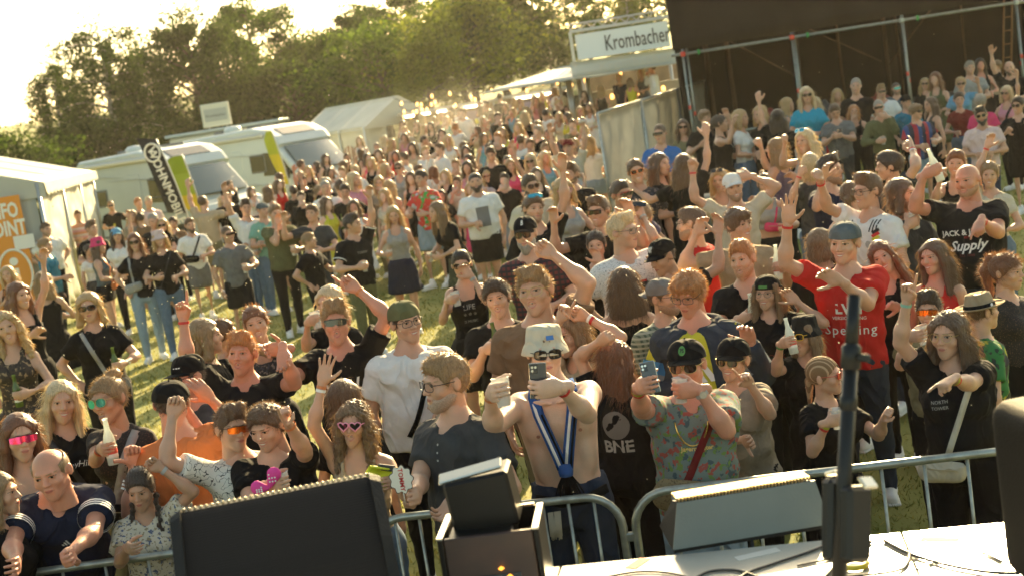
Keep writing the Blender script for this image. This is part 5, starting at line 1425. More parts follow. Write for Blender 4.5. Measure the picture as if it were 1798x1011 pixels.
# food stalls in the middle distance
def stall(u0, u1, Z, h, wallc, signc, label, vtop, strips=2, text=None, board=None):
    a, b = at(u0, vtop + .155 * 0, Z), at(u1, vtop - (u1 - u0) * .155, Z); a, b = np.array([a[0], a[1]]), np.array([b[0], b[1]]); gz = ground(a[0], min(46, a[1]))
    z1 = at((u0 + u1) / 2, vtop - (u1 - u0) * .0775, Z)[2] - gz
    e = empty('food_stall', (a[0], a[1], gz), math.atan2(b[1] - a[1], b[0] - a[0])); W = float(np.linalg.norm(b - a)); tag(e, label, 'stall', 'food stalls behind the crowd')
    g = Geo(); g.box((W / 2, 1.3, z1 / 2), (W, .12, z1)); g.obj('back_wall', mat('stall_wall', wallc, .8, var=.25, vscale=1.5), e)
    g = Geo(); g.box((W / 2, .4, z1 + .05), (W + .3, 2.1, .12), bev=.02); g.obj('roof', mat('stall_roof', (.30, .29, .26), .7), e)
    g = Geo(); g.box((W / 2, -.45, .55), (W, .5, 1.1), bev=.02); g.obj('counter', mat('stall_front', tuple(c * .8 for c in wallc), .7, var=.2), e)
    g = Geo(); g.box((W / 2, -.67, z1 - .48), (W * .86, .05, .50), bev=.01); so = g.obj('sign_board', mat('stall_sign', signc, .6, var=.1), e)
    if text: g = Geo(); g.join(text_geo(text, .30), T4(t=(W / 2, -.70, z1 - .50))); g.obj('lettering', M_WINK, so)
    for x in (.05, W - .05): g = Geo(); g.tube([(x, -.6, 0), (x, -.6, z1)], .04, 6); g.obj('post', M_ALU, e)
    for k in range(strips): g = Geo(); x = W * (k + .5) / strips; g.box((x, -.70, z1 - .06), (W / strips * .62, .06, .09), bev=.02); g.obj('light_strip', M_STRIP, e)
stall(706, 790, 52, 2.6, (.30, .24, .14), (.24, .16, .07), 'wooden food stall with three light strips right of the marquee', 204, 3)
stall(796, 868, 54, 2.6, (.26, .20, .17), (.28, .20, .26), 'food stall with pale purple front sign', 190, 1)
stall(876, 1000, 50, 2.6, (.22, .17, .14), (.26, .20, .28), 'long dark food stall with purple sign and white lamp', 176, 1)
p = at(835, 212, 45); g = Geo(); g.box((0, 0, 0), (1.25, .2, .16), rotm('y', -.06), bev=.02); e = empty('yellow_awning', (p[0] + .6, p[1], ground(p[0], 45))); g.obj('awning_bar', mat('yellow_plastic', (.60, .55, .04), .6), e, Matrix.Translation((0, 0, p[2] - ground(p[0], 45))))
for x in (-.55, .55): g = Geo(); g.tube([(x, 0, 0), (x, 0, p[2] - ground(p[0], 45))], .03, 6); g.obj('post', M_ALU, e)
tag(e, 'small yellow awning bar on posts before the purple signs', 'awning')
# festoon lights
def festoon(pts, n, label, sag=.35):
    P0 = [at(*q) for q in pts]; o = C_(*P0[0]); e = empty('string_lights', o); tag(e, label, 'string lights', 'strings of lit bulbs over the stalls'); line = []
    for a, b in zip(P0[:-1], P0[1:]):
        for t in np.linspace(0, 1, 9)[:-1]: line.append(a * (1 - t) + b * t - C_(0, 0, sag * 4 * t * (1 - t)) - o)
    line.append(P0[-1] - o); g = Geo(); g.tube(line, .012, 4); g.obj('cable', M_RUB, e); line = np.array(line)
    for k in range(n):
        t = (k + .5) / n * (len(line) - 1); i = int(t); c = line[i] * (1 - t + i) + line[min(i + 1, len(line) - 1)] * (t - i) - C_(0, 0, .10)
        if k == 0:
            g = Geo(); g.lathe([(0, -.065), (.034, -.045), (.045, 0), (.034, .045), (.02, .08), (0, .085)], 8); festoon.m = getattr(festoon, 'm', None) or g.mesh('bulb', [M_LAMP])
        o2 = bpy.data.objects.new('bulb', festoon.m); COL.objects.link(o2); o2.parent = e; o2.location = c
festoon([(690, 172, 50), (770, 152, 48), (880, 144, 46), (965, 128, 44)], 9, 'upper string of glowing bulbs from the marquee to the beer stand')
festoon([(700, 186, 50), (745, 168, 50), (850, 160, 48)], 6, 'short string of bulbs sagging right of the marquee gable')
festoon([(702, 198, 49), (735, 185, 49), (760, 172, 49)], 6, 'lowest cluster of bulbs by the marquee gable', .2)
festoon([(965, 134, 43), (1050, 112, 40.2), (1180, 92, 39)], 7, 'string of bulbs below the big beer sign')

# beer stand with awning and sign
def beer_stand():
    Z = 41; a = at(1005, 135, Z); gz = ground(a[0], a[1]) ; e = empty('beer_stand', (a[0], a[1], gz)); tag(e, 'beer stand with white awning and large framed name sign', 'beer stand')
    O = np.array([a[0], a[1], gz]); pt = lambda u, v, z=Z: at(u, v, z) - O
    A, B, Cc, D = pt(846, 164, Z - 3.5), pt(1192, 110, Z - 3.5), pt(1178, 90, Z), pt(985, 118, Z)
    g = Geo(); sheet(g, A, B, Cc, D, 20, 5, .02, 3, th=.03); g.obj('awning', M_TARP, e)
    zt = pt(1100, 118)[2]
    g = Geo(); A2, B2 = pt(1005, 137, Z - 3.4), pt(1190, 112, Z - 3.4); sheet(g, A2, B2, B2 + C_(0, 0, .42), A2 + C_(0, 0, .42), 16, 3, .01, 3, th=.03); ao = g.obj('fascia_board', M_WHITE, e)
    mid = (A2 + B2) / 2; t = text_geo('Krombacher', .36, spacing=1.1); g = Geo(); g.join(t, T4(rotm('z', math.atan2(B2[1] - A2[1], B2[0] - A2[0])), mid + C_(.3, -.05, .20))); g.obj('lettering', mat('faint_ink', (.52, .54, .50), .7), ao)
    # sign frame
    cx = pt(1093, 72); W = 3.05; H = .98; g = Geo(); g.box(cx, (W - .25, .10, H - .22), bev=.02); so = g.obj('sign_panel', mat('sign_white', (.70, .72, .68), .5), e)
    for (dx, dz, w, h) in ((0, H / 2, W, .09), (0, -H / 2, W, .09), (-W / 2, 0, .09, H), (W / 2, 0, .09, H)):
        g = Geo(); g.box(cx + C_(dx, -.02, dz), (w, .16, h), bev=.02); g.obj('sign_frame', M_ALU, e)
    n = 9
    for k in range(n):
        x = -W / 2 + W * (k + .5) / n; g = Geo(); g.tube([cx + C_(x - W / n / 2, -.02, H / 2 + .04), cx + C_(x, -.02, H / 2 + .20), cx + C_(x + W / n / 2, -.02, H / 2 + .04)], .018, 5); g.obj('truss_brace', M_ALU, e)
    g = Geo(); g.tube([cx + C_(-W / 2, -.02, H / 2 + .21), cx + C_(W / 2, -.02, H / 2 + .21)], .03, 6); g.obj('truss_chord', M_ALU, e)
    g = Geo(); g.join(text_geo('Krombacher', .66, bold=.003), T4(np.diag([.585, 1, 1.0]), cx + C_(.43, -.075, -.02))); g.obj('lettering', mat('dark_ink', (.05, .045, .04), .7), so)
    for x in (-W / 2 + .2, W / 2 - .2): g = Geo(); q = cx + C_(x, 0, 0); g.tube([C_(q[0], q[1], 0), C_(q[0], q[1], q[2] - H / 2)], .05, 8); g.obj('post', M_ALU, e)
    # body of the stand
    bz = pt(1120, 190)[2]; c1 = pt(1110, 150, Z + 1); g = Geo(); g.box((c1[0] + .6, c1[1] + 1.1, zt / 2), (4.4, .15, zt)); g.obj('back_wall', mat('stand_wood', (.20, .15, .10), .8, var=.35, vscale=2), e)
    cz = .98; g = Geo(); g.box((c1[0] + .6, c1[1] - 1.0, cz / 2 + .35), (4.2, .55, .7 + cz * .35), bev=.02); g.obj('counter', mat('stand_counter', (.45, .42, .34), .6), e)
    for k in range(6):
        q = pt(985 + 9 * k + (k % 2) * 5, 165, Z - 2.6); g = Geo(); g.tube([C_(q[0], q[1], 0), C_(q[0], q[1], pt(985, 142, Z - 2.6)[2])], .028 + .02 * (k % 3), 6); g.obj('post', M_ALU, e)
    g = Geo(); q = pt(1023, 165, Z - 2.5); g.box((q[0], q[1], q[2] * .5), (.9, .2, q[2] - .02), bev=.02); g.obj('board_wall', mat('stand_boards', (.30, .23, .14), .8, var=.3, vscale=5), e)
    for k in range(7): q = pt(1075 + 15 * k, 172 - 2.4 * k, Z - 1.5); g = Geo(); g.lathe([(0, -.05), (.05, -.03), (.055, .06), (.03, .10), (0, .11)], 8, c=q); g.obj('lamp_bulb', M_LAMP, e)
beer_stand()

# tarpaulin covered site fence
def tarp_fence():
    A = at(1048, 203, 23.5); Bp = at(1290, 128, 33); e = empty('tarpaulin_fence', (A[0], A[1], ground(A[0], A[1]))); O = C_(A[0], A[1], ground(A[0], A[1])); tag(e, 'grey-white tarpaulin covered site fence below the beer stand', 'fence')
    n = 4
    for i in range(n):
        a = A + (Bp - A) * i / n - O; b = A + (Bp - A) * (i + 1) / n - O; ga = ground(*(a + O)[:2]) - O[2]; gb = ground(*(b + O)[:2]) - O[2]; d = unit(b - a)
        a = a + d * .03; b = b - d * .03
        g = Geo(); sheet(g, C_(a[0], a[1], ga + .1), C_(b[0], b[1], gb + .1), b, a, 14, 12, .05, i * 2.2, th=.006); g.obj('tarpaulin', mat('grey_tarpaulin', (.62, .60, .53), .6, var=.10, vscale=3, trans=.5, bump=.3, bscale=6), e)
        for q, gz in ((a, ga), (b, gb)): g = Geo(); g.tube([C_(q[0], q[1] - .03, gz), q + C_(0, -.03, .03)], .022, 6); g.obj('post', M_GALV, e)
        g = Geo(); g.tube([a + C_(0, -.03, .03), b + C_(0, -.03, .03)], .022, 6); g.obj('top_rail', M_GALV, e)
tarp_fence()

# ------------------------------------------------------------------ crowd barriers
M_BAR = mat('barrier_steel', (.34, .36, .32), .36, metal=.65, var=.25, vscale=18, bump=.2, bscale=40)
def barrier(A, B, label, z=1.1, bars=9, r=.021):
    A, B = C_(*A), C_(*B); d = unit(B - A); L = float(np.linalg.norm(B - A)); e = empty('crowd_barrier', (A[0], A[1], ground(A[0], A[1])), math.atan2(d[1], d[0])); tag(e, label, 'barrier', 'steel crowd barriers')
    R0 = .17; zt, zb = z, .18; P_ = []
    for cx, cz, a0 in ((R0, zt - R0, 180), (L - R0, zt - R0, 90), (L - R0, zb + R0, 0), (R0, zb + R0, -90)):
        for k in range(7): a = R(a0 - 15 * k); P_.append((cx + R0 * math.cos(a), 0, cz + R0 * math.sin(a)))
    P_.append(P_[0]); g = Geo(); g.tube(P_, r, 10, cap=False); g.obj('frame', M_BAR, e)
    if bars:
        bm = Geo(); bm.tube([(0, 0, zb + .005), (0, 0, zt - .01)], .0085, 8); me = bm.mesh('bar', [M_BAR])
        for k in range(bars): o = bpy.data.objects.new('bar', me); COL.objects.link(o); o.parent = e; o.location = (L * (k + 1) / (bars + 1), 0, 0)
    for x in (.35, L - .35): g = Geo(); g.tube([(x, -.32, .02), (x, 0, .20), (x, .32, .02)], .014, 6); g.obj('foot', M_BAR, e)
    g = Geo(); g.box((L + .035, 0, z - .22), (.07, .035, .045), bev=.006); g.box((L + .06, 0, z - .26), (.014, .014, .07)); g.obj('hook', M_BAR, e)
    g = Geo(); g.tube([(L + .02, 0, .42), (L + .06, 0, .42)], .012, 6); g.obj('lower_hook', M_BAR, e)
def fp(u, v, z=1.1): q = at_height(u, v, z + ground(0, 6.3)); return (q[0], q[1], 0)
barrier(fp(1108, 866), fp(1850, 779), 'front crowd barrier on the right before the woman with round glasses')
barrier(fp(650, 914), fp(1086, 868), 'front crowd barrier in the middle before the shirtless man')
barrier(fp(-190, 1030), fp(560, 926), 'front crowd barrier at the left under the balding man')
q = at(1062, 290, 19.5); q2 = at(1185, 268, 19.2); barrier((q[0], q[1], 0), (q2[0], q2[1], 0), 'crowd barrier in the back before the tarpaulin fence')

# ------------------------------------------------------------------ second stage with black cloth
def stage_two():
    Z = 26.0; A, B = at(1186, 98, Z), at(1803, 3, Z); gz = ground(4.5, 25); O = C_(A[0], A[1], gz); e = empty('second_stage', O); tag(e, 'second stage with black cloth roof on silver scaffold poles at the upper right', 'stage')
    dx = unit(C_(B[0] - A[0], B[1] - A[1], 0)); dy = C_(-dx[1], dx[0], 0); L = 8.6; zb = A[2] - gz; D = 4.2; ztop = 4.9
    Rm = np.stack([dx, dy, C_(0, 0, 1)], 1)
    CLO = mat('black_stage_cloth', (.010, .008, .0075), .85, spec=.15, var=.3, vscale=2.0, bump=.4, bscale=2.5); PT = lambda x, y, z: Rm @ C_(x, y, z)
    def cloth(nm, a, b, c, d, amp, s, m=CLO, nu=24, nv=10): g = Geo(); sheet(g, a, b, c, d, nu, nv, amp, s, th=.02); return g.obj(nm, m, e)
    cloth('front_cloth', PT(-.05, -.12, zb + .10), PT(L, -.12, zb + .10), PT(L, -.05, ztop), PT(-.05, -.05, ztop), .05, 1)
    cloth('roof_cloth', PT(-.05, -.05, ztop), PT(L, -.05, ztop), PT(L, D, ztop + .3), PT(.75, D, ztop + .3), .05, 2)
    cloth('side_cloth', PT(.8, D, 0), PT(.04, .25, 0), PT(0, .05, ztop), PT(.8, D, ztop), .05, 3)
    cloth('back_cloth', PT(.8, D, 0), PT(L, D, 0), PT(L, D, ztop), PT(.8, D, ztop), .16, 4, mat('brown_black_cloth', (.009, .005, .004), .85, spec=.1, var=.5, vscale=1.2, bump=.4, bscale=3), 60)
    g = Geo(); pf = 1.0; g.box(PT(L / 2, D / 2 + .1, pf - .06), (L, D - .1, .12), Rm, bev=.01); g.obj('platform', mat('stage_ply', (.05, .04, .032), .7, var=.3, vscale=3), e)
    for k in range(14):
        x = L * (k + .5) / 14; g = Geo(); g.tube([PT(x, .12, 0), PT(x, .12, pf - .12)], .025, 6); g.obj('leg', M_GALV, e)
    for zz in (pf + .05, pf - .3, .35): g = Geo(); g.tube([PT(0, .02, zz), PT(L, .02, zz)], .022, 6); g.obj('rail', M_GALV, e)
    SCAF = mat('scaffold_tube', (.26, .27, .25), .42, metal=.7, var=.15, vscale=12)
    g = Geo(); g.tube([PT(-.1, -.15, zb), PT(L, -.15, zb)], .030, 8); g.obj('scaffold_beam', SCAF, e)
    for zz in (zb + .45,): pass
    RED = mat('red_marking', (.65, .06, .03), .5); GRN = mat('green_coupler', (.05, .35, .08), .5)
    px = [.12] + [((u - 1183) / (1800 - 1183)) * np.linalg.norm((B - A)[:2]) for u in (1384, 1576, 1776)]
    for x in px:
        for dxx, yy in ((0, -.15), (.14, .25)):
            g = Geo(); g.tube([PT(x + dxx, yy, 0), PT(x + dxx, yy, zb + (.1 if dxx == 0 else .8))], .024, 8); po = g.obj('scaffold_pole', SCAF, e)
            g = Geo(); g.tube([PT(x + dxx, yy, zb - 1.05 - dxx), PT(x + dxx, yy, zb - .97 - dxx)], .027, 8); g.obj('red_band', RED, po)
        g = Geo(); g.box(PT(x, -.15, zb), (.095, .10, .095), Rm, bev=.02); g.obj('coupler', RED if x < 3 else M_GALV, e)
        g = Geo(); g.box(PT(x + .30, -.15, zb), (.05, .10, .10), Rm, bev=.02); g.obj('clamp', GRN, e)
    BR = mat('brown_timber', (.07, .036, .018), .7, var=.3)
    for k, (x, w) in enumerate(((.55, .035), (.75, .03), (1.15, .06), (1.62, .05), (3.05, .05), (3.95, .03), (4.9, .045), (5.15, .03), (6.5, .03))):
        g = Geo(); g.tube([PT(x, D - .5 - .1 * k, pf), PT(x - .05 * (k % 2), D - .6 - .1 * k, ztop - .1)], w, 6); g.obj('inner_pole', BR if k % 2 == 0 or k > 5 else mat('dark_timber', (.10, .05, .025), .7), e)
    for x0, z0, x1, z1 in ((3.0, 3.0, 4.75, 1.9), (4.9, 1.8, 6.4, 3.3), (1.2, 3.1, 3.0, 1.8)):
        g = Geo(); g.tube([PT(x0, D - 1.2, z0), PT(x1, D - 1.2, z1)], .018, 6); g.obj('diagonal_brace', BR, e)
    # ladder at the right
    g = Geo(); a0, a1 = PT(6.28, .4, 1.0), PT(6.55, .4, 3.3); sd = PT(.16, 0, 0)
    g.tube([a0, a1], .02, 6); g.tube([a0 + sd, a1 + sd], .02, 6)
    lo_ = g.obj('ladder', mat('ladder_wood', (.18, .08, .025), .6), e); bm = Geo(); bm.tube([(0, 0, 0), sd], .012, 6); me = bm.mesh('rung', [mat('ladder_wood', (.18, .08, .025), .6)])
    for k in range(9): o = bpy.data.objects.new('rung', me); COL.objects.link(o); o.parent = lo_; o.location = a0 + (a1 - a0) * (k + .5) / 9
    for x, c in ((1.9, (.22, .03, .02)), (4.1, (.2, .03, .02)), (3.0, (.05, .05, .055))):
        g = Geo(); F2 = Field((-.3, -.2, -.2), (.3, .2, .3), .03); F2.cone((-.12, 0, 0), (.12, 0, 0), .13, .13, 0); F2.cone((0, 0, 0), (0, 0, .16), .12, .07, .03)
        F2.geo().obj('stage_light' if c[0] < .1 else 'red_case', mat('stage_gear', c, .5), e, Matrix.Translation(Vector(PT(x, 1.2, pf + .13))))
stage_two()
# grey bin behind the cups and a dark flight case
p = at(1233, 262, 19.6); gz = ground(p[0], p[1]); e = empty('waste_bin', (p[0], p[1], gz)); tag(e, 'grey-green plastic bin standing before the second stage', 'bin')
g = Geo(); g.lathe([(0, 0), (.22, 0), (.27, .85), (.27, .90), (0, .90)], 14, sx=1.0, sy=.9); g.obj('bin_body', mat('bin_plastic', (.10, .13, .12), .5), e); g = Geo(); g.lathe([(.28, .90), (.29, .95), (.2, 1.0), (0, 1.02)], 14); g.obj('bin_lid', mat('bin_plastic', (.10, .13, .12), .5), e)

# ------------------------------------------------------------------ own stage in the foreground
FZ = 1.35
M_FLOOR = mat('stage_floor', (.46, .43, .37), .22, spec=.7, var=.12, vscale=3, bump=.12, bscale=14, coat=.6)
M_FLOOR.node_tree.nodes['Principled BSDF'].inputs['Coat Roughness'].default_value = .22
ed_l, ed_r = at_height(985, 991, FZ), at_height(1735, 917, FZ)
dxs = unit(C_(ed_r[0] - ed_l[0], ed_r[1] - ed_l[1], 0)); dys = C_(-dxs[1], dxs[0], 0); SR = np.stack([dxs, dys, C_(0, 0, 1)], 1); SO = C_(ed_l[0], ed_l[1], 0)
e = empty('stage_deck', SO); tag(e, kind='structure')
for i in range(-3, 5):
    for j in range(3):
        g = Geo(); w = 1.22; g.box(SR @ C_((i + .5) * w, -.005 - (j + .5) * 1.2, FZ - .04), (w - .006, 1.194, .08), SR, bev=.004); o = g.obj('deck_panel', M_FLOOR, e); tag(o, kind='structure')
g = Geo(); sheet(g, SR @ C_(-3.7, .01, 0), SR @ C_(6.2, .01, 0), SR @ C_(6.2, .01, FZ - .082), SR @ C_(-3.7, .01, FZ - .082), 60, 6, .02, 2); tag(g.obj('skirt_cloth', mat('skirt_cloth', (.012, .012, .012), .9), e), kind='structure')
for u, v, z in ():
    pass
def local_frame(u, v, Z, yaw): return empty('x', at(u, v, Z), yaw)
M_GRILLE = mat('speaker_grille', (.013, .009, .007), .62, spec=.25)
def grille_bump(m, sc):
    nt = m.node_tree; b = nt.nodes['Principled BSDF']; tc = nn(nt, 'TexCoord'); v = nn(nt, 'TexVoronoi'); v.inputs['Scale'].default_value = sc; v.inputs['Randomness'].default_value = 0
    bp = nn(nt, 'Bump'); bp.inputs['Strength'].default_value = .9; bp.inputs['Distance'].default_value = .003; nt.links.new(tc.outputs['Object'], v.inputs['Vector']); nt.links.new(v.outputs['Distance'], bp.inputs['Height']); nt.links.new(bp.outputs[0], b.inputs['Normal'])
grille_bump(M_GRILLE, 150)
M_CAB = mat('cabinet_paint', (.012, .010, .008), .6, spec=.3, var=.2, vscale=12, bump=.3, bscale=120)
def monitor():
    c = at(505, 985, 4.35); e = empty('floor_monitor', (c[0], c[1], FZ), R(9)); tag(e, 'large black stage monitor speaker with curved perforated grille, front left on the stage', 'speaker')
    W = .60; zt = at(525, 862, 4.35)[2] - FZ
    # grille bulging towards the camera, leaning back to the top edge
    pr = [(-.20, .0), (-.235, .10), (-.235, .20), (-.20, .32), (-.13, .43), (-.04, .52), (.015, zt - .012), (.04, zt)]
    V = []
    for x in (-W / 2, W / 2):
        for y, z in pr: V.append((x, y, z))
    n = len(pr); g = Geo(); g.add(V, [(j, n + j, n + j + 1, j + 1) for j in range(n - 1)]); g.obj('grille', M_GRILLE, e)
    for s in (-1, 1):
        side_ = [(y - .012, z) for y, z in pr] + [(.12, zt - .02), (.26, .30), (.28, 0)]
        P0 = [(s * W / 2, y, z + (.012 if z > .4 else 0)) for y, z in side_]; P1 = [(s * (W / 2 + .035), y * .97, z * .985 + .003) for y, z in side_]; m_ = len(P0)
        F = [tuple(range(m_))[::-s], tuple(m_ + k for k in range(m_))[::s]] + [(k, (k + 1) % m_, m_ + (k + 1) % m_, m_ + k)[::s] for k in range(m_)]
        g = Geo(); g.add(P0 + P1, F, 0, flat=True); so = g.obj('side_panel', M_CAB, e)
        for (y0, z0, hh) in ((.045, .30, .19), (.125, .22, .17)):
            g = Geo(); g.box((s * (W / 2 + .0355), y0, z0), (.012, .040, hh), rotm('x', .22), bev=.012); g.obj('handle_slot', mat('slot_black', (.004, .004, .004), .9), so)
    g = Geo(); g.box((0, .13, zt * .48), (W, .24, zt * .9), bev=.01); g.obj('cabinet', M_CAB, e)
    bm = Geo(); bm.tube([(0, 0, 0), (.003, 0, 0)], .005, 8, flat=True); me = bm.mesh('screw', [mat('screw_head', (.25, .24, .22), .35, metal=.9)])
    for y, z in ((-.19, .06), (-.20, .22), (-.13, .37), (0, zt - .06), (.10, zt - .10), (.20, .25), (.22, .06)): o = bpy.data.objects.new('screw', me); COL.objects.link(o); o.parent = e; o.location = (W / 2 + .0352, y + .01, z)
    # folded grille rim with its row of small perforated teeth catching the sun
    bm = Geo(); bm.lathe([(0, -.004), (.005, -.002), (.0062, .003), (.004, .007), (0, .008)], 8); me = bm.mesh('grille_stud', [mat('worn_steel', (.40, .33, .22), .25, metal=.9)])
    for k in range(34): o = bpy.data.objects.new('grille_stud', me); COL.objects.link(o); o.parent = e; o.location = (-W / 2 + W * (k + .5) / 34, .046, zt + .003)
monitor()
def fixture():
    c = at(878, 1000, 4.7); e = empty('stage_light_case', (c[0], c[1], FZ), R(-6)); tag(e, 'dark brown box shaped stage light with raised black shutter plate, centre foreground', 'stage light')
    zt = at(880, 905, 4.7)[2] - FZ; W = .30; DB = mat('case_dark_brown', (.045, .022, .016), .45, var=.3, vscale=8, coat=.2); SH = mat('sunlit_edge', (.60, .56, .46), .14, metal=.85); BK = mat('case_black', (.005, .0045, .0045), .4, spec=.3)  # SH: pale metal, puts the sunlit brightness of top edges into the colour
    g = Geo(); g.box((0, -.15, zt / 2), (W, .02, zt), bev=.004); fo = g.obj('front_panel', DB, e)
    g = Geo(); g.box((0, -.163, zt * .34), (W * .62, .008, zt * .42)); g.obj('display_window', mat('display_glass', (.006, .005, .005), .05, coat=1), fo)
    for x, z in ((.03, .19), (.0, .12), (.04, .10), (.055, .16)):
        g = Geo(); g.lathe([(0, -.008), (.011, 0), (0, .008)], 8, c=(x, -.170, z)); g.obj('pilot_lamp', mat('amber_lamp', (.8, .3, .03), .4, emit=(1, .35, .04), estr=.8), fo)
    for s in (-1, 1): g = Geo(); g.box((s * (W / 2 + .011), -.03, zt / 2), (.02, .26, zt), bev=.004); g.obj('side_panel', BK, e)
    g = Geo(); g.box((0, .11, zt / 2), (W, .02, zt), bev=.004); g.obj('rear_panel', BK, e)
    for s in (-1, 1): g = Geo(); g.box((s * (W / 2 + .011), -.03, zt + .004), (.022, .27, .007)); g.obj('rim', SH, e)
    g = Geo(); g.box((.08, .11, zt + .005), (.12, .020, .007)); g.obj('rim', SH, e)
    g = Geo(); g.box((-.03, -.02, zt - .03), (W * .74, .22, .05), bev=.006); g.obj('inner_plate', BK, e)
    # raised shutter
    g = Geo(); g.box((-.02, .02, zt + .075), (.225, .17, .19), rotm('y', -.10), bev=.01); ho = g.obj('lamp_head', BK, e)
    g = Geo(); g.box((-.045, -.02, zt + .183), (.225, .055, .014), rotm('y', -.15) @ rotm('x', .35), bev=.004); g.obj('shutter_edge', SH, ho)  # pale strip imitates sun on the top edge of the plate
fixture()
def wedge():
    a, b = at(1184, 955, 4.62), at(1450, 925, 4.62); c = (a + b) / 2; W = .555; c = (at_height(1180, 962, FZ) + at_height(1452, 924, FZ)) / 2; e = empty('wedge_monitor', (c[0], c[1], FZ), R(2)); tag(e, 'grey backed wedge monitor lying at the edge of the stage, right of the middle', 'speaker')
    GB = mat('grey_back_panel', (.155, .17, .15), .5, var=.08, vscale=5, bump=.15, bscale=90); z1, z0 = .166, .018
    V = [(-W / 2 - .012, -.05, z0), (W / 2 + .012, -.05, z0), (W / 2 - .005, .02, z1), (-W / 2 + .035, .02, z1)]
    g = Geo(); V = np.array(V); g.add(np.concatenate([V, V + C_(0, .012, 0)]), [(0, 1, 2, 3), (7, 6, 5, 4), (0, 4, 5, 1), (1, 5, 6, 2), (2, 6, 7, 3), (3, 7, 4, 0)], flat=True); g.obj('back_panel', GB, e)
    V = [(-W / 2 - .008, -.036, 0), (W / 2 + .008, -.036, 0), (W / 2 + .008, .30, 0), (-W / 2 - .008, .30, 0), (-W / 2 + .036, .033, z1 - .004), (W / 2 - .006, .033, z1 - .004), (W / 2 - .006, .16, z1 - .03), (-W / 2 + .036, .16, z1 - .03)]
    g = Geo(); g.add(V, [(3, 2, 1, 0), (4, 5, 6, 7), (0, 1, 5, 4), (1, 2, 6, 5), (2, 3, 7, 6), (3, 0, 4, 7)], flat=True); g.obj('cabinet', M_CAB, e)
    M_AM = mat('brass_mesh', (.45, .30, .12), .3, metal=.8, bump=.5, bscale=300); g = Geo(); g.box((.01, .10, z1 + .002), (W - .05, .13, .010), rotm('x', -.1), bev=.003); g.obj('grille', M_AM, e)
    bm = Geo(); bm.box((0, 0, 0), (.006, .018, .012), bev=.002); me = bm.mesh('grille_rib', [M_AM])
    for k in range(40): o = bpy.data.objects.new('grille_rib', me); COL.objects.link(o); o.parent = e; o.location = (-W / 2 + .045 + (W - .07) * k / 39, .035, z1 + .006)
wedge()
def pole():
    a, b = at(1500, 520, 3.62), at(1478, 915, 3.62); pd = unit(a - b); b0 = b + pd * (FZ - b[2]) / pd[2]; sl = 1 / pd[2]; e = empty('speaker_pole', b0); e.rotation_euler = Vector(pd).to_track_quat('Z', 'Y').to_euler(); tag(e, 'black stand pole with clamps and cables in the right foreground, out of focus', 'stand')
    BK = mat('stand_black', (.008, .008, .008), .42, spec=.35); z1 = (a[2] - FZ) * sl; r = .0175
    mid = (at(1500, 615, 3.62)[2] - FZ) * sl
    g = Geo(); g.tube([(0, 0, .20), (0, 0, mid)], r * 1.16, 20); g.obj('outer_tube', BK, e)
    g = Geo(); g.tube([(0, 0, mid - .02), (0, 0, z1)], r, 20); g.tube([(0, 0, z1), (0, 0, z1 + .006)], r * .8, 20); g.obj('inner_tube', BK, e)
    g = Geo(); g.lathe([(r, mid - .05), (r * 1.5, mid - .045), (r * 1.5, mid + .012), (r, mid + .02)], 20); g.obj('collar', BK, e)
    g = Geo(); g.box((-.045, 0, mid - .015), (.04, .018, .022), bev=.005); g.obj('locking_knob', BK, e)
    zc = at(1490, 690, 3.62)[2] - FZ; g = Geo(); g.lathe([(r * 1.1, zc - .02), (r * 1.35, zc - .015), (r * 1.35, zc + .015), (r * 1.1, zc + .02)], 20); g.obj('collar', BK, e)
    # foot block with clamps
    zb = at(1490, 870, 3.62)[2] - FZ
    for x, w, h, m in ((-.030, .045, .20, BK), (.038, .042, .22, BK), (.008, .030, .12, mat('copper_pipe', (.07, .03, .015), .45, metal=.5))):
        g = Geo(); g.box((x, -.02 if m is BK else -.06, zb - .05), (w, .09, h), rotm('y', .06), bev=.012); g.obj('clamp_block', m, e)
    SH = mat('sunlit_edge', (.60, .56, .46), .14, metal=.85)
    for x, z, ry in ((-.055, zb + .062, .7), (.060, zb + .072, -.35)):
        g = Geo(); g.box((x, -.03, z), (.038, .05, .010), rotm('y', -ry), bev=.003); g.obj('clamp_face', SH, e)
    for k in range(3):
        a_ = k * 2.1 + .5; g = Geo(); g.tube([(0, 0, .30), (.42 * math.cos(a_), .42 * math.sin(a_), .012)], .012, 8); g.obj('leg', BK, e)
        g = Geo(); g.tube([(.42 * math.cos(a_), .42 * math.sin(a_), .0), (.42 * math.cos(a_), .42 * math.sin(a_), .03)], .018, 8); g.obj('rubber_foot', M_RUB, e)
pole()
p = at_height(1500, 985, FZ + .02); e = empty('cable_tape_roll', (p[0], p[1], FZ), .5); tag(e, 'yellow roll of tape among the cables at the foot of the pole', 'tape roll')
g = Geo(); g.tube([(.040 * math.cos(a), .040 * math.sin(a), .012) for a in np.linspace(0, 2 * math.pi, 25)], .011, 8, cap=False); g.obj('tape_ring', mat('yellow_tape', (.55, .42, .02), .45), e)
M_CABLE = mat('black_cable', (.012, .012, .012), .5, coat=.3)
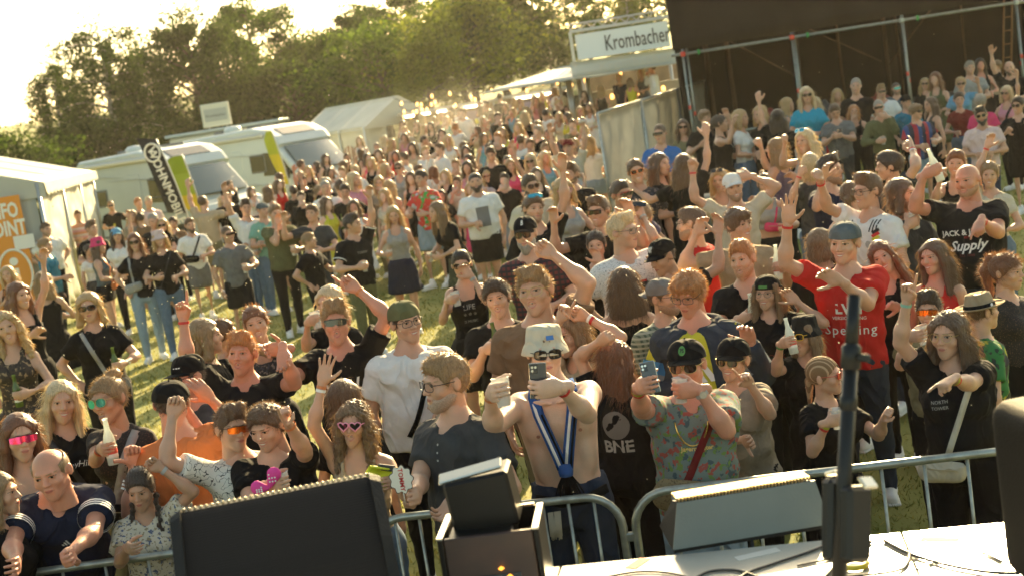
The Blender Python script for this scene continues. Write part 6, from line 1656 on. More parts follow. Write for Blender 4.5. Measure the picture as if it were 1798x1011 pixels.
def cable(pts, label, r=.005):
    P0 = [at_height(u, v, FZ + r + .001) for u, v in pts]; o = C_(*P0[0]); P1 = []
    P0 = np.array(P0); t = np.linspace(0, len(P0) - 1, 8 * len(P0))
    for q in t:
        i = min(int(q), len(P0) - 2); f = q - i; a, b, c_, d_ = P0[max(i - 1, 0)], P0[i], P0[i + 1], P0[min(i + 2, len(P0) - 1)]
        P1.append(.5 * ((2 * b) + (-a + c_) * f + (2 * a - 5 * b + 4 * c_ - d_) * f * f + (-a + 3 * b - 3 * c_ + d_) * f ** 3))
    g = Geo(); g.tube(np.array(P1) - o, r, 8); tag(g.obj('cable', M_CABLE, None, Matrix.Translation(Vector(o))), label, 'cable', 'cables lying on the stage floor')
cable([(1464, 950), (1420, 968), (1360, 988), (1310, 1006), (1280, 1030)], 'thin black cable curving over the bright stage floor below the wedge monitor')
cable([(1200, 1030), (1240, 1004), (1290, 1000), (1330, 1012)], 'short looped cable at the lower edge of the photo')
cable([(1552, 948), (1600, 972), (1660, 990), (1730, 1003), (1790, 1006)], 'cable running right across the floor from the pole', .007)
cable([(1598, 968), (1590, 992), (1560, 1004), (1480, 1012)], 'dark cable end hooked back towards the pole', .006)
cable([(1400, 992), (1440, 984), (1475, 978)], 'pale short cable stub left of the tape roll', .004)
cable([(1440, 1020), (1470, 990), (1500, 968), (1530, 950)], 'cable climbing to the foot of the pole', .006)
cable([(1050, 1015), (1120, 1003), (1180, 1006), (1230, 1020)], 'dark cable loop lying left of the wedge monitor cables', .004)
cable([(1610, 1000), (1660, 978), (1715, 968), (1760, 985)], 'cable crossing towards the tall speaker at the right edge', .005)
for (u, v, w, a, c, lb) in ((1330, 972, .16, .2, (.55, .53, .48), 'strip of white gaffer tape on the stage floor under the wedge monitor'), (1650, 946, .13, -.5, (.03, .03, .03), 'strip of black gaffer tape on the bright floor right of the pole'), (1120, 988, .10, .9, (.55, .10, .05), 'short red tape mark on the stage floor left of the wedge monitor')):
    p = at_height(u, v, FZ + .001); g = Geo(); g.box((0, 0, 0), (w, .045, .0015)); o = g.obj('tape_strip', mat('gaffer_tape', c, .7, bump=.2), None, Matrix.Translation(Vector(p)) @ Matrix.Rotation(a, 4, 'Z')); tag(o, lb, 'tape')
def side_speaker():
    c = at(1925, 1000, 4.1); e = empty('line_speaker', (c[0], c[1], FZ), R(6)); tag(e, 'tall black rounded speaker with ribbed side cut by the right edge', 'speaker')
    zt = at(1785, 716, 4.1)[2] - FZ; W = .36
    F2 = Field((-.24, -.24, 0), (.24, .30, zt + .06), .018); 
    def bx(X, Y, Z): 
        q = [np.abs(X) - (W / 2 - .06), np.abs(Y - .02) - .17, np.abs(Z - zt / 2) - (zt / 2 - .06)]
        return np.sqrt(sum(np.maximum(k, 0) ** 2 for k in q)) + np.minimum(np.maximum(np.maximum(q[0], q[1]), q[2]), 0) - .06
    F2.put(bx, (-.24, -.24, 0), (.24, .3, zt), 0); F2.geo().obj('cabinet', mat('speaker_black', (.005, .0045, .004), .7, spec=.15, bump=.3, bscale=150), e)
    bm = Geo(); bm.tube([(0, -.218, .06), (0, -.222, zt * .5), (0, -.216, zt - .05), (0, -.19, zt - .008)], .0045, 6); me = bm.mesh('grille_rib', [M_GRILLE])
    for k in range(24): o = bpy.data.objects.new('grille_rib', me); COL.objects.link(o); o.parent = e; o.location = (-W / 2 + .03 + .0128 * k, 0, 0)
    bm = Geo(); bm.lathe([(0, -.004), (.006, 0), (.004, .012), (0, .013)], 8); me = bm.mesh('grille_stud', [mat('worn_steel', (.40, .33, .22), .25, metal=.9)])
    for k in range(12): o = bpy.data.objects.new('grille_stud', me); COL.objects.link(o); o.parent = e; o.location = (-W / 2 + .03 + .026 * k, -.17, zt - .002)
side_speaker()
# ------------------------------------------------------------------ the crowd, one line or two each: head pixel, head height, sex, turn, clothes, hair
_c = COLS
FLORAL = pattern_mat('floral_cotton', 'blot', [(.60, .54, .42), (.10, .12, .20), (.30, .24, .14)], 42)
TROPIC = pattern_mat('tropical_cotton', 'blot', [(.15, .19, .17), (.06, .09, .10), (.14, .22, .05), (.32, .07, .05)], 22)
SCRIB = pattern_mat('line_print_cotton', 'scribble', [(.70, .66, .58), (.03, .03, .03)], 26)
SCRIB2 = pattern_mat('scribble_print_cotton', 'scribble', [(.66, .63, .60), (.10, .09, .10)], 46)
PLAIDR = pattern_mat('red_plaid', 'check', [(.13, .018, .018), (.03, .012, .015), (.012, .010, .014)], 26)
PLAIDG = pattern_mat('green_plaid', 'check', [(.17, .21, .15), (.06, .09, .06), (.34, .36, .28)], 34)
ETHNIC = pattern_mat('ethnic_print', 'blot', [(.045, .03, .022), (.30, .20, .11), (.02, .015, .012)], 34)
DKFLOR = pattern_mat('dark_floral', 'blot', [(.02, .018, .020), (.22, .17, .14), (.05, .05, .07)], 40)
STRIPED = pattern_mat('pink_stripes', 'hstripe', [(.62, .30, .30), (.62, .50, .48), (.60, .25, .12)], 7)
BARCA = pattern_mat('striped_jersey', 'vstripe', [(.015, .018, .04), (.35, .03, .04), (.02, .06, .20)], 5.2)
JERSEY = pattern_mat('colour_blotch_jersey', 'blot', [(.03, .16, .04), (.012, .015, .03), (.45, .38, .03), (.02, .03, .02)], 9)
LACE = pattern_mat('black_lace', 'blot', [(.012, .011, .011), (.08, .045, .03)], 120)
REDJ = pattern_mat('red_green_jersey', 'blot', [(.60, .05, .03), (.60, .05, .03), (.06, .32, .06), (.5, .5, .5)], 9)
CAMO = pattern_mat('green_beige', 'blot', [(.04, .045, .02), (.10, .10, .05)], 16)

F1 = {}
# --- along the front barrier, left
F1['older'] = P(74, 834, 84, 'm', -12, 'tee', 'navy', 'jeans', 'dkdenim', 'fringe', 'dkblond', 'sunburnt balding man in navy sports shirt with white sleeve stripes leaning over the barrier', lean=30, Z=6.95, hy=-10, hp=-6, skin='r', fat=1.22, r=(28, 988, .42, 'relaxed'), l=(112, 996, .42, 'fist'), mouth='closed')
F1['braids'] = P(247, 858, 72, 'f', -6, 'blouse', FLORAL, 'jeans', 'dkdenim', 'braids', 'dark', 'young woman with two dark braids and pale flowered blouse, fist on her head', Z=7.1, lean=8, hy=-12, hp=-12, r=(223, 962, .30, 'grip'), l=(283, 822, .02, 'fist'), lb='watch', skin='t')
P(-2, 868, 70, 'f', 70, 'tee', 'black', 'jeans', 'dkdenim', 'bob', 'dkblond', 'blond woman in profile cut by the left edge of the photo beside the balding man', Z=6.9, mouth='closed')
P(36, 768, 80, 'f', 12, 'strapless', 'beige', 'jeans', 'dkdenim', 'long', 'auburn', 'woman with long red-brown hair and pink mirrored wrap sunglasses behind the balding man', Z=7.5, gl=('wrap', 'black', 'pink'), hy=-4, r='belly', l='belly')
F1['tom'] = P(108, 706, 72, 'f', 6, 'fitted', 'black', 'jeans', 'black', 'long', 'pale', 'smiling young woman with straight pale blond hair and black signature print t-shirt', Z=8.2, mouth='smile', r='down', l='down', fat=1.05)
F1['sm'] = P(192, 702, 74, 'f', -18, 'fitted', LACE, 'jeans', 'khaki', 'bun', 'dkblond', 'woman in black lace top with blue mirrored sunglasses and lettered bag strap', Z=8.0, hy=-25, mouth='open', gl=('aviator', 'gold', 'blue'), r=(176, 788, .42, 'grip'), ri=('clear', 'clear glass bottle held by the woman with blue mirrored sunglasses'), rb=['red', 'orange'], l='belly', skin='t')
F1['orange'] = P(302, 708, 72, 'm', 196, 'tee', 'orange', 'jeans', 'denim', 'short', 'dark', 'man seen from behind in orange t-shirt and black cap, giving a thumbs up', Z=7.55, hy=-28, hat=('cap', 'black'), l=(236, 816, .12, 'thumb', dict(A=(0, 0, 1), N=(0, 1, .1))), r=(370, 700, -.25, 'relaxed'), fat=1.1, skin='r')
F1['snap'] = P(330, 664, 64, 'm', -62, 'tee', 'dkgrey', 'jeans', 'dkdenim', 'short', 'dark', 'man in black snapback cap with white letters hugging the man in the orange t-shirt', Z=8.35, hat=('snapback', 'black'), gl=('sun', 'black', 'black'), r='down', l=(330, 722, .35, 'relaxed'), skin='r')
F1['scrib'] = P(408, 752, 70, 'm', 8, 'shirt', SCRIB, 'jeans', 'black', 'quiff', 'brown', 'man in white shirt with black line drawings and red mirrored sunglasses, right fist raised', Z=7.3, hy=14, gl=('wrap', 'black', 'orange'), r=(303, 730, .12, 'fist'), l='down', vneck=.05, mouth='closed')
F1['north'] = P(425, 622, 70, 'm', -12, 'tee', 'offblack', 'jeans', 'dkdenim', 'quiff', 'ginger', 'shouting strawberry blond man in black t-shirt pointing at the sky', Z=8.8, hy=-6, hp=8, mouth='open', r=(322, 560, .05, 'point'), rb='red', l=(497, 616, .35, 'pinch', dict(A=(0, -.2, -1))), skin='r', fat=1.14)
P(362, 592, 60, 'm', 82, 'tee', 'black', 'jeans', 'black', 'shag', 'dkblond', 'man in profile with swept back dark blond hair left of the shouting man', Z=9.8, r='down', l='belly')
P(394, 588, 54, 'f', 78, 'tee', 'black', 'jeans', 'black', 'tied', 'brown', 'smiling woman in profile just behind the man with swept back hair', Z=10.3, mouth='smile')
P(450, 568, 58, 'f', 4, 'tank', DKFLOR, 'skirt', 'black', 'pony', 'auburn', 'woman with auburn ponytail and black flowered top singing and pointing ahead', Z=10.2, mouth='open', hy=-6, l=(437, 600, .42, 'point', dict(A=(-.2, -1, .2))), r='down')
F1['flu'] = P(591, 566, 64, 'm', -4, 'tee', 'black', 'jeans', 'dkdenim', 'quiff', 'dkblond', 'blond man in black sunglasses and black t-shirt with one finger pointing up', Z=9.1, hp=4, mouth='open', gl=('wrap', 'black', 'black'), l=(627, 508, .02, 'point'), lb='orange', r=(500, 612, .35, 'relaxed', dict(A=(-1, -.3, -.2))), fat=1.02, skin='r')
P(580, 532, 52, 'f', -28, 'tee', 'black', 'jeans', 'black', 'shag', 'pale', 'woman with layered blond hair holding a beer cup behind the man in black sunglasses', Z=10.6, r=(540, 566, .3, 'grip'), ri=('cup', 'full plastic cup of beer held by the woman with layered blond hair'), mouth='closed')
F1['badge'] = P(470, 750, 74, 'm', 0, 'tee', 'black', 'jeans', 'dkdenim', 'curly', 'brown', 'grinning man with curly brown hair and round white badge on black t-shirt', Z=7.2, hy=-32, hp=-10, mouth='smile', l=(506, 742, .36, 'point', dict(N=(1, -.3, 0))), lb='orange', r=(470, 852, .38, 'grip'), ri=('empty', 'clear plastic cup held low by the man with the round badge'), fat=1.12)
F1['heart'] = P(622, 742, 74, 'f', -6, 'tank', 'beige', 'jeans', 'denim', 'longcurly', 'ltbrown', 'young woman with pink heart shaped sunglasses and long curly hair, one arm raised', Z=7.15, hy=-10, hr=6, mouth='open', gl=('heart', 'pinkf', 'black'), r=(566, 672, .05, 'open'), rb=['orange', 'white'], l=(694, 842, .30, 'grip'))
P(606, 702, 56, 'f', 150, 'tee', 'black', 'jeans', 'black', 'bob', 'brown', 'brown haired head just behind the woman with heart shaped sunglasses', Z=7.9)
F1['white'] = P(713, 566, 64, 'm', 14, 'tee', 'white', 'jeans', 'black', 'short', 'dark', 'stocky man in white t-shirt with black chest strap, glasses and backwards green cap', Z=8.9, mouth='smile', hat=('cap', 'olive', 'back'), gl=('square', 'black', 'clear'), fat=1.28, r='down', l=(770, 702, .28, 'relaxed'), lb='red', hy=8)
F1['polo'] = P(783, 672, 82, 'm', -48, 'polo', 'dkgrey', 'jeans', 'black', 'short', 'dkblond', 'bearded man with glasses in dark grey polo shirt standing at the barrier, looking left', Z=6.75, hy=-14, beard='short', beardcol='grey', gl=('square', 'black', 'clear'), r=(733, 862, .32, 'fist'), l=(802, 868, .34, 'relaxed', dict(A=(0, -.6, -.8))), fat=1.14, mouth='closed')
F1['bare'] = P(958, 618, 84, 'm', 2, 'none', 'white', 'jeans', 'dkdenim', 'short', 'brown', 'shirtless man in pale bucket hat and sunglasses with blue and white scarf', Z=6.85, bare=True, hat=('bucket', 'cream'), gl=('sun', 'black', 'black'), r=(862, 690, .42, 'grip'), ri=('cup', 'plastic cup of beer held out by the shirtless man'), rb='orange', l=(985, 680, .46, 'grip', dict(A=(-1, -.2, .6))), li=('phone', 'black phone held in front of the shirtless man'), lb='red', fat=1.04, skin='p')
F1['brownt'] = P(939, 512, 70, 'm', -6, 'tee', 'brown', 'jeans', 'khaki', 'quiff', 'dkblond', 'large young man with glasses in brown t-shirt raising one finger high', Z=8.5, hy=-12, hp=4, mouth='open', gl=('aviator', 'gold', 'clear'), l=(972, 448, .02, 'point'), r='down', fat=1.26)
F1['dkteen'] = P(873, 524, 60, 'm', -4, 'tee', 'black', 'jeans', 'black', 'curly', 'dark', 'young dark haired man in black t-shirt with red print clutching a small bottle', Z=9.6, mouth='open', r=(852, 614, .28, 'grip'), ri=('bottle', 'small bottle held by the young man left of the large man in brown'), l='down', hy=-4)
F1['live'] = P(811, 466, 52, 'f', 2, 'tank', 'black', 'shorts', 'black', 'short', 'black', 'short haired woman in black tank top and sunglasses with her hand before her mouth', Z=12.0, gl=('aviator', 'gold', 'black'), r=(786, 528, .26, 'grip'), ri=('cup', 'cup of beer held by the short haired woman in a black tank top'), l=(828, 486, .18, 'relaxed', dict(A=(-.6, 0, .8))), lb='watch', fat=1.05)
F1['plaid'] = P(923, 412, 50, 'm', -4, 'shirt', PLAIDR, 'jeans', 'black', 'short', 'dkblond', 'bearded man with black baseball cap and dark red plaid shirt', Z=11.6, hat=('cap', 'black'), gl=('aviator', 'black', 'black'), beard='full', beardcol='grey', r='down', l='belly')
P(937, 368, 40, 'm', 16, 'tee', 'black', 'jeans', 'black', 'curly', 'brown', 'curly haired man with sunglasses pushed up behind the man in the plaid shirt', Z=13.2, gl=('wrap', 'black', 'blue'), gl_up=True, beard='short')
F1['band'] = P(1083, 632, 66, 'f', 150, 'tee', 'black', 'jeans', 'black', 'longwavy', 'auburn', 'red-brown haired woman in large black t-shirt turned away behind the shirtless man', Z=7.7, hy=-30, r='down', l=(1052, 600, .10, 'fist'), fat=1.2)
P(1003, 588, 58, 'f', -30, 'tee', 'beige', 'jeans', 'denim', 'bob', 'ltbrown', 'brown haired woman mostly hidden behind the bucket hat of the shirtless man', Z=8.1, l=(1030, 556, .10, 'point', dict(A=(-.8, -.2, .6))), lb=['white', 'red'], r=(984, 560, .2, 'point'))
P(1097, 500, 60, 'f', 168, 'tank', 'black', 'jeans', 'denim', 'long', 'brown', 'woman with long straight brown hair seen from behind in a black tank top', Z=9.7)
F1['scr2'] = P(1094, 408, 56, 'm', 22, 'tee', SCRIB2, 'jeans', 'ltdenim', 'quiff', 'pale', 'broad blond man with glasses in white t-shirt covered in black scribbles, looking right', Z=10.8, hy=32, gl=('square', 'black', 'clear'), fat=1.2, r='hip', l=(1160, 455, .15, 'relaxed'))
P(1052, 372, 46, 'm', -22, 'tee', 'black', 'jeans', 'black', 'quiff', 'brown', 'grinning man in wrap sunglasses and black t-shirt left of the blond man', Z=12.4, gl=('wrap', 'black', 'black'), mouth='smile')
P(1125, 384, 42, 'f', -14, 'tank', 'grey', 'jeans', 'denim', 'tied', 'dkblond', 'laughing woman waving an open hand behind the broad blond man', Z=12.2, mouth='smile', l=(1128, 378, .12, 'open'), lb='watch', gl=('wrap', 'black', 'black'), gl_up=True)
P(1047, 432, 40, 'f', -8, 'tank', 'black', 'jeans', 'black', 'tied', 'dark', 'dark haired woman peeking out left of the scribble t-shirt', Z=12.0, l='mouth')
F1['ny'] = P(1163, 452, 56, 'm', -26, 'tee', 'black', 'jeans', 'black', 'short', 'dark', 'man in black cap and silver necklace looking down, an arm round his neighbour', Z=10.4, hy=-22, hp=-16, hat=('cap', 'black'), l=(1262, 412, -.1, 'relaxed'), r='down', skin='t', fat=1.12)
P(1214, 394, 48, 'm', -118, 'tee', 'red', 'jeans', 'black', 'short', 'brown', 'dark haired man with glasses and red shirt turned to the left behind the black cap', Z=11.4, gl=('square', 'black', 'clear'), beard='short')
F1['beiget'] = P(1297, 396, 54, 'm', 12, 'tee', 'tan', 'jeans', 'khaki', 'bowl', 'brown', 'tall young man with fringe in loose beige t-shirt holding a bottle', Z=11.0, hy=26, mouth='smile', l=(1378, 468, .30, 'grip'), li=('clear', 'clear bottle held by the tall young man in beige'), r=(1222, 412, -.08, 'relaxed'), fat=1.05)
F1['redbeard'] = P(1304, 456, 62, 'm', -14, 'tee', 'black', 'jeans', 'black', 'short', 'ginger', 'laughing man with short red hair and red beard in black v-neck', Z=9.7, hy=-8, beard='short', beardcol='ginger', mouth='open', vneck=.03, r=(1300, 560, .3, 'grip'), ri=('clear', 'green tinted bottle in front of the red bearded man'), l='down')
F1['adi'] = P(1210, 516, 76, 'm', -12, 'tee', 'yellow', 'jeans', 'dkdenim', 'bowl', 'ginger', 'ginger man with glasses in yellow-green t-shirt under a grey and blue hooded jacket', Z=8.3, hy=-14, hp=-16, gl=('square', 'black', 'clear'), fat=1.24, r='belly', l=(1318, 600, .22, 'relaxed'), skin='r')
P(1166, 522, 60, 'm', 34, 'shirt', PLAIDG, 'jeans', 'denim', 'short', 'brown', 'man with glasses, backwards grey cap and green checked shirt left of the ginger man', Z=8.9, hy=16, hat=('cap', 'grey', 'back'), gl=('square', 'black', 'clear'), beard='short', mouth='smile')
F1['greenl'] = P(1347, 514, 64, 'f', -6, 'tee', 'black', 'jeans', 'black', 'longwavy', 'ltbrown', 'smiling woman with glasses and backwards black cap with a green label', Z=9.2, hy=-12, mouth='smile', hat=('cap', 'black', 'back'), gl=('round', 'black', 'clear'), l=(1400, 530, .10, 'relaxed', dict(A=(-.6, 0, .8))), r='belly')
F1['ps'] = P(1206, 642, 82, 'm', -2, 'shirt', TROPIC, 'shorts', 'ltdenim', 'short', 'brown', 'man in tropical print shirt, black cap with green badge and sunglasses, drinking and filming', Z=6.9, hat=('cap', 'black'), gl=('aviator', 'gold', 'black'), r=(1120, 680, .42, 'grip', dict(A=(.3, -.4, 1))), ri=('phone', 'phone held up by the man in the tropical shirt'), rb=['lime', 'red'], l=(1228, 684, .26, 'grip', dict(A=(-1, -.2, .2))), li=('cola', 'plastic cup at the mouth of the man in the tropical shirt'), lb='watch', fat=1.22, skin='r', vneck=.02)
F1['peace'] = P(1287, 632, 70, 'f', -14, 'tee', 'taupe', 'jeans', 'black', 'tied', 'ltbrown', 'smiling person with black cap, sunglasses and baggy grey-beige t-shirt holding up a finger', Z=7.5, hy=-10, mouth='smile', hat=('cap', 'black'), gl=('aviator', 'gold', 'black'), l=(1318, 676, .32, 'point'), r=(1305, 772, .25, 'relaxed'), fat=1.2)
F1['bucket'] = P(1412, 588, 66, 'f', -26, 'tee', 'black', 'jeans', 'black', 'bob', 'ltbrown', 'woman in black bucket hat and yellow sunglasses holding a bottle before her face', Z=8.2, hy=-10, mouth='open', hat=('bucket', 'offblack'), gl=('sun', 'yellow', 'black'), r=(1371, 604, .22, 'grip'), ri=('clear', 'bottle with red label held by the woman in the black bucket hat'), rb='green', l='down')
F1['corn'] = P(1448, 660, 74, 'f', 48, 'tee', 'black', 'jeans', 'black', 'cornrow', 'dkblond', 'woman with cornrow braids and red sunglasses laughing to the right, cup in hand', Z=7.2, hy=28, mouth='smile', gl=('sun', 'redf', 'red'), r=(1452, 742, .28, 'grip', dict(A=(1, -.3, .1))), ri=('empty', 'clear cup held by the woman with cornrow braids'), rb=['lime', 'red'], l=(1553, 732, .20, 'fist'), fat=1.12)
F1['redt'] = P(1483, 428, 66, 'm', -10, 'tee', 'red', 'jeans', 'dkdenim', 'short', 'dkblond', 'laughing man in red sponsor t-shirt and backwards cap reaching one open hand up', Z=9.1, hy=-10, mouth='smile', hat=('cap', 'slate', 'back'), r=(1383, 392, .10, 'open'), rb='red', l=(1476, 494, .36, 'relaxed', dict(A=(-.8, -.2, .5))), fat=1.1)
P(1549, 452, 58, 'f', -8, 'tank', 'black', 'jeans', 'black', 'longwavy', 'auburn', 'woman with red hair tilting her head behind the man in the red t-shirt', Z=9.9, hr=-22, mouth='smile', r='belly', l='chest')
F1['brun'] = P(1640, 452, 60, 'f', -22, 'tank', 'red', 'jeans', 'denim', 'long', 'brown', 'smiling woman with very long brown hair and red straps at the right', Z=9.5, hy=-14, mouth='smile')
F1['dkpony'] = P(1768, 478, 70, 'f', 48, 'fitted', LACE, 'jeans', 'black', 'pony', 'auburn', 'woman with dark red ponytail and black lace top at the right edge', Z=8.6, hy=14, hp=-4, fat=1.15)
F1['drinker'] = P(1632, 545, 68, 'm', -6, 'tee', 'khaki', 'jeans', 'black', 'quiff', 'dark', 'dark haired man in orange mirrored sunglasses drinking from a tilted cup', Z=8.1, gl=('wrap', 'black', 'orange'), r=(1598, 592, .24, 'grip'), ri=('empty', 'tilted clear cup at the face of the man in orange mirrored sunglasses'), l='down', fat=1.05)
F1['curl'] = P(1666, 588, 84, 'f', -14, 'tee', 'black', 'jeans', 'black', 'longwavy', 'brown', 'woman with round glasses and curly hair pointing up with one hand, ahead with the other', Z=6.9, hy=-12, gl=('round', 'gold', 'clear'), r=(1592, 528, .06, 'point'), rb='mint', l=(1655, 668, .52, 'point', dict(A=(-.5, -.9, -.35), N=(0, 0, -1))), lb=['lime', 'red'], fat=1.2)
F1['straw'] = P(1725, 548, 68, 'm', 112, 'tee', JERSEY, 'jeans', 'black', 'short', 'brown', 'man in brown straw hat and bright green patterned jersey turned away at the right', Z=8.0, hat=('straw', 'tan'), hy=10)
P(1442, 430, 44, 'm', 160, 'tee', 'black', 'jeans', 'black', 'shag', 'ltbrown', 'wavy brown haired person seen from behind left of the man in red', Z=10.4)
F1['ger'] = P(1524, 336, 54, 'm', -36, 'tee', 'white', 'jeans', 'dkdenim', 'quiff', 'brown', 'man with glasses in white football jersey with black, red and gold shoulders, fist stretched out', Z=11.2, hy=-12, mouth='smile', gl=('square', 'black', 'clear'), r=(1440, 318, .12, 'fist'), rb='red', l='belly', fat=1.04)
F1['bigdk'] = P(1583, 342, 54, 'm', 48, 'polo', 'dkgrey', 'jeans', 'black', 'shag', 'brown', 'heavy man with brown hair and dark polo shirt in profile holding a cup', Z=11.3, hy=20, beard='short', mouth='open', r=(1592, 398, .25, 'grip'), ri=('empty', 'white cup held by the heavy man in the dark polo shirt'), l='belly', fat=1.34)
F1['jack'] = P(1699, 318, 58, 'm', -12, 'tee', 'offblack', 'jeans', 'dkdenim', 'none', 'dkblond', 'bald heavy man in black lettered t-shirt holding a bottle aloft and pointing', Z=11.0, hy=-14, mouth='open', r=(1622, 308, .10, 'grip'), ri=('clear', 'clear bottle held aloft by the bald man in the lettered t-shirt'), l=(1722, 388, .48, 'point', dict(A=(0, -.6, -.8), N=(0, 0, -1))), lb='red', fat=1.32, beard='short', skin='r')
P(1679, 288, 42, 'f', -10, 'tank', 'black', 'jeans', 'black', 'short', 'auburn', 'smiling woman with short dark red hair behind the bald man', Z=12.9, mouth='smile', r=(1652, 312, .2, 'horns'), l='down')
P(1738, 308, 46, 'f', -6, 'fitted', 'cream', 'jeans', 'denim', 'tied', 'dkblond', 'smiling woman with tied back blond hair in short cream top right of the bald man', Z=12.6, mouth='smile', l='belly', r=(1738, 232, .0, 'relaxed'), rb='red')
P(1561, 292, 42, 'm', -72, 'tee', 'dkgrey', 'jeans', 'black', 'curly', 'dark', 'dark curly haired person laughing to the left behind the football jersey', Z=12.8, mouth='smile', l=(1602, 262, .1, 'horns'), lb=['red', 'white'])
P(1457, 300, 44, 'm', 50, 'tee', 'navy', 'jeans', 'black', 'quiff', 'dark', 'dark haired bearded man in navy t-shirt in profile facing right', Z=13.2, beard='short', hy=15)
P(1495, 344, 42, 'f', 170, 'tank', 'white', 'jeans', 'black', 'tied', 'brown', 'brown haired person from behind in white vest left of the football jersey', Z=12.2)
P(1425, 292, 36, 'f', 165, 'tee', 'dkgrey', 'jeans', 'denim', 'bob', 'pale', 'short blond hair from behind with a fist raised, left of the navy t-shirt', Z=14.6, l=(1404, 308, .2, 'fist'), lb='red')
F1['wcap'] = P(1288, 330, 42, 'm', -2, 'tee', 'cream', 'jeans', 'denim', 'short', 'brown', 'bearded man in white cap with both arms raised, cup in one hand', Z=13.8, mouth='smile', hat=('cap', 'white'), beard='short', r=(1216, 300, .0, 'fist'), rb='red', l=(1318, 310, .05, 'grip'), li=('cup', 'cup raised by the bearded man in the white cap'), fat=1.02)
P(1343, 324, 38, 'f', 8, 'crop', 'ltgrey', 'skirt', 'black', 'bun', 'brown', 'brown haired woman in crocheted white top with bright pink belt bag', Z=15.0)
P(1264, 318, 36, 'f', -6, 'tank', 'tan', 'jeans', 'black', 'shag', 'blond', 'blond woman with sunglasses on her hair behind the man in the white cap', Z=15.4, gl=('sun', 'black', 'black'), gl_up=True)
P(1414, 248, 36, 'f', -50, 'tank', 'ltgrey', 'jeans', 'black', 'long', 'pale', 'woman with very long pale hair and raised fist before the second stage', Z=16.0, mouth='open', r=(1378, 252, .15, 'fist'), gl=('sun', 'white', 'blue'), gl_up=True, fat=1.1)
P(1362, 262, 33, 'f', -120, 'tank', 'purple', 'jeans', 'black', 'long', 'dkblond', 'woman in purple-grey top from behind reaching a fist to the left', Z=16.4, r=(1336, 258, .1, 'fist'), l='belly')
P(1200, 292, 38, 'f', 172, 'tee', 'black', 'jeans', 'black', 'long', 'brown', 'long haired woman in black t-shirt stretching an arm to the left', Z=15.0, l='wide', r='up', mouth='closed')
P(1158, 290, 38, 'f', 62, 'tee', 'black', 'jeans', 'black', 'long', 'brown', 'woman with long brown hair drinking in profile', Z=15.6, l='drink')
P(1117, 302, 38, 'f', -8, 'blouse', DKFLOR, 'jeans', 'black', 'tied', 'brown', 'woman with orange sunglasses and dark flowered blouse', Z=15.4, gl=('sun', 'orangef', 'black'), mouth='smile', fat=1.15, hy=14)
P(1091, 342, 42, 'm', 12, 'polo', 'purple', 'jeans', 'black', 'short', 'dark', 'tanned dark haired man in narrow sunglasses looking right', Z=13.6, gl=('wrap', 'redf', 'black'), mouth='smile', hy=18, skin='t')
P(1159, 236, 30, 'm', -4, 'tee', 'blue', 'jeans', 'navy', 'buzz', 'brown', 'man in bright blue t-shirt and sunglasses beside the tarpaulin fence', Z=20, gl=('wrap', 'black', 'black'), l='belly', r='belly')
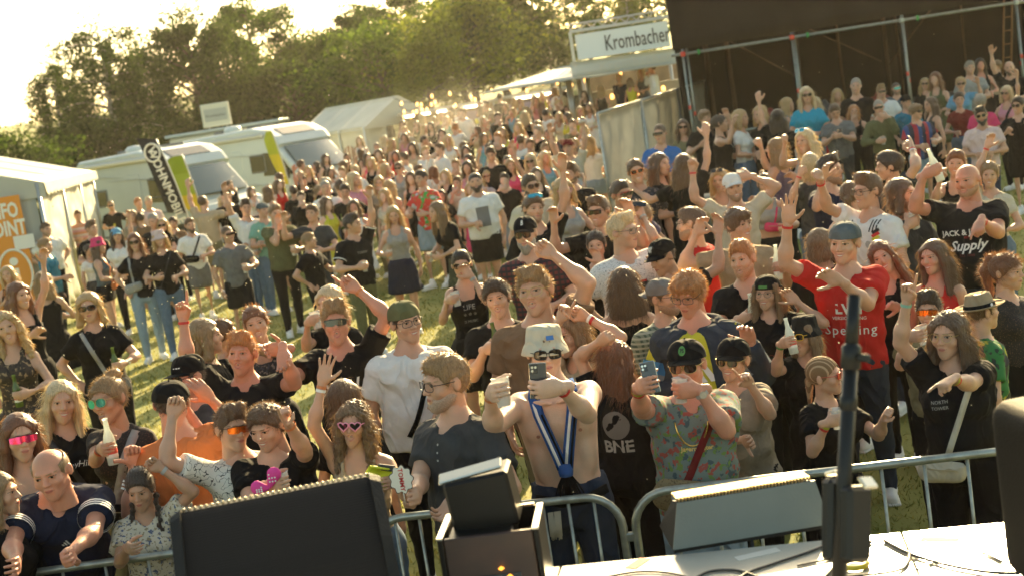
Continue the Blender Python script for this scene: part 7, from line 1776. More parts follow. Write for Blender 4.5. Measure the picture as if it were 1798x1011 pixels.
# --- in the shade before the second stage
for a in [
 (1199, 224, 26, 'f', -6, 'tee', 'khaki', 'jeans', 'black', 'long', 'brown', 'brown haired woman in sunglasses and khaki top at the left end of the second stage', dict(gl=('sun', 'black', 'black'), l='belly')),
 (1238, 208, 29, 'm', 4, 'tee', 'black', 'jeans', 'black', 'bowl', 'ltbrown', 'boyish man with fair fringe and black t-shirt holding both fists up', dict(r='chest', l='uphalf', mouth='smile')),
 (1264, 218, 29, 'f', 82, 'tank', 'black', 'jeans', 'black', 'tied', 'dark', 'dark haired woman in black tank top in profile with a white bag strap', dict(fat=1.1)),
 (1301, 208, 28, 'f', 60, 'fitted', 'white', 'jeans', 'denim', 'bob', 'blond', 'woman with chin length blond hair in white t-shirt', dict(r='belly')),
 (1334, 202, 28, 'f', -40, 'tee', 'black', 'jeans', 'black', 'bob', 'blond', 'woman with blond bob and black top facing the white t-shirt woman', dict(l='belly')),
 (1366, 208, 30, 'f', 175, 'tee', 'black', 'jeans', 'black', 'long', 'dark', 'woman with long dark hair from behind at the left stage post', {}),
 (1416, 168, 30, 'f', -2, 'blouse', 'turq', 'jeans', 'denim', 'long', 'pale', 'blond woman in sunglasses and turquoise blouse sitting higher than her neighbours', dict(gl=('sun', 'black', 'black'), l='belly', r='belly')),
 (1466, 196, 29, 'm', -6, 'tee', 'grey', 'jeans', 'dkgrey', 'short', 'brown', 'man in grey t-shirt looking down at his phone', dict(hp=-28, l='phone', r='phone', ri=('phone', 'phone held by the man in grey looking down'), fat=1.1)),
 (1503, 152, 27, 'm', 2, 'tee', 'black', 'jeans', 'black', 'buzz', 'grey', 'grey haired man in black t-shirt against the dark stage cloth', {}),
 (1499, 196, 26, 'f', -4, 'tank', 'black', 'jeans', 'black', 'long', 'ginger', 'ginger haired woman wiping her eye', dict(r='mouth')),
 (1543, 190, 30, 'm', 12, 'longsleeve', 'olive', 'jeans', 'black', 'buzz', 'grey', 'balding man in olive long sleeved shirt and sunglasses with a cup', dict(gl=('wrap', 'black', 'black'), r='held', ri=('empty', 'cup held by the man in the olive shirt'), l='drink')),
 (1548, 162, 26, 'm', 6, 'tee', 'white', 'jeans', 'black', 'quiff', 'dkblond', 'fair man in white shirt and sunglasses behind the olive shirt', dict(gl=('wrap', 'black', 'black'))),
 (1574, 156, 25, 'm', 4, 'tee', 'slate', 'jeans', 'black', 'buzz', 'dark', 'man with blue mirrored sunglasses and beard behind the cap wearer', dict(gl=('wrap', 'black', 'blue'), beard='short')),
 (1591, 180, 28, 'm', 22, 'tee', 'teal', 'jeans', 'black', 'short', 'brown', 'man in black cap and teal t-shirt left of the striped jersey', dict(hat=('cap', 'black'))),
 (1608, 197, 31, 'm', 26, 'tee', BARCA, 'shorts', 'ltdenim', 'bowl', 'ltbrown', 'young man in dark blue and red striped football jersey holding a cup', dict(gl=('wrap', 'black', 'black'), l='held', li=('empty', 'white cup held by the young man in the striped jersey'), r='belly', hy=22)),
 (1624, 148, 24, 'f', -4, 'tee', 'black', 'jeans', 'black', 'long', 'blond', 'blond woman in sunglasses under the middle stage post', dict(gl=('sun', 'black', 'black'))),
 (1634, 184, 30, 'f', -70, 'tank', 'dkgrey', 'jeans', 'black', 'long', 'brown', 'brown long haired woman in grey tank top right of the striped jersey', dict(fat=1.1)),
 (1687, 148, 27, 'f', -6, 'tee', 'sky', 'jeans', 'denim', 'tied', 'blond', 'blond woman in light blue shirt and sunglasses right of the middle post', dict(gl=('sun', 'black', 'black'), r='belly')),
 (1684, 176, 27, 'f', 2, 'fitted', 'dkred', 'jeans', 'denim', 'short', 'dark', 'short dark haired woman in dark red t-shirt', dict(fat=1.05, mouth='closed')),
 (1703, 120, 25, 'm', 2, 'tee', 'ltgrey', 'jeans', 'khaki', 'short', 'grey', 'older grey haired man in pale t-shirt standing high at the back', dict(fat=1.1)),
 (1750, 116, 23, 'f', -60, 'tank', 'beige', 'jeans', 'black', 'tied', 'ltbrown', 'woman with tied up hair left of the bald man at the back', dict(r='belly')),
 (1772, 120, 26, 'm', -4, 'tee', 'black', 'jeans', 'black', 'none', 'brown', 'bald bearded man in black t-shirt under the right stage post', dict(beard='full', fat=1.1)),
 (1722, 180, 27, 'f', 175, 'tee', 'hotpink', 'jeans', 'denim', 'curly', 'grey', 'person with short curly grey hair and pink top from behind', {}),
 (1723, 204, 34, 'm', -2, 'polo', 'palepink', 'jeans', 'dkdenim', 'quiff', 'black', 'dark bearded man in pale pink polo shirt and sunglasses with folded arms', dict(beard='full', gl=('aviator', 'gold', 'black'), l='belly', r='belly', fat=1.15, skin='t')),
 (1767, 164, 28, 'f', -24, 'tank', 'pink', 'jeans', 'black', 'bob', 'pale', 'blond woman in pink top with black strap and cup', dict(gl=('sun', 'black', 'black'), r='held', ri=('empty', 'cup held by the blond woman in the pink top'))),
 (1787, 186, 33, 'm', -18, 'shirt', 'black', 'shorts', 'black', 'curly', 'dark', 'dark haired man in black shirt and sunglasses at the right edge of the photo', dict(gl=('sun', 'black', 'black'), mouth='smile', vneck=.03)),
]:
    P(*a[:12], **a[12])
# --- left and centre middle distance
for a in [
 (80, 432, 25, 'm', 64, 'tee', 'teal', 'jeans', 'dkgrey', 'curly', 'dkblond', 'man with curly hair in petrol blue t-shirt by the information tent', {}),
 (81, 404, 25, 'm', 20, 'tee', 'white', 'jeans', 'black', 'short', 'brown', 'man bending back in white t-shirt with arms spread behind the petrol blue t-shirt', dict(l='hip', r='hip', beard='short', fat=1.2)),
 (58, 378, 19, 'm', 20, 'tee', 'black', 'jeans', 'black', 'buzz', 'brown', 'man in black by the tent post looking down at a leaflet', dict(hp=-20, r='belly')),
 (14, 482, 30, 'f', -6, 'tank', 'black', 'jeans', 'black', 'long', 'blond', 'smiling blond woman below the orange banner', dict(mouth='smile')),
 (76, 494, 34, 'f', 172, 'dress', 'black', '', '', 'long', 'dkblond', 'woman in black dress seen from behind with long blond-brown hair', dict(fat=1.05)),
 (33, 520, 42, 'f', 26, 'tank', 'black', 'jeans', 'black', 'longwavy', 'auburn', 'woman with wavy auburn hair and black top at the left', dict(mouth='smile', hy=10, Z=14.0)),
 (12, 575, 48, 'f', -18, 'dress', ETHNIC, '', '', 'longcurly', 'blond', 'woman with plaited blond hair in short brown patterned dress holding a bottle', dict(mouth='open', Z=11.8, l='held', li=('bottle', 'green bottle held by the woman in the patterned dress'), hr=-8)),
 (157, 540, 45, 'f', 2, 'tee', 'black', 'jeans', 'black', 'shag', 'blond', 'blond woman in black overall and sunglasses with grey shoulder bag and green bottle', dict(gl=('sun', 'black', 'black'), l='held', li=('bottle', 'green bottle held by the blond woman with the grey bag'), r='hip', fat=1.12, Z=12.6, lb='watch')),
 (137, 380, 23, 'm', 4, 'tee', STRIPED, 'shorts', 'khaki', 'short', 'brown', 'man in pink striped t-shirt before the tent wall', dict(l='belly')),
 (161, 402, 25, 'm', 24, 'tee', 'black', 'jeans', 'black', 'quiff', 'brown', 'dark haired man in black looking right next to the pink striped t-shirt', {}),
 (173, 432, 27, 'f', 72, 'tank', 'slate', 'hotpants', 'black', 'long', 'brown', 'woman in bright pink bucket hat with orange hip bag', dict(hat=('bucket', 'hotpink'), l='held', r='belly')),
 (156, 440, 24, 'f', 40, 'fitted', 'white', 'jeans', 'dkgrey', 'tied', 'dark', 'dark ponytail woman in white top left of the pink bucket hat', {}),
 (205, 414, 25, 'f', 0, 'fitted', 'white', 'jeans', 'black', 'long', 'dark', 'woman with light blue cap and long dark hair', dict(hat=('cap', 'sky'), r='belly')),
 (237, 426, 29, 'f', 0, 'tee', 'black', 'jeans', 'ltdenim', 'long', 'auburn', 'woman in sunglasses, black t-shirt and torn light jeans with silver shoulder bag', dict(gl=('sun', 'black', 'black'), l='belly', r='hip')),
 (280, 420, 29, 'f', 4, 'tee', 'black', 'jeans', 'denim', 'bob', 'blond', 'woman in pale pink bucket hat and black t-shirt with jeans', dict(hat=('bucket', 'palepink'), r='held', l='belly')),
 (195, 362, 20, 'm', 2, 'polo', 'black', 'jeans', 'black', 'buzz', 'dkblond', 'security man in black shirt with badge before the motorhome', dict(gl=('wrap', 'black', 'black'))),
 (243, 358, 18, 'm', 10, 'tee', 'khaki', 'jeans', 'black', 'short', 'ginger', 'ginger man standing right of the security man', {}),
 (261, 356, 19, 'm', 18, 'tee', 'palepink', 'jeans', 'black', 'buzz', 'pale', 'shaven man in pale pink t-shirt by the flags', {}),
 (232, 380, 20, 'f', 14, 'tee', 'taupe', 'jeans', 'black', 'long', 'dkblond', 'blond woman in taupe top chatting by the motorhome', {}),
 (247, 384, 20, 'f', 170, 'tee', 'brown', 'jeans', 'black', 'bun', 'dark', 'woman with dark bun and brown top from behind', {}),
 (269, 388, 24, 'm', -20, 'tee', 'black', 'jeans', 'black', 'buzz', 'grey', 'bald man in black t-shirt looking down behind the pink hat', dict(hp=-12)),
 (286, 396, 24, 'f', -4, 'tee', 'offblack', 'jeans', 'black', 'long', 'blond', 'blond woman with sunglasses behind the pale pink bucket hat', dict(gl=('sun', 'black', 'black'))),
 (304, 392, 22, 'm', -30, 'tee', 'brown', 'jeans', 'black', 'curly', 'dark', 'dark curly haired person in brown left of the white t-shirt', {}),
 (334, 396, 25, 'm', 4, 'tee', 'white', 'shorts', 'grey', 'short', 'brown', 'bearded man in white t-shirt and grey shorts with black cross bag', dict(beard='full', l='belly')),
 (400, 412, 29, 'm', 10, 'tee', 'grey', 'shorts', 'offblack', 'buzz', 'brown', 'man in tight grey t-shirt, dark shorts and sunglasses holding a cup', dict(gl=('wrap', 'black', 'black'), l='held', li=('empty', 'white cup held by the man in the tight grey t-shirt'), hy=14)),
 (421, 398, 26, 'f', 12, 'tee', 'black', 'jeans', 'denim', 'tied', 'brown', 'woman in black t-shirt and jeans behind the tight grey t-shirt', dict(gl=('sun', 'black', 'black'), l='held', li=('empty', 'bright white cup held by the woman in black and jeans'))),
 (484, 376, 30, 'm', 14, 'tee', 'olive', 'jeans', 'black', 'short', 'ltbrown', 'man in olive t-shirt with a hand over his mouth', dict(r='mouth', l='held', li=('empty', 'cup held low by the man in the olive t-shirt'), fat=1.06)),
 (543, 424, 31, 'm', 58, 'tee', 'black', 'jeans', 'black', 'short', 'dkblond', 'man with glasses in black t-shirt facing right with a white cup', dict(gl=('square', 'black', 'clear'), l='held', li=('empty', 'white cup held by the man with glasses facing right'))),
 (619, 394, 33, 'm', 26, 'tee', 'black', 'jeans', 'olive', 'quiff', 'dark', 'tall man in black t-shirt with white sleeve stripes and olive trousers', dict(r='held', ri=('cup', 'plastic cup of beer held by the tall man with white sleeve stripes'), hy=36, fat=1.12)),
 (548, 376, 29, 'm', -16, 'tee', 'dkgrey', 'jeans', 'dkgrey', 'short', 'brown', 'man in dark grey t-shirt raising a hand while talking', dict(r='uphalf', l='held', hp=6)),
 (432, 366, 26, 'm', 12, 'tee', 'white', 'jeans', 'denim', 'quiff', 'dark', 'young man in white t-shirt behind the man in olive', dict(l='belly')),
 (462, 370, 26, 'm', 20, 'tee', 'mint', 'jeans', 'denim', 'short', 'dark', 'man in mint green t-shirt left of the man in olive', dict(hat=('cap', 'slate', 'back'))),
 (357, 356, 23, 'm', 158, 'tee', 'beige', 'shorts', 'khaki', 'buzz', 'brown', 'man in beige t-shirt from behind greeting with raised hands', dict(r='uphalf', l='up')),
 (398, 344, 23, 'm', -10, 'tee', 'black', 'jeans', 'black', 'buzz', 'dark', 'man in black t-shirt and cap facing the man in beige', dict(hat=('cap', 'black'))),
 (606, 336, 25, 'm', -10, 'polo', 'black', 'jeans', 'black', 'short', 'dark', 'man in black polo shirt looking down at his drink', dict(hp=-14, r='held', ri=('bottle', 'green bottle held by the man in the black polo shirt'), fat=1.1)),
 (571, 330, 24, 'm', 2, 'tee', 'white', 'jeans', 'denim', 'buzz', 'grey', 'older man in white v-neck left of the black polo shirt', dict(vneck=.03)),
 (622, 316, 25, 'f', 40, 'tee', 'pink', 'jeans', 'ltdenim', 'bob', 'pale', 'woman with thick pale hair and light pink shirt', dict()),
 (666, 322, 24, 'f', -4, 'fitted', 'taupe', 'jeans', 'khaki', 'longwavy', 'blond', 'woman with long loose blond hair touching her face', dict(l='mouth')),
 (700, 296, 22, 'f', -4, 'tank', 'ltgrey', 'jeans', 'black', 'tied', 'brown', 'woman with sunglasses and light grey vest top', dict(gl=('sun', 'black', 'black'))),
 (740, 314, 27, 'm', -34, 'tee', REDJ, 'shorts', 'ltdenim', 'short', 'dark', 'man in red and green jersey with light blue shorts', dict(l='held', r='held')),
 (691, 378, 31, 'f', -8, 'tank', 'ltgrey', 'skirt', 'navy', 'long', 'blond', 'blond woman in white top and navy skirt holding a cup of beer', dict(hp=-12, r='held', ri=('cup', 'cup of beer held by the blond woman in the navy skirt'), l='down')),
 (766, 372, 32, 'f', -66, 'tee', 'black', 'skirt', CAMO, 'long', 'ltbrown', 'woman with long hair leaning over to the left in dark t-shirt and long skirt', dict(lean=18, r='held', ri=('cup', 'cup of beer held by the leaning woman with long hair'), l='held')),
 (775, 345, 25, 'f', -10, 'tee', 'offblack', 'jeans', 'black', 'long', 'dark', 'dark haired woman smiling behind the leaning woman', dict(mouth='smile')),
 (803, 322, 25, 'm', -22, 'tee', 'cream', 'shorts', 'black', 'short', 'brown', 'man in cream t-shirt drinking next to the bearded man', dict(r='drink', ri=('empty', 'cup at the mouth of the man in cream'))),
 (835, 320, 29, 'm', 0, 'tee', 'white', 'shorts', 'black', 'buzz', 'dark', 'big man with full dark beard in white t-shirt with grey print and black shorts', dict(beard='full', r='belly', fat=1.24, l='down')),
 (856, 310, 24, 'f', -10, 'tee', 'palepink', 'skirt', 'white', 'long', 'blond', 'blond woman with sunglasses behind the big bearded man', dict(gl=('sun', 'redf', 'black'))),
 (896, 292, 24, 'f', 12, 'tank', 'hotpink', 'jeans', 'white', 'long', 'dkblond', 'woman in hot pink sleeveless top', dict(r='belly')),
 (932, 328, 34, 'm', 10, 'tee', 'cream', 'jeans', 'khaki', 'short', 'dark', 'bearded man in cream shirt with flower shaped sunglasses', dict(gl=('aviator', 'black', 'black'), beard='full', Z=16.3)),
 (989, 336, 36, 'f', 22, 'tank', 'ltgrey', 'jeans', 'black', 'shag', 'blond', 'blond woman in pale tank top and black trousers gesturing', dict(gl=('sun', 'pinkf', 'clear'), l='held', r='belly', Z=15.8, fat=1.08)),
 (1002, 306, 34, 'm', -24, 'tee', 'black', 'jeans', 'black', 'quiff', 'brown', 'bearded man in black t-shirt bending to the blond woman', dict(beard='full', Z=16.8, fat=1.15, l='held', li=('empty', 'cup held by the bearded man beside the blond woman'))),
 (932, 284, 25, 'f', 0, 'tank', 'white', 'jeans', 'beige', 'bob', 'pale', 'woman in white top and sunglasses with one fist raised', dict(gl=('sun', 'black', 'black'), r='up')),
 (998, 260, 26, 'm', -6, 'tee', 'cream', 'jeans', 'khaki', 'short', 'brown', 'man in cream t-shirt and cap holding both arms and a cup overhead', dict(hat=('cap', 'dkred'), r='up', l='up', li=('cup', 'shining beer cup held overhead by the man in the cap'), hp=8)),
 (1034, 252, 24, 'f', 172, 'fitted', 'white', 'hotpants', 'ltdenim', 'long', 'blond', 'woman with long blond hair from behind in white t-shirt and denim shorts', {}),
 (862, 272, 24, 'm', -20, 'tee', 'black', 'jeans', 'black', 'short', 'dark', 'dark haired man in black t-shirt looking down', dict(hp=-16)),
]:
    P(*a[:12], **a[12])
# ------------------------------------------------------------------ prints, bags and other things worn or carried
W4 = lambda T: Matrix(T.tolist())
def hat_print(rec, body, size, z, col, ang=0.0, geo=None, r=.112, nm='cap_lettering'):
    hp_ = rec['info'].get('hat'); g0 = geo if geo is not None else text_geo(body, size, bold=.0012)
    if hp_ is None or not g0.V: return
    V = np.concatenate(g0.V); out = []
    for x, y, zz in V:
        zt = z + zz; f = math.sqrt(max(.05, 1 - ((zt - .04) / .100) ** 2)) if zt > .04 else 1
        a = ang + x / r; out.append((math.sin(a) * .0915 * f * 1.02, .013 - math.cos(a) * .0915 * 1.19 * f * 1.02, zt))
    g = Geo(); g.V = [np.array(out, np.float32)]; g.L = [np.concatenate(g0.L)]; g.S = [np.concatenate(g0.S)]; g.M = [np.concatenate(g0.M)]; g.flat = [np.concatenate(g0.flat)]; g.n = len(out)
    g.obj(nm, mat('print_ink', COLS[col] if isinstance(col, str) else col, .7), hp_)
def disc(r, n=20): g = Geo(); g.add([(0, 0, 0)] + [(r * math.cos(a), 0, r * math.sin(a)) for a in np.linspace(0, 2 * math.pi, n + 1)[:-1]], [(0, (i + 1) % n + 1, i + 1) for i in range(n)]); return g
def bars3(s, sub=5):
    g = Geo()
    for k, (x, h) in enumerate(((-.9, .7), (0, 1.25), (.9, 1.8))):
        V = []
        for i in range(sub + 1):
            t = i / sub; V += [((x - .30 - .55 * (t * h) + .55) * s, 0, t * h * s), ((x + .30 - .55 * (t * h) + .55) * s, 0, t * h * s)]
        g.add(V, [(2 * i, 2 * i + 1, 2 * i + 3, 2 * i + 2) for i in range(sub)])
    return g
def patch_grid(w, h, n=6): g = Geo(); g.add([(w * (i / n - .5), 0, h * (j / n - .5)) for i in range(n + 1) for j in range(n + 1)], [(i * (n + 1) + j, (i + 1) * (n + 1) + j, (i + 1) * (n + 1) + j + 1, i * (n + 1) + j + 1) for i in range(n) for j in range(n)]); return g
def sleeve_bands(rec, col, n=3, along=False):
    po, cg = next(iter(rec['cl'].values())); fat = rec['sp'].get('fat', 1)
    am = (.86 if rec['sp']['sex'] == 'f' else 1.0) * (1 + (fat - 1) * .7)
    for k_, (S, E, W, a) in rec['info']['arms'].items():
        r1 = .046 * am + .024 * 1.35 + .004; ax = E - S
        for i in range(n):
            t = .60 - .065 * i; c0 = S + ax * t; d = unit(ax); r0 = r1 + (.62 - t) * .014; g = Geo(); g.tube([c0 - d * .0055, c0 + d * .0055], r0, 22, cap=False); g.obj('sleeve_stripe', mat('print_ink', COLS[col], .7), po)
def collar(rec, col, open_=.02):
    tp = rec['info']['tp']; po, cg = next(iter(rec['cl'].values())); m = cloth_mat(col); fm = rec['sp']['sex'] == 'f'; nk = .062 if fm else .071
    for s in (-1, 1):
        V = []
        n = 9
        for i in range(n):
            a = math.pi * (i / (n - 1)); x = s * nk * math.sin(a) * 1.02; y = .012 + nk * math.cos(a) * (1.05 if i < 5 else 1.2); x = x if i < n - 1 else s * open_ * .6
            zt = .505 - (.030 * (i / (n - 1)) ** 2); out = 1.28
            V += [tp(x, y, zt), tp(x * out + (s * .012 if i > 6 else 0), y * out - (.006 if i > 6 else 0), zt - .028 - (.018 if i == n - 1 else 0)), tp(x * out, y * out, zt - .034 - (.018 if i == n - 1 else 0))]
        F = [(3 * i + j, 3 * i + 3 + j, 3 * i + 4 + j, 3 * i + 1 + j)[::s] for i in range(n - 1) for j in range(2)]
        g = Geo(); g.add(V, F); g.obj('collar', m, po)
PR = chest_print
r = F1['older']; sleeve_bands(r, 'white'); PR(r, '', 1, .33, 'white', x=-.0, geo=bars3(.016), nm='logo')
PR(F1['tom'], 'Tommy', .050, .32, 'white', x=-.075, shear=.35); PR(F1['tom'], 'Hilfiger', .050, .32, 'white', x=.075, shear=.35); strap(F1['tom'], -1, 'dkgrey', .035)
strap(F1['sm'], 1, 'ltgrey', .050, bag=True, bagcol='black', bagz=.02); 
for k in range(4): PR(F1['sm'], 'SM', .045, .41 - .105 * k, 'black', x=.093 - .052 * k, rot=1.15, bold=.002)
r = F1['snap']; hat_print(r, 'oes"', .050, .088, 'white', ang=.25)
PR(F1['north'], 'NORTH', .062, .22, 'palepink'); PR(F1['north'], 'SIDE', .04, .28, 'dkred')
PR(F1['flu'], 'OHFLU!', .105, .30, 'white', shear=.3, rot=.10, bold=.002, spacing=.9)
PR(F1['badge'], '', 1, .30, 'cream', x=.06, geo=disc(.050), nm='round_badge'); PR(F1['badge'], '', 1, .30, 'ltgrey', x=.06, geo=patch_grid(.014, .075, 3), nm='badge_mark')
strap(F1['white'], 1, 'black', .030); strap(F1['ps'], 1, 'dkred', .038, bag=True, bagcol=pattern_mat('monogram_canvas', 'blot', [(.22, .16, .08), (.11, .075, .035)], 90), bagz=.07, bagsize=(.26, .09, .19), bagx=-.10)
PR(F1['live'], 'LIFE', .060, .33, 'ltgrey'); PR(F1['live'], '* * *', .06, .26, 'ltgrey')
PR(F1['live'], 'IS MUSIC', .03, .21, 'ltgrey')
PR(F1['band'], 'BNE', .10, .18, 'ltgrey', side=1, bold=.003); PR(F1['band'], '', 1, .31, 'grey', side=1, geo=disc(.085), nm='faded_print')
PR(F1['adi'], '', 1, .20, 'white', geo=bars3(.060, 10), x=.01, nm='logo'); PR(F1['adi'], 'adidas', .095, .10, 'white', bold=.003)
PR(F1['redt'], 'LVM', .085, .30, 'white', bold=.003, rot=-.05); PR(F1['redt'], 'VERSICHERUNG', .028, .245, 'white', rot=-.05); PR(F1['redt'], 'Sperling', .082, .17, 'white', rot=-.05, spacing=1.15)
PR(F1['jack'], 'JACK & JONES', .055, .33, 'white', bold=.0015, rot=.05); PR(F1['jack'], 'EST', .022, .295, 'red'); PR(F1['jack'], 'Supply', .095, .235, 'white', shear=.35, rot=.05, bold=.002); PR(F1['jack'], 'CO. 1990', .026, .17, 'dkred')
r = F1['ger']; PR(r, '', 1, .31, 'ltgrey', x=.07, geo=disc(.026), nm='crest'); PR(r, '', 1, .31, 'black', x=-.07, geo=bars3(.013), nm='logo')
for k, c in enumerate(('black', 'red', 'yellow')):
    for s in (-1, 1): PR(r, '', 1, .405 - .025 * k, c, x=s * (.125), geo=patch_grid(.05, .022, 3), nm='shoulder_patch', rot=s * .5)
for k in range(3):
    for s in (-1, 1): PR(r, '', 1, .44 - .0 * k, 'black', x=s * (.085 + .022 * k), geo=patch_grid(.009, .08, 4), nm='shoulder_stripe', rot=s * -.1)
PR(F1['curl'], 'NORTH', .024, .35, 'ltgrey', x=-.07); PR(F1['curl'], 'TOWER', .024, .32, 'ltgrey', x=-.07); strap(F1['curl'], 1, 'cream', .032, bag=True, bagcol='cream', bagz=-.02, bagsize=(.24, .08, .15), bagx=-.10)
PR(F1['dkteen'], 'W', .11, .28, 'purple', bold=.001); PR(F1['dkteen'], 'X', .07, .20, 'dkred')
PR(F1['scr2'], '', 1, .33, 'red', x=.03, geo=patch_grid(.07, .035, 4), nm='red_patch'); PR(F1['greenl'], 'ROCK', .06, .22, 'dkred')
hat_print(F1['ps'], '', 1, .085, 'green', geo=disc(.022)); hat_print(F1['ps'], 'PS', .026, .085, 'black', r=.108); hat_print(F1['ny'], 'NY', .050, .085, 'white', ang=-.1); hat_print(F1['plaid'], 'B', .045, .085, 'white')
hat_print(F1['greenl'], '', 1, .060, 'green', ang=math.pi, geo=patch_grid(.075, .020, 6), nm='green_label')
hat_print(F1['bare'], '', 1, .075, 'blue', geo=patch_grid(.045, .020, 4), ang=.2, nm='hat_logo'); hat_print(F1['straw'], '', 1, .052, 'white', geo=disc(.012), ang=-1.2, nm='band_emblem')
for k in ('polo', 'scrib'): collar(F1[k], {'polo': 'dkgrey', 'scrib': SCRIB}[k])
collar(F1['plaid'], PLAIDR); collar(F1['bigdk'], 'dkgrey'); collar(F1['ps'], TROPIC)
for k in range(3):
    r = F1['polo']; q = r['info']['tp'](0, -.2, .40 - .035 * k); bv = r['bvh'] if 'bvh' in r else None
    g = disc(.0055, 8); PR(r, '', 1, .42 - .035 * k, 'ltgrey', geo=g, nm='button')
PR(F1['corn'], '', 1, .20, 'white', x=.02, geo=patch_grid(.045, .06, 3), nm='ticket')
# hooded jacket over the yellow-green shirt
r = F1['adi']; sp2 = dict(r['sp']); sp2['top'] = 'jacket'; sp2['openfront'] = True; sp2['arms'] = r['sp']['arms']; g2, cl2, _ = build_body(sp2, 0)
cl2['jacket'].obj('jacket', cloth_mat((.035, .045, .062)), r['root'])
tp = r['info']['tp']
g = Geo(); g.tube([tp(.13 * math.cos(a), .035 + .085 * math.sin(a), .487 + .02 * math.sin(a)) for a in np.linspace(-.55, math.pi + .55, 16)], [.018] + [.032] * 14 + [.018], 10); g.obj('hood', cloth_mat((.035, .045, .062)), r['root'])
for k_, (S, E, W, a) in r['info']['arms'].items():
    g = Geo(); g.tube([S + (E - S) * .42, S + (E - S) * .66], .096, 18, cap=False); g.obj('blue_sleeve_band', cloth_mat((.05, .20, .42)), r['root']); g = Geo(); g.tube([S + (E - S) * .66, S + (E - S) * .90], .094, 18, cap=False); g.obj('grey_sleeve_band', cloth_mat((.22, .24, .25)), r['root'])
for s in (-1, 1):
    g = Geo(); g.tube([tp(s * .055, -.118, .46), tp(s * .062, -.150, .30), tp(s * .068, -.168, .12)], .004, 6); g.obj('zip', mat('zip_metal', (.5, .5, .48), .35, metal=.8), r['root'])
# scarf, chain and necklace
r = F1['bare']; tp = r['info']['tp']
def band(rec, pts, w, th, m, nm, parent=None):
    g = Geo(); pts = [np.array(p) for p in pts]; V = []
    for i, p in enumerate(pts):
        d = unit(pts[min(i + 1, len(pts) - 1)] - pts[max(i - 1, 0)]); nf = C_(0, -1, 0); sd = unit(np.cross(d, nf)); nf = unit(np.cross(sd, d)); V += [p - sd * w / 2, p + sd * w / 2, p + sd * w / 2 + nf * th, p - sd * w / 2 + nf * th]
    n = len(pts); F = [(i * 4 + j, i * 4 + (j + 1) % 4, (i + 1) * 4 + (j + 1) % 4, (i + 1) * 4 + j) for i in range(n - 1) for j in range(4)] + [(0, 3, 2, 1), tuple(4 * (n - 1) + j for j in range(4))]
    g.add(V, F); return g.obj(nm, m, parent or rec['root'])
for s in (-1, 1):
    P_ = [tp(s * .078, .03, .520), tp(s * .088, -.055, .485), tp(s * .075, -.125, .42), tp(s * .052, -.152, .34), tp(s * .028, -.165, .25), tp(s * .010, -.175, .175)]
    so = band(r, P_, .050, .010, cloth_mat((.03, .09, .28)), 'scarf')
    band(r, [p + C_(-.008, -.011, 0) for p in P_], .013, .003, cloth_mat('white'), 'scarf_stripe', so); band(r, [p + C_(.013, -.011, 0) for p in P_], .010, .003, cloth_mat('black'), 'scarf_stripe', so)
g = Geo(); g.lathe([(0, -.03), (.030, -.02), (.034, .0), (.026, .03), (0, .035)], 14, c=tp(0, -.185, .165)); g.obj('scarf_knot', cloth_mat((.03, .09, .28)), r['root'])
g = Geo()
for k in range(60):
    a = rng.uniform(0, 6.28); q = rng.random() ** .5; p0 = tp(.022 * q * math.cos(a), -.183 + .018 * q * math.sin(a), .145); p1 = p0 + C_(.038 * q * math.cos(a) * 1.4, .03 * q * math.sin(a), -.085 - .02 * rng.random()); g.tube([p0, (p0 + p1) / 2 + C_(.004 * math.cos(a), 0, 0), p1], [.0028, .003, .0015], 4)
g.obj('scarf_tassel', cloth_mat('black'), r['root'])
g = Geo()
for k in range(34):
    x = -.12 + .055 * rng.random(); p0 = C_(x, -.150, .93); g.tube([p0, p0 + C_(-.02 * rng.random(), -.01, -.10 - .03 * rng.random())], .0035, 4)
g.obj('white_fringe', cloth_mat('cream'), r['root']); band(r, [C_(-.16, -.09, .985), C_(-.05, -.150, .965), C_(.06, -.152, .965), C_(.16, -.09, .985)], .040, .010, cloth_mat('black'), 'belt')
for s in (-1, 1):
    g = Geo(); q = tp(s * .095, -.1285, .325); g.add([q + C_(.009 * math.cos(a), -.0, .008 * math.sin(a)) for a in np.linspace(0, 6.28, 9)[:-1]], [tuple(range(8))]); g.obj('nipple', mat('nipple', (.32, .13, .08), .6), r['root'])
def necklace(rec, r0, z0, drop, col, th=.003, nm='necklace'):
    tp = rec['info']['tp']; po, cg = next(iter(rec['cl'].values())) if rec['cl'] else (None, None); bv = geo_bvh(cg); P_ = []
    for a in np.linspace(-1.35, 1.35, 19):
        x = r0 * math.sin(a); z = z0 - drop * math.cos(a); h = bv.ray_cast(Vector(tp(x, -.5, z)), Vector((0, 1, 0))); y = (h[0].y if h[0] is not None else tp(x, -.1, z)[1]) - .006; q = tp(x, 0, z); P_.append(C_(q[0], y, q[2]))
    g = Geo(); g.tube(P_, th, 6); g.obj(nm, mat('chain_metal', COLS.get(col, (.6, .42, .12)), .25, metal=.9), rec['root'])
COLS['gold'] = (.70, .48, .14)
necklace(F1['ps'], .085, .46, .16, 'gold', .005, 'gold_chain'); necklace(F1['ny'], .065, .46, .07, 'ltgrey', .003); necklace(F1['brun'], .055, .44, .03, 'gold', .0015)
PR(F1['ps'], 'Jagermeister', .032, .285, 'gold', bold=.001)
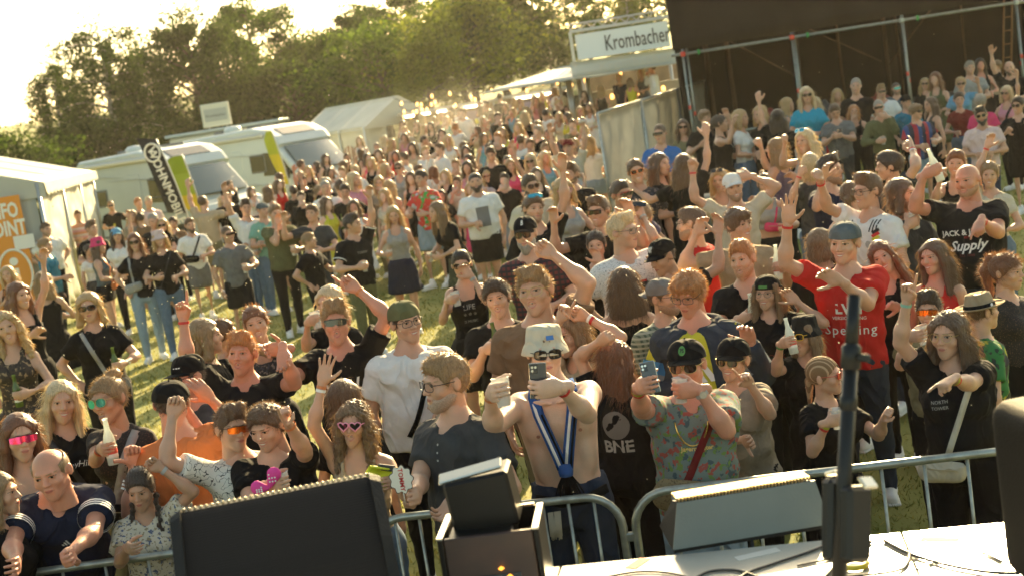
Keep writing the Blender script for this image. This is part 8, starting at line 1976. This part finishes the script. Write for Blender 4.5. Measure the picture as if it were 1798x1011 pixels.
# things held in the front row
def held_world(rec, key, off=(0, 0, 0)):
    gc, T, A, N, W, E = rec['info']['grips'][key]; return rec['L2W'] @ Vector(gc + C_(*off))
pk = mat('pink_dotted_felt', (.75, .05, .30), .7); wd_ = mat('white_dots', (.8, .78, .75), .7)
p = held_world(F1['badge'], 'r', (-.07, -.03, .0)); e = empty('bow_headband', p); tag(e, 'bright pink bow with white dots held by the grinning man with the round badge', 'headband')
for s in (-1, 1):
    F2 = Field((-.12, -.05, -.09), (.12, .05, .12), .009); F2.cone((0, 0, 0), (s * .055 if s < 0 else .035, 0, .01 if s < 0 else .065), .012, .038, 0, sq=.45); bo = F2.geo().obj('bow_loop', pk, e)
    for k in range(7):
        x0 = (-.035 - .012 * (k % 3), .010 * (k // 3) - .006) if s < 0 else (.012 + .014 * (k % 3), .035 + .018 * (k // 3)); g = disc(.0045, 8); g.obj('dot', wd_, bo, Matrix.Translation((x0[0], -.0195, x0[1])))
p = held_world(F1['heart'], 'l', (-.02, -.03, .02)); e = empty('paper_bag', p, .3); tag(e, 'bright yellow folded cap or pouch held by the woman with heart shaped sunglasses', 'pouch')
g = Geo(); sheet(g, (-.14, 0, -.05), (.10, .03, -.05), (.12, .02, .03), (-.03, -.03, .09), 10, 6, .012, 3, th=.02); g.obj('pouch_body', mat('yellow_plastic_bright', (.66, .68, .03), .5), e)
g = Geo(); g.tube([(-.03, -.03, .09), (.05, -.01, .055), (.12, .02, .035)], .006, 6); g.obj('rim', mat('yellow_plastic_bright', (.66, .68, .03), .5), e); g = Geo(); g.box((.05, .0, .06), (.09, .02, .03), rotm('y', .35), bev=.005); g.obj('dark_card', mat('print_ink', COLS['dkgrey'], .7), e)
p = held_world(F1['polo'], 'r', (-.0, -.02, .085)); e = empty('speech_bubble_sign', p, R(0)); tag(e, 'white cloud shaped paper sign with red lettering held by the man in grey polo', 'sign')
cl_ = [(.050 * math.cos(a) * (1 + .10 * math.cos(9 * a)), .062 * math.sin(a) * (1 + .10 * math.cos(9 * a))) for a in np.linspace(0, 2 * math.pi, 55)[:-1]]
g = Geo(); g.prism([(x * 1.07, z * 1.06) for x, z in cl_], .003, T4(t=(0, .0008, 0))); g.obj('sign_rim', mat('print_ink', (.01, .01, .01), .7), e); g = Geo(); g.prism(cl_, .003, T4(t=(0, -.001, 0))); so = g.obj('sign_card', M_WINK, e)
g = Geo(); g.join(text_geo('TOMMY', .030, bold=.0006), T4(rotm('y', math.pi / 2), (0, -.0025, 0))); g.obj('lettering', mat('print_ink', COLS['red'], .7), so); g = Geo(); g.tube([(0, .002, -.06), (0, .002, -.12)], .002, 6); g.obj('stick', M_WINK, e)
# cigarette-size details on the front rows: bags and belts of the middle distance
def rec_at(u, v): return min(people, key=lambda q: (q['u'] - u) ** 2 + (q['v'] - v) ** 2)
strap(rec_at(157, 540), -1, 'ltgrey', .035, bag=True, bagcol='grey', bagz=-.03, bagsize=(.24, .08, .17), bagx=.06)
strap(rec_at(334, 396), 1, 'black', .03, bag=True, bagcol='black', bagz=.12, bagsize=(.24, .09, .15), bagx=-.08); strap(rec_at(237, 426), -1, 'ltgrey', .03, bag=True, bagcol='ltgrey', bagz=.08, bagsize=(.24, .09, .15), bagx=-.10)
strap(rec_at(173, 432), -1, 'orange', .03, bag=True, bagcol='orange', bagz=.02, bagsize=(.24, .09, .15), bagx=.05); strap(rec_at(1343, 324), 1, 'hotpink', .02, bag=True, bagcol='hotpink', bagz=.02, bagsize=(.22, .08, .12), bagx=0)
strap(rec_at(1264, 218), -1, 'ltgrey', .03); strap(rec_at(1767, 164), 1, 'black', .04); strap(rec_at(280, 420), 1, 'dkgrey', .02)
r = rec_at(835, 320); PR(r, '', 1, .22, 'grey', geo=patch_grid(.17, .26, 6), nm='photo_print'); sleeve_bands(rec_at(619, 394), 'white', 1); PR(rec_at(619, 394), 'TOMMY', .04, .33, 'ltgrey'); sleeve_bands(F1['orange'], 'white', 3)
PR(rec_at(1608, 197), '', 1, .33, 'red', x=.07, geo=disc(.025), nm='crest')
PR(rec_at(80, 432), '', 1, .3, 'orange', x=.06, geo=disc(.03), nm='print'); PR(rec_at(195, 362), '', 1, .2, 'yellow', geo=patch_grid(.05, .07, 2), nm='badge')

# ------------------------------------------------------------------ the crowd further back: whole people built once, then copied one by one
def arche(sex, top, bot, hair, r_, l_, seed, fat=1.0, mouth='closed'):
    sp = dict(sex=sex, top=top, bot=bot, seed=seed, fat=fat, mouth=mouth, arms={})
    for k, sx, a in (('r', -1, r_), ('l', 1, l_)): q = PRE[a]; sp['arms'][k] = dict(w=C_(sx * q[0], q[1], q[2]), shape='relaxed' if a not in ('drink', 'held') else 'grip')
    g, cl, info = build_body(sp, 2); d = dict(body=g.mesh('body', [skin_mat('n'), M_LIP['n'], M_EYE, M_IRIS, hair_mat('dark'), M_MOUTH, M_TEETH]), cl={}, TM=W4(info['head']), hair=hair_geo(hair, .018).mesh('hair', [hair_mat('dark')]), sex=sex, top=top, bot=bot, hs=hair, pose=(r_, l_), info=info)
    for n_, c in cl.items():
        if c.V: d['cl'][n_] = c.mesh(n_, [cloth_mat('white')])
    return d
AR = [arche('m', 'tee', 'jeans', 'short', 'down', 'held', 1.1), arche('m', 'tee', 'shorts', 'quiff', 'down', 'down', 2.2), arche('m', 'polo', 'jeans', 'buzz', 'held', 'down', 3.1, 1.15), arche('m', 'tee', 'jeans', 'curly', 'up', 'down', 4.7), arche('m', 'longsleeve', 'jeans', 'short', 'drink', 'down', 5.2), arche('m', 'tee', 'jeans', 'short', 'belly', 'belly', 2.9, 1.2),
      arche('f', 'tee', 'jeans', 'long', 'down', 'held', 1.6), arche('f', 'tank', 'hotpants', 'longwavy', 'down', 'down', 6.1), arche('f', 'fitted', 'jeans', 'tied', 'held', 'belly', 3.8), arche('f', 'tank', 'skirt', 'bob', 'drink', 'down', 7.7), arche('f', 'fitted', 'jeans', 'long', 'up', 'up', 8.3), arche('f', 'dress', '', 'long', 'down', 'belly', 5.9)]
TOPW = {'m': ['black'] * 8 + ['white'] * 6 + ['navy', 'dkgrey', 'grey', 'olive', 'beige', 'red', 'blue', 'cream', 'teal', 'khaki'], 'f': ['black'] * 8 + ['white'] * 6 + ['pink', 'cream', 'beige', 'ltgrey', 'hotpink', 'sky', 'olive', 'grey', 'red', 'mint', 'yellow']}
CN = {'dkgrey': 'dark grey', 'ltgrey': 'light grey', 'hotpink': 'bright pink', 'sky': 'light blue', 'teal': 'petrol blue', 'navy': 'navy blue', 'mint': 'mint green', 'olive': 'olive green'}
HN = {'blond': 'blond', 'pale': 'pale blond', 'dkblond': 'dark blond', 'brown': 'brown', 'dark': 'dark', 'ltbrown': 'light brown', 'ginger': 'ginger', 'grey': 'grey', 'auburn': 'auburn'}
TN = {'tee': 't-shirt', 'polo': 'polo shirt', 'longsleeve': 'sweatshirt', 'tank': 'tank top', 'fitted': 'tight t-shirt', 'dress': 'dress'}
rr = random.Random(21); used_labels = set(); NF = [0]
def far_person(u, Z, zone):
    p0 = at(u, 250, Z); x, y = p0[0], p0[1]; gz = ground(x, y)
    for q in people:
        if (q['feet'][0] - x) ** 2 + (q['feet'][1] - y) ** 2 < .42 ** 2: return
    for t_ in range(60):
        A = rr.choice(AR); tc = rr.choice(TOPW[A['sex']]); hc = rr.choice(['blond', 'pale', 'dkblond', 'brown', 'dark', 'ltbrown', 'brown', 'dark'] + (['grey', 'ginger'] if A['sex'] == 'm' else ['blond', 'auburn', 'pale'])); bc = rr.choice(['black', 'dkdenim', 'denim', 'black', 'khaki', 'ltdenim', 'dkgrey'])
        lk = {'up': 'raising a hand', 'drink': 'drinking', 'held': 'holding a cup low', 'belly': 'hands together', 'down': 'arms down'}; act = lk[A['pose'][0] if A['pose'][0] != 'down' else A['pose'][1]]
        bn = {'jeans': {'black': 'black trousers', 'dkdenim': 'dark jeans', 'denim': 'blue jeans', 'khaki': 'khaki trousers', 'ltdenim': 'light jeans', 'dkgrey': 'grey trousers'}[bc], 'shorts': CN.get(bc, bc).replace('denim', ' denim') + ' shorts', 'hotpants': 'short shorts', 'skirt': 'skirt', '': ''}[A['bot']]
        lab = f"{'man' if A['sex'] == 'm' else 'woman'} with {HN[hc]} hair, {CN.get(tc, tc)} {TN[A['top']]}{' and ' + bn if bn else ''}, {act}, {zone}"
        if lab not in used_labels and len(lab.replace(',', '').replace('-', ' ').split()) <= 16: break
    used_labels.add(lab)
    yw = R(rr.gauss(0, 32) if rr.random() < .72 else rr.uniform(60, 300)) - math.atan2(x, y); s = rr.uniform(.93, 1.06) * (1 if A['sex'] == 'm' else .96)
    e = empty('person', (x, y, gz), yw, s); tag(e, lab, 'person', 'people in the crowd')
    def ob(n_, me, ms, T=None, par=e):
        o = bpy.data.objects.new(n_, me); COL.objects.link(o); o.parent = par
        if T is not None: o.matrix_local = T
        for i, m in ms.items(): o.material_slots[i].link = 'OBJECT'; o.material_slots[i].material = m
        return o
    ob('body', A['body'], {0: skin_mat(rr.choice('nnprt'))}); ob('hair', A['hair'], {0: hair_mat(hc)}, A['TM'])
    for n_, me in A['cl'].items(): ob(n_, me, {0: cloth_mat(bc if n_ in ('trousers', 'shorts', 'skirt') else tc)})
    for hip, kn, ank, sx in A['info']['legs']: ob('shoe', shoe_mesh(2, 'white'), {}, W4(T4(rotm('z', sx * .22), (ank[0], ank[1] - .02, 0))))
    people.append(dict(feet=np.array([x, y, gz]), yw=yw, s=s, u=u, v=0, Z=Z, label=lab)); NF[0] += 1
for Z, u0, u1, du, zone in ((22.5, 560, 1040, 47, 'in the centre of the crowd'), (24.5, 590, 1040, 36, 'behind the centre of the crowd'), (27, 560, 1035, 30, 'amid the dense rear crowd'), (29.5, 560, 1035, 27, 'in the dense rear crowd'), (32, 455, 1035, 25, 'in front of the marquee and stalls'), (35, 520, 1040, 24, 'just before the marquee and stalls'), (38, 640, 1040, 22, 'close to the food stalls'), (41, 715, 1010, 22, 'right at the food stalls'), (44, 740, 985, 24, 'queueing at the stalls')):
    u = u0
    while u < u1:
        far_person(u + rr.uniform(-9, 9), Z + rr.uniform(-.9, .9), zone); u += du * rr.uniform(.8, 1.5)
for u in (1068, 1086, 1103, 1121, 1143, 1163): far_person(u, 38.6 + rr.uniform(-.4, .4), 'standing at the beer stand')
for u, Z in ((222, 33), (372, 31), (388, 34), (425, 31), (455, 28), (475, 30), (500, 28), (520, 30.5), (545, 27.5), (512, 26)): far_person(u, Z, 'before the motorhomes')
for u, Z in ((1285, 22), (1390, 22.5), (1440, 22), (1480, 23.5), (1520, 22), (1655, 22.5), (1735, 24.5)): far_person(u, Z, 'in the row before the second stage')

# drops and insects glittering in the backlight: one mass
M_DROP = mat('glittering_drop', (.85, .80, .65), .1, key='drop', spec=1.0, trans=.6); g = Geo(); q8 = np.array([(1, 0, 0), (-1, 0, 0), (0, 1, 0), (0, -1, 0), (0, 0, 1), (0, 0, -1)], float); F8 = [(0, 2, 4), (2, 1, 4), (1, 3, 4), (3, 0, 4), (2, 0, 5), (1, 2, 5), (3, 1, 5), (0, 3, 5)]
for k in range(230):
    if k < 140: u, v = rr.gauss(330, 120), rr.gauss(480, 70)
    else: u, v = rr.uniform(0, 1750), rr.uniform(60, 900)
    p = at(u, v, rr.uniform(5.2, 9.0) if v > 250 else rr.uniform(7, 12))
    if p[2] < ground(p[0], p[1]) + .3: continue
    g.add(q8 * (.0022 + .0022 * rr.random() ** 2) + p, F8)
tag(g.obj('flying_drops', M_DROP), 'tiny bright drops and insects glittering in the air above the crowd', 'drops', kind='stuff')

# smoke of the grill drifting before the stalls
M_SM = bpy.data.materials.new('grill_smoke'); M_SM.use_nodes = True; nt = M_SM.node_tree; nt.nodes.clear(); ou = nn(nt, 'OutputMaterial'); pv = nn(nt, 'VolumePrincipled'); pv.inputs['Color'].default_value = (1, .95, .86, 1); pv.inputs['Anisotropy'].default_value = .5
tc = nn(nt, 'TexCoord'); ns = nn(nt, 'TexNoise'); ns.inputs['Scale'].default_value = .9; ns.inputs['Detail'].default_value = 3; nt.links.new(tc.outputs['Object'], ns.inputs['Vector']); ln = nn(nt, 'VectorMath', operation='LENGTH'); mp = nn(nt, 'Mapping'); mp.inputs['Scale'].default_value = (1 / 3.4, 1 / 3.0, 1 / 1.6); nt.links.new(tc.outputs['Object'], mp.inputs[0]); nt.links.new(mp.outputs[0], ln.inputs[0])
fa = nn(nt, 'MapRange'); fa.inputs[1].default_value = 1.0; fa.inputs[2].default_value = .1; nt.links.new(ln.outputs['Value'], fa.inputs[0]); r2 = nn(nt, 'MapRange'); r2.inputs[1].default_value = .38; r2.inputs[2].default_value = .68; r2.inputs[4].default_value = .05; nt.links.new(ns.outputs['Fac'], r2.inputs[0])
mu = nn(nt, 'Math', operation='MULTIPLY'); nt.links.new(fa.outputs[0], mu.inputs[0]); nt.links.new(r2.outputs[0], mu.inputs[1]); nt.links.new(mu.outputs[0], pv.inputs['Density']); nt.links.new(pv.outputs[0], ou.inputs['Volume'])
g = Geo(); g.lathe([(3.4 * math.sin(a), -1.6 * math.cos(a)) for a in np.linspace(0, math.pi, 9)], 16, sy=.88); tag(g.obj('smoke', M_SM, None, Matrix.Translation(Vector(at(775, 232, 37)))), kind='stuff')
for ch in F1['corn']['root'].children:
    if ch.name.startswith('hair'): ch.material_slots[0].material = pattern_mat('cornrow_hair', 'vstripe', [(.20, .11, .05), (.42, .27, .15)], 48)

# ------------------------------------------------------------------ warm evening haze over the whole field
M_HAZE = bpy.data.materials.new('evening_haze'); M_HAZE.use_nodes = True; nt = M_HAZE.node_tree; nt.nodes.clear()
ou = nn(nt, 'OutputMaterial'); pv = nn(nt, 'VolumePrincipled'); pv.inputs['Color'].default_value = (1.0, .93, .78, 1); pv.inputs['Density'].default_value = HAZE_D; pv.inputs['Anisotropy'].default_value = .55
nt.links.new(pv.outputs[0], ou.inputs['Volume'])
if HAZE_D > 0:
    g = Geo(); g.box((0, 640, 26), (2000, 1500, 64)); tag(g.obj('haze', M_HAZE), kind='stuff')
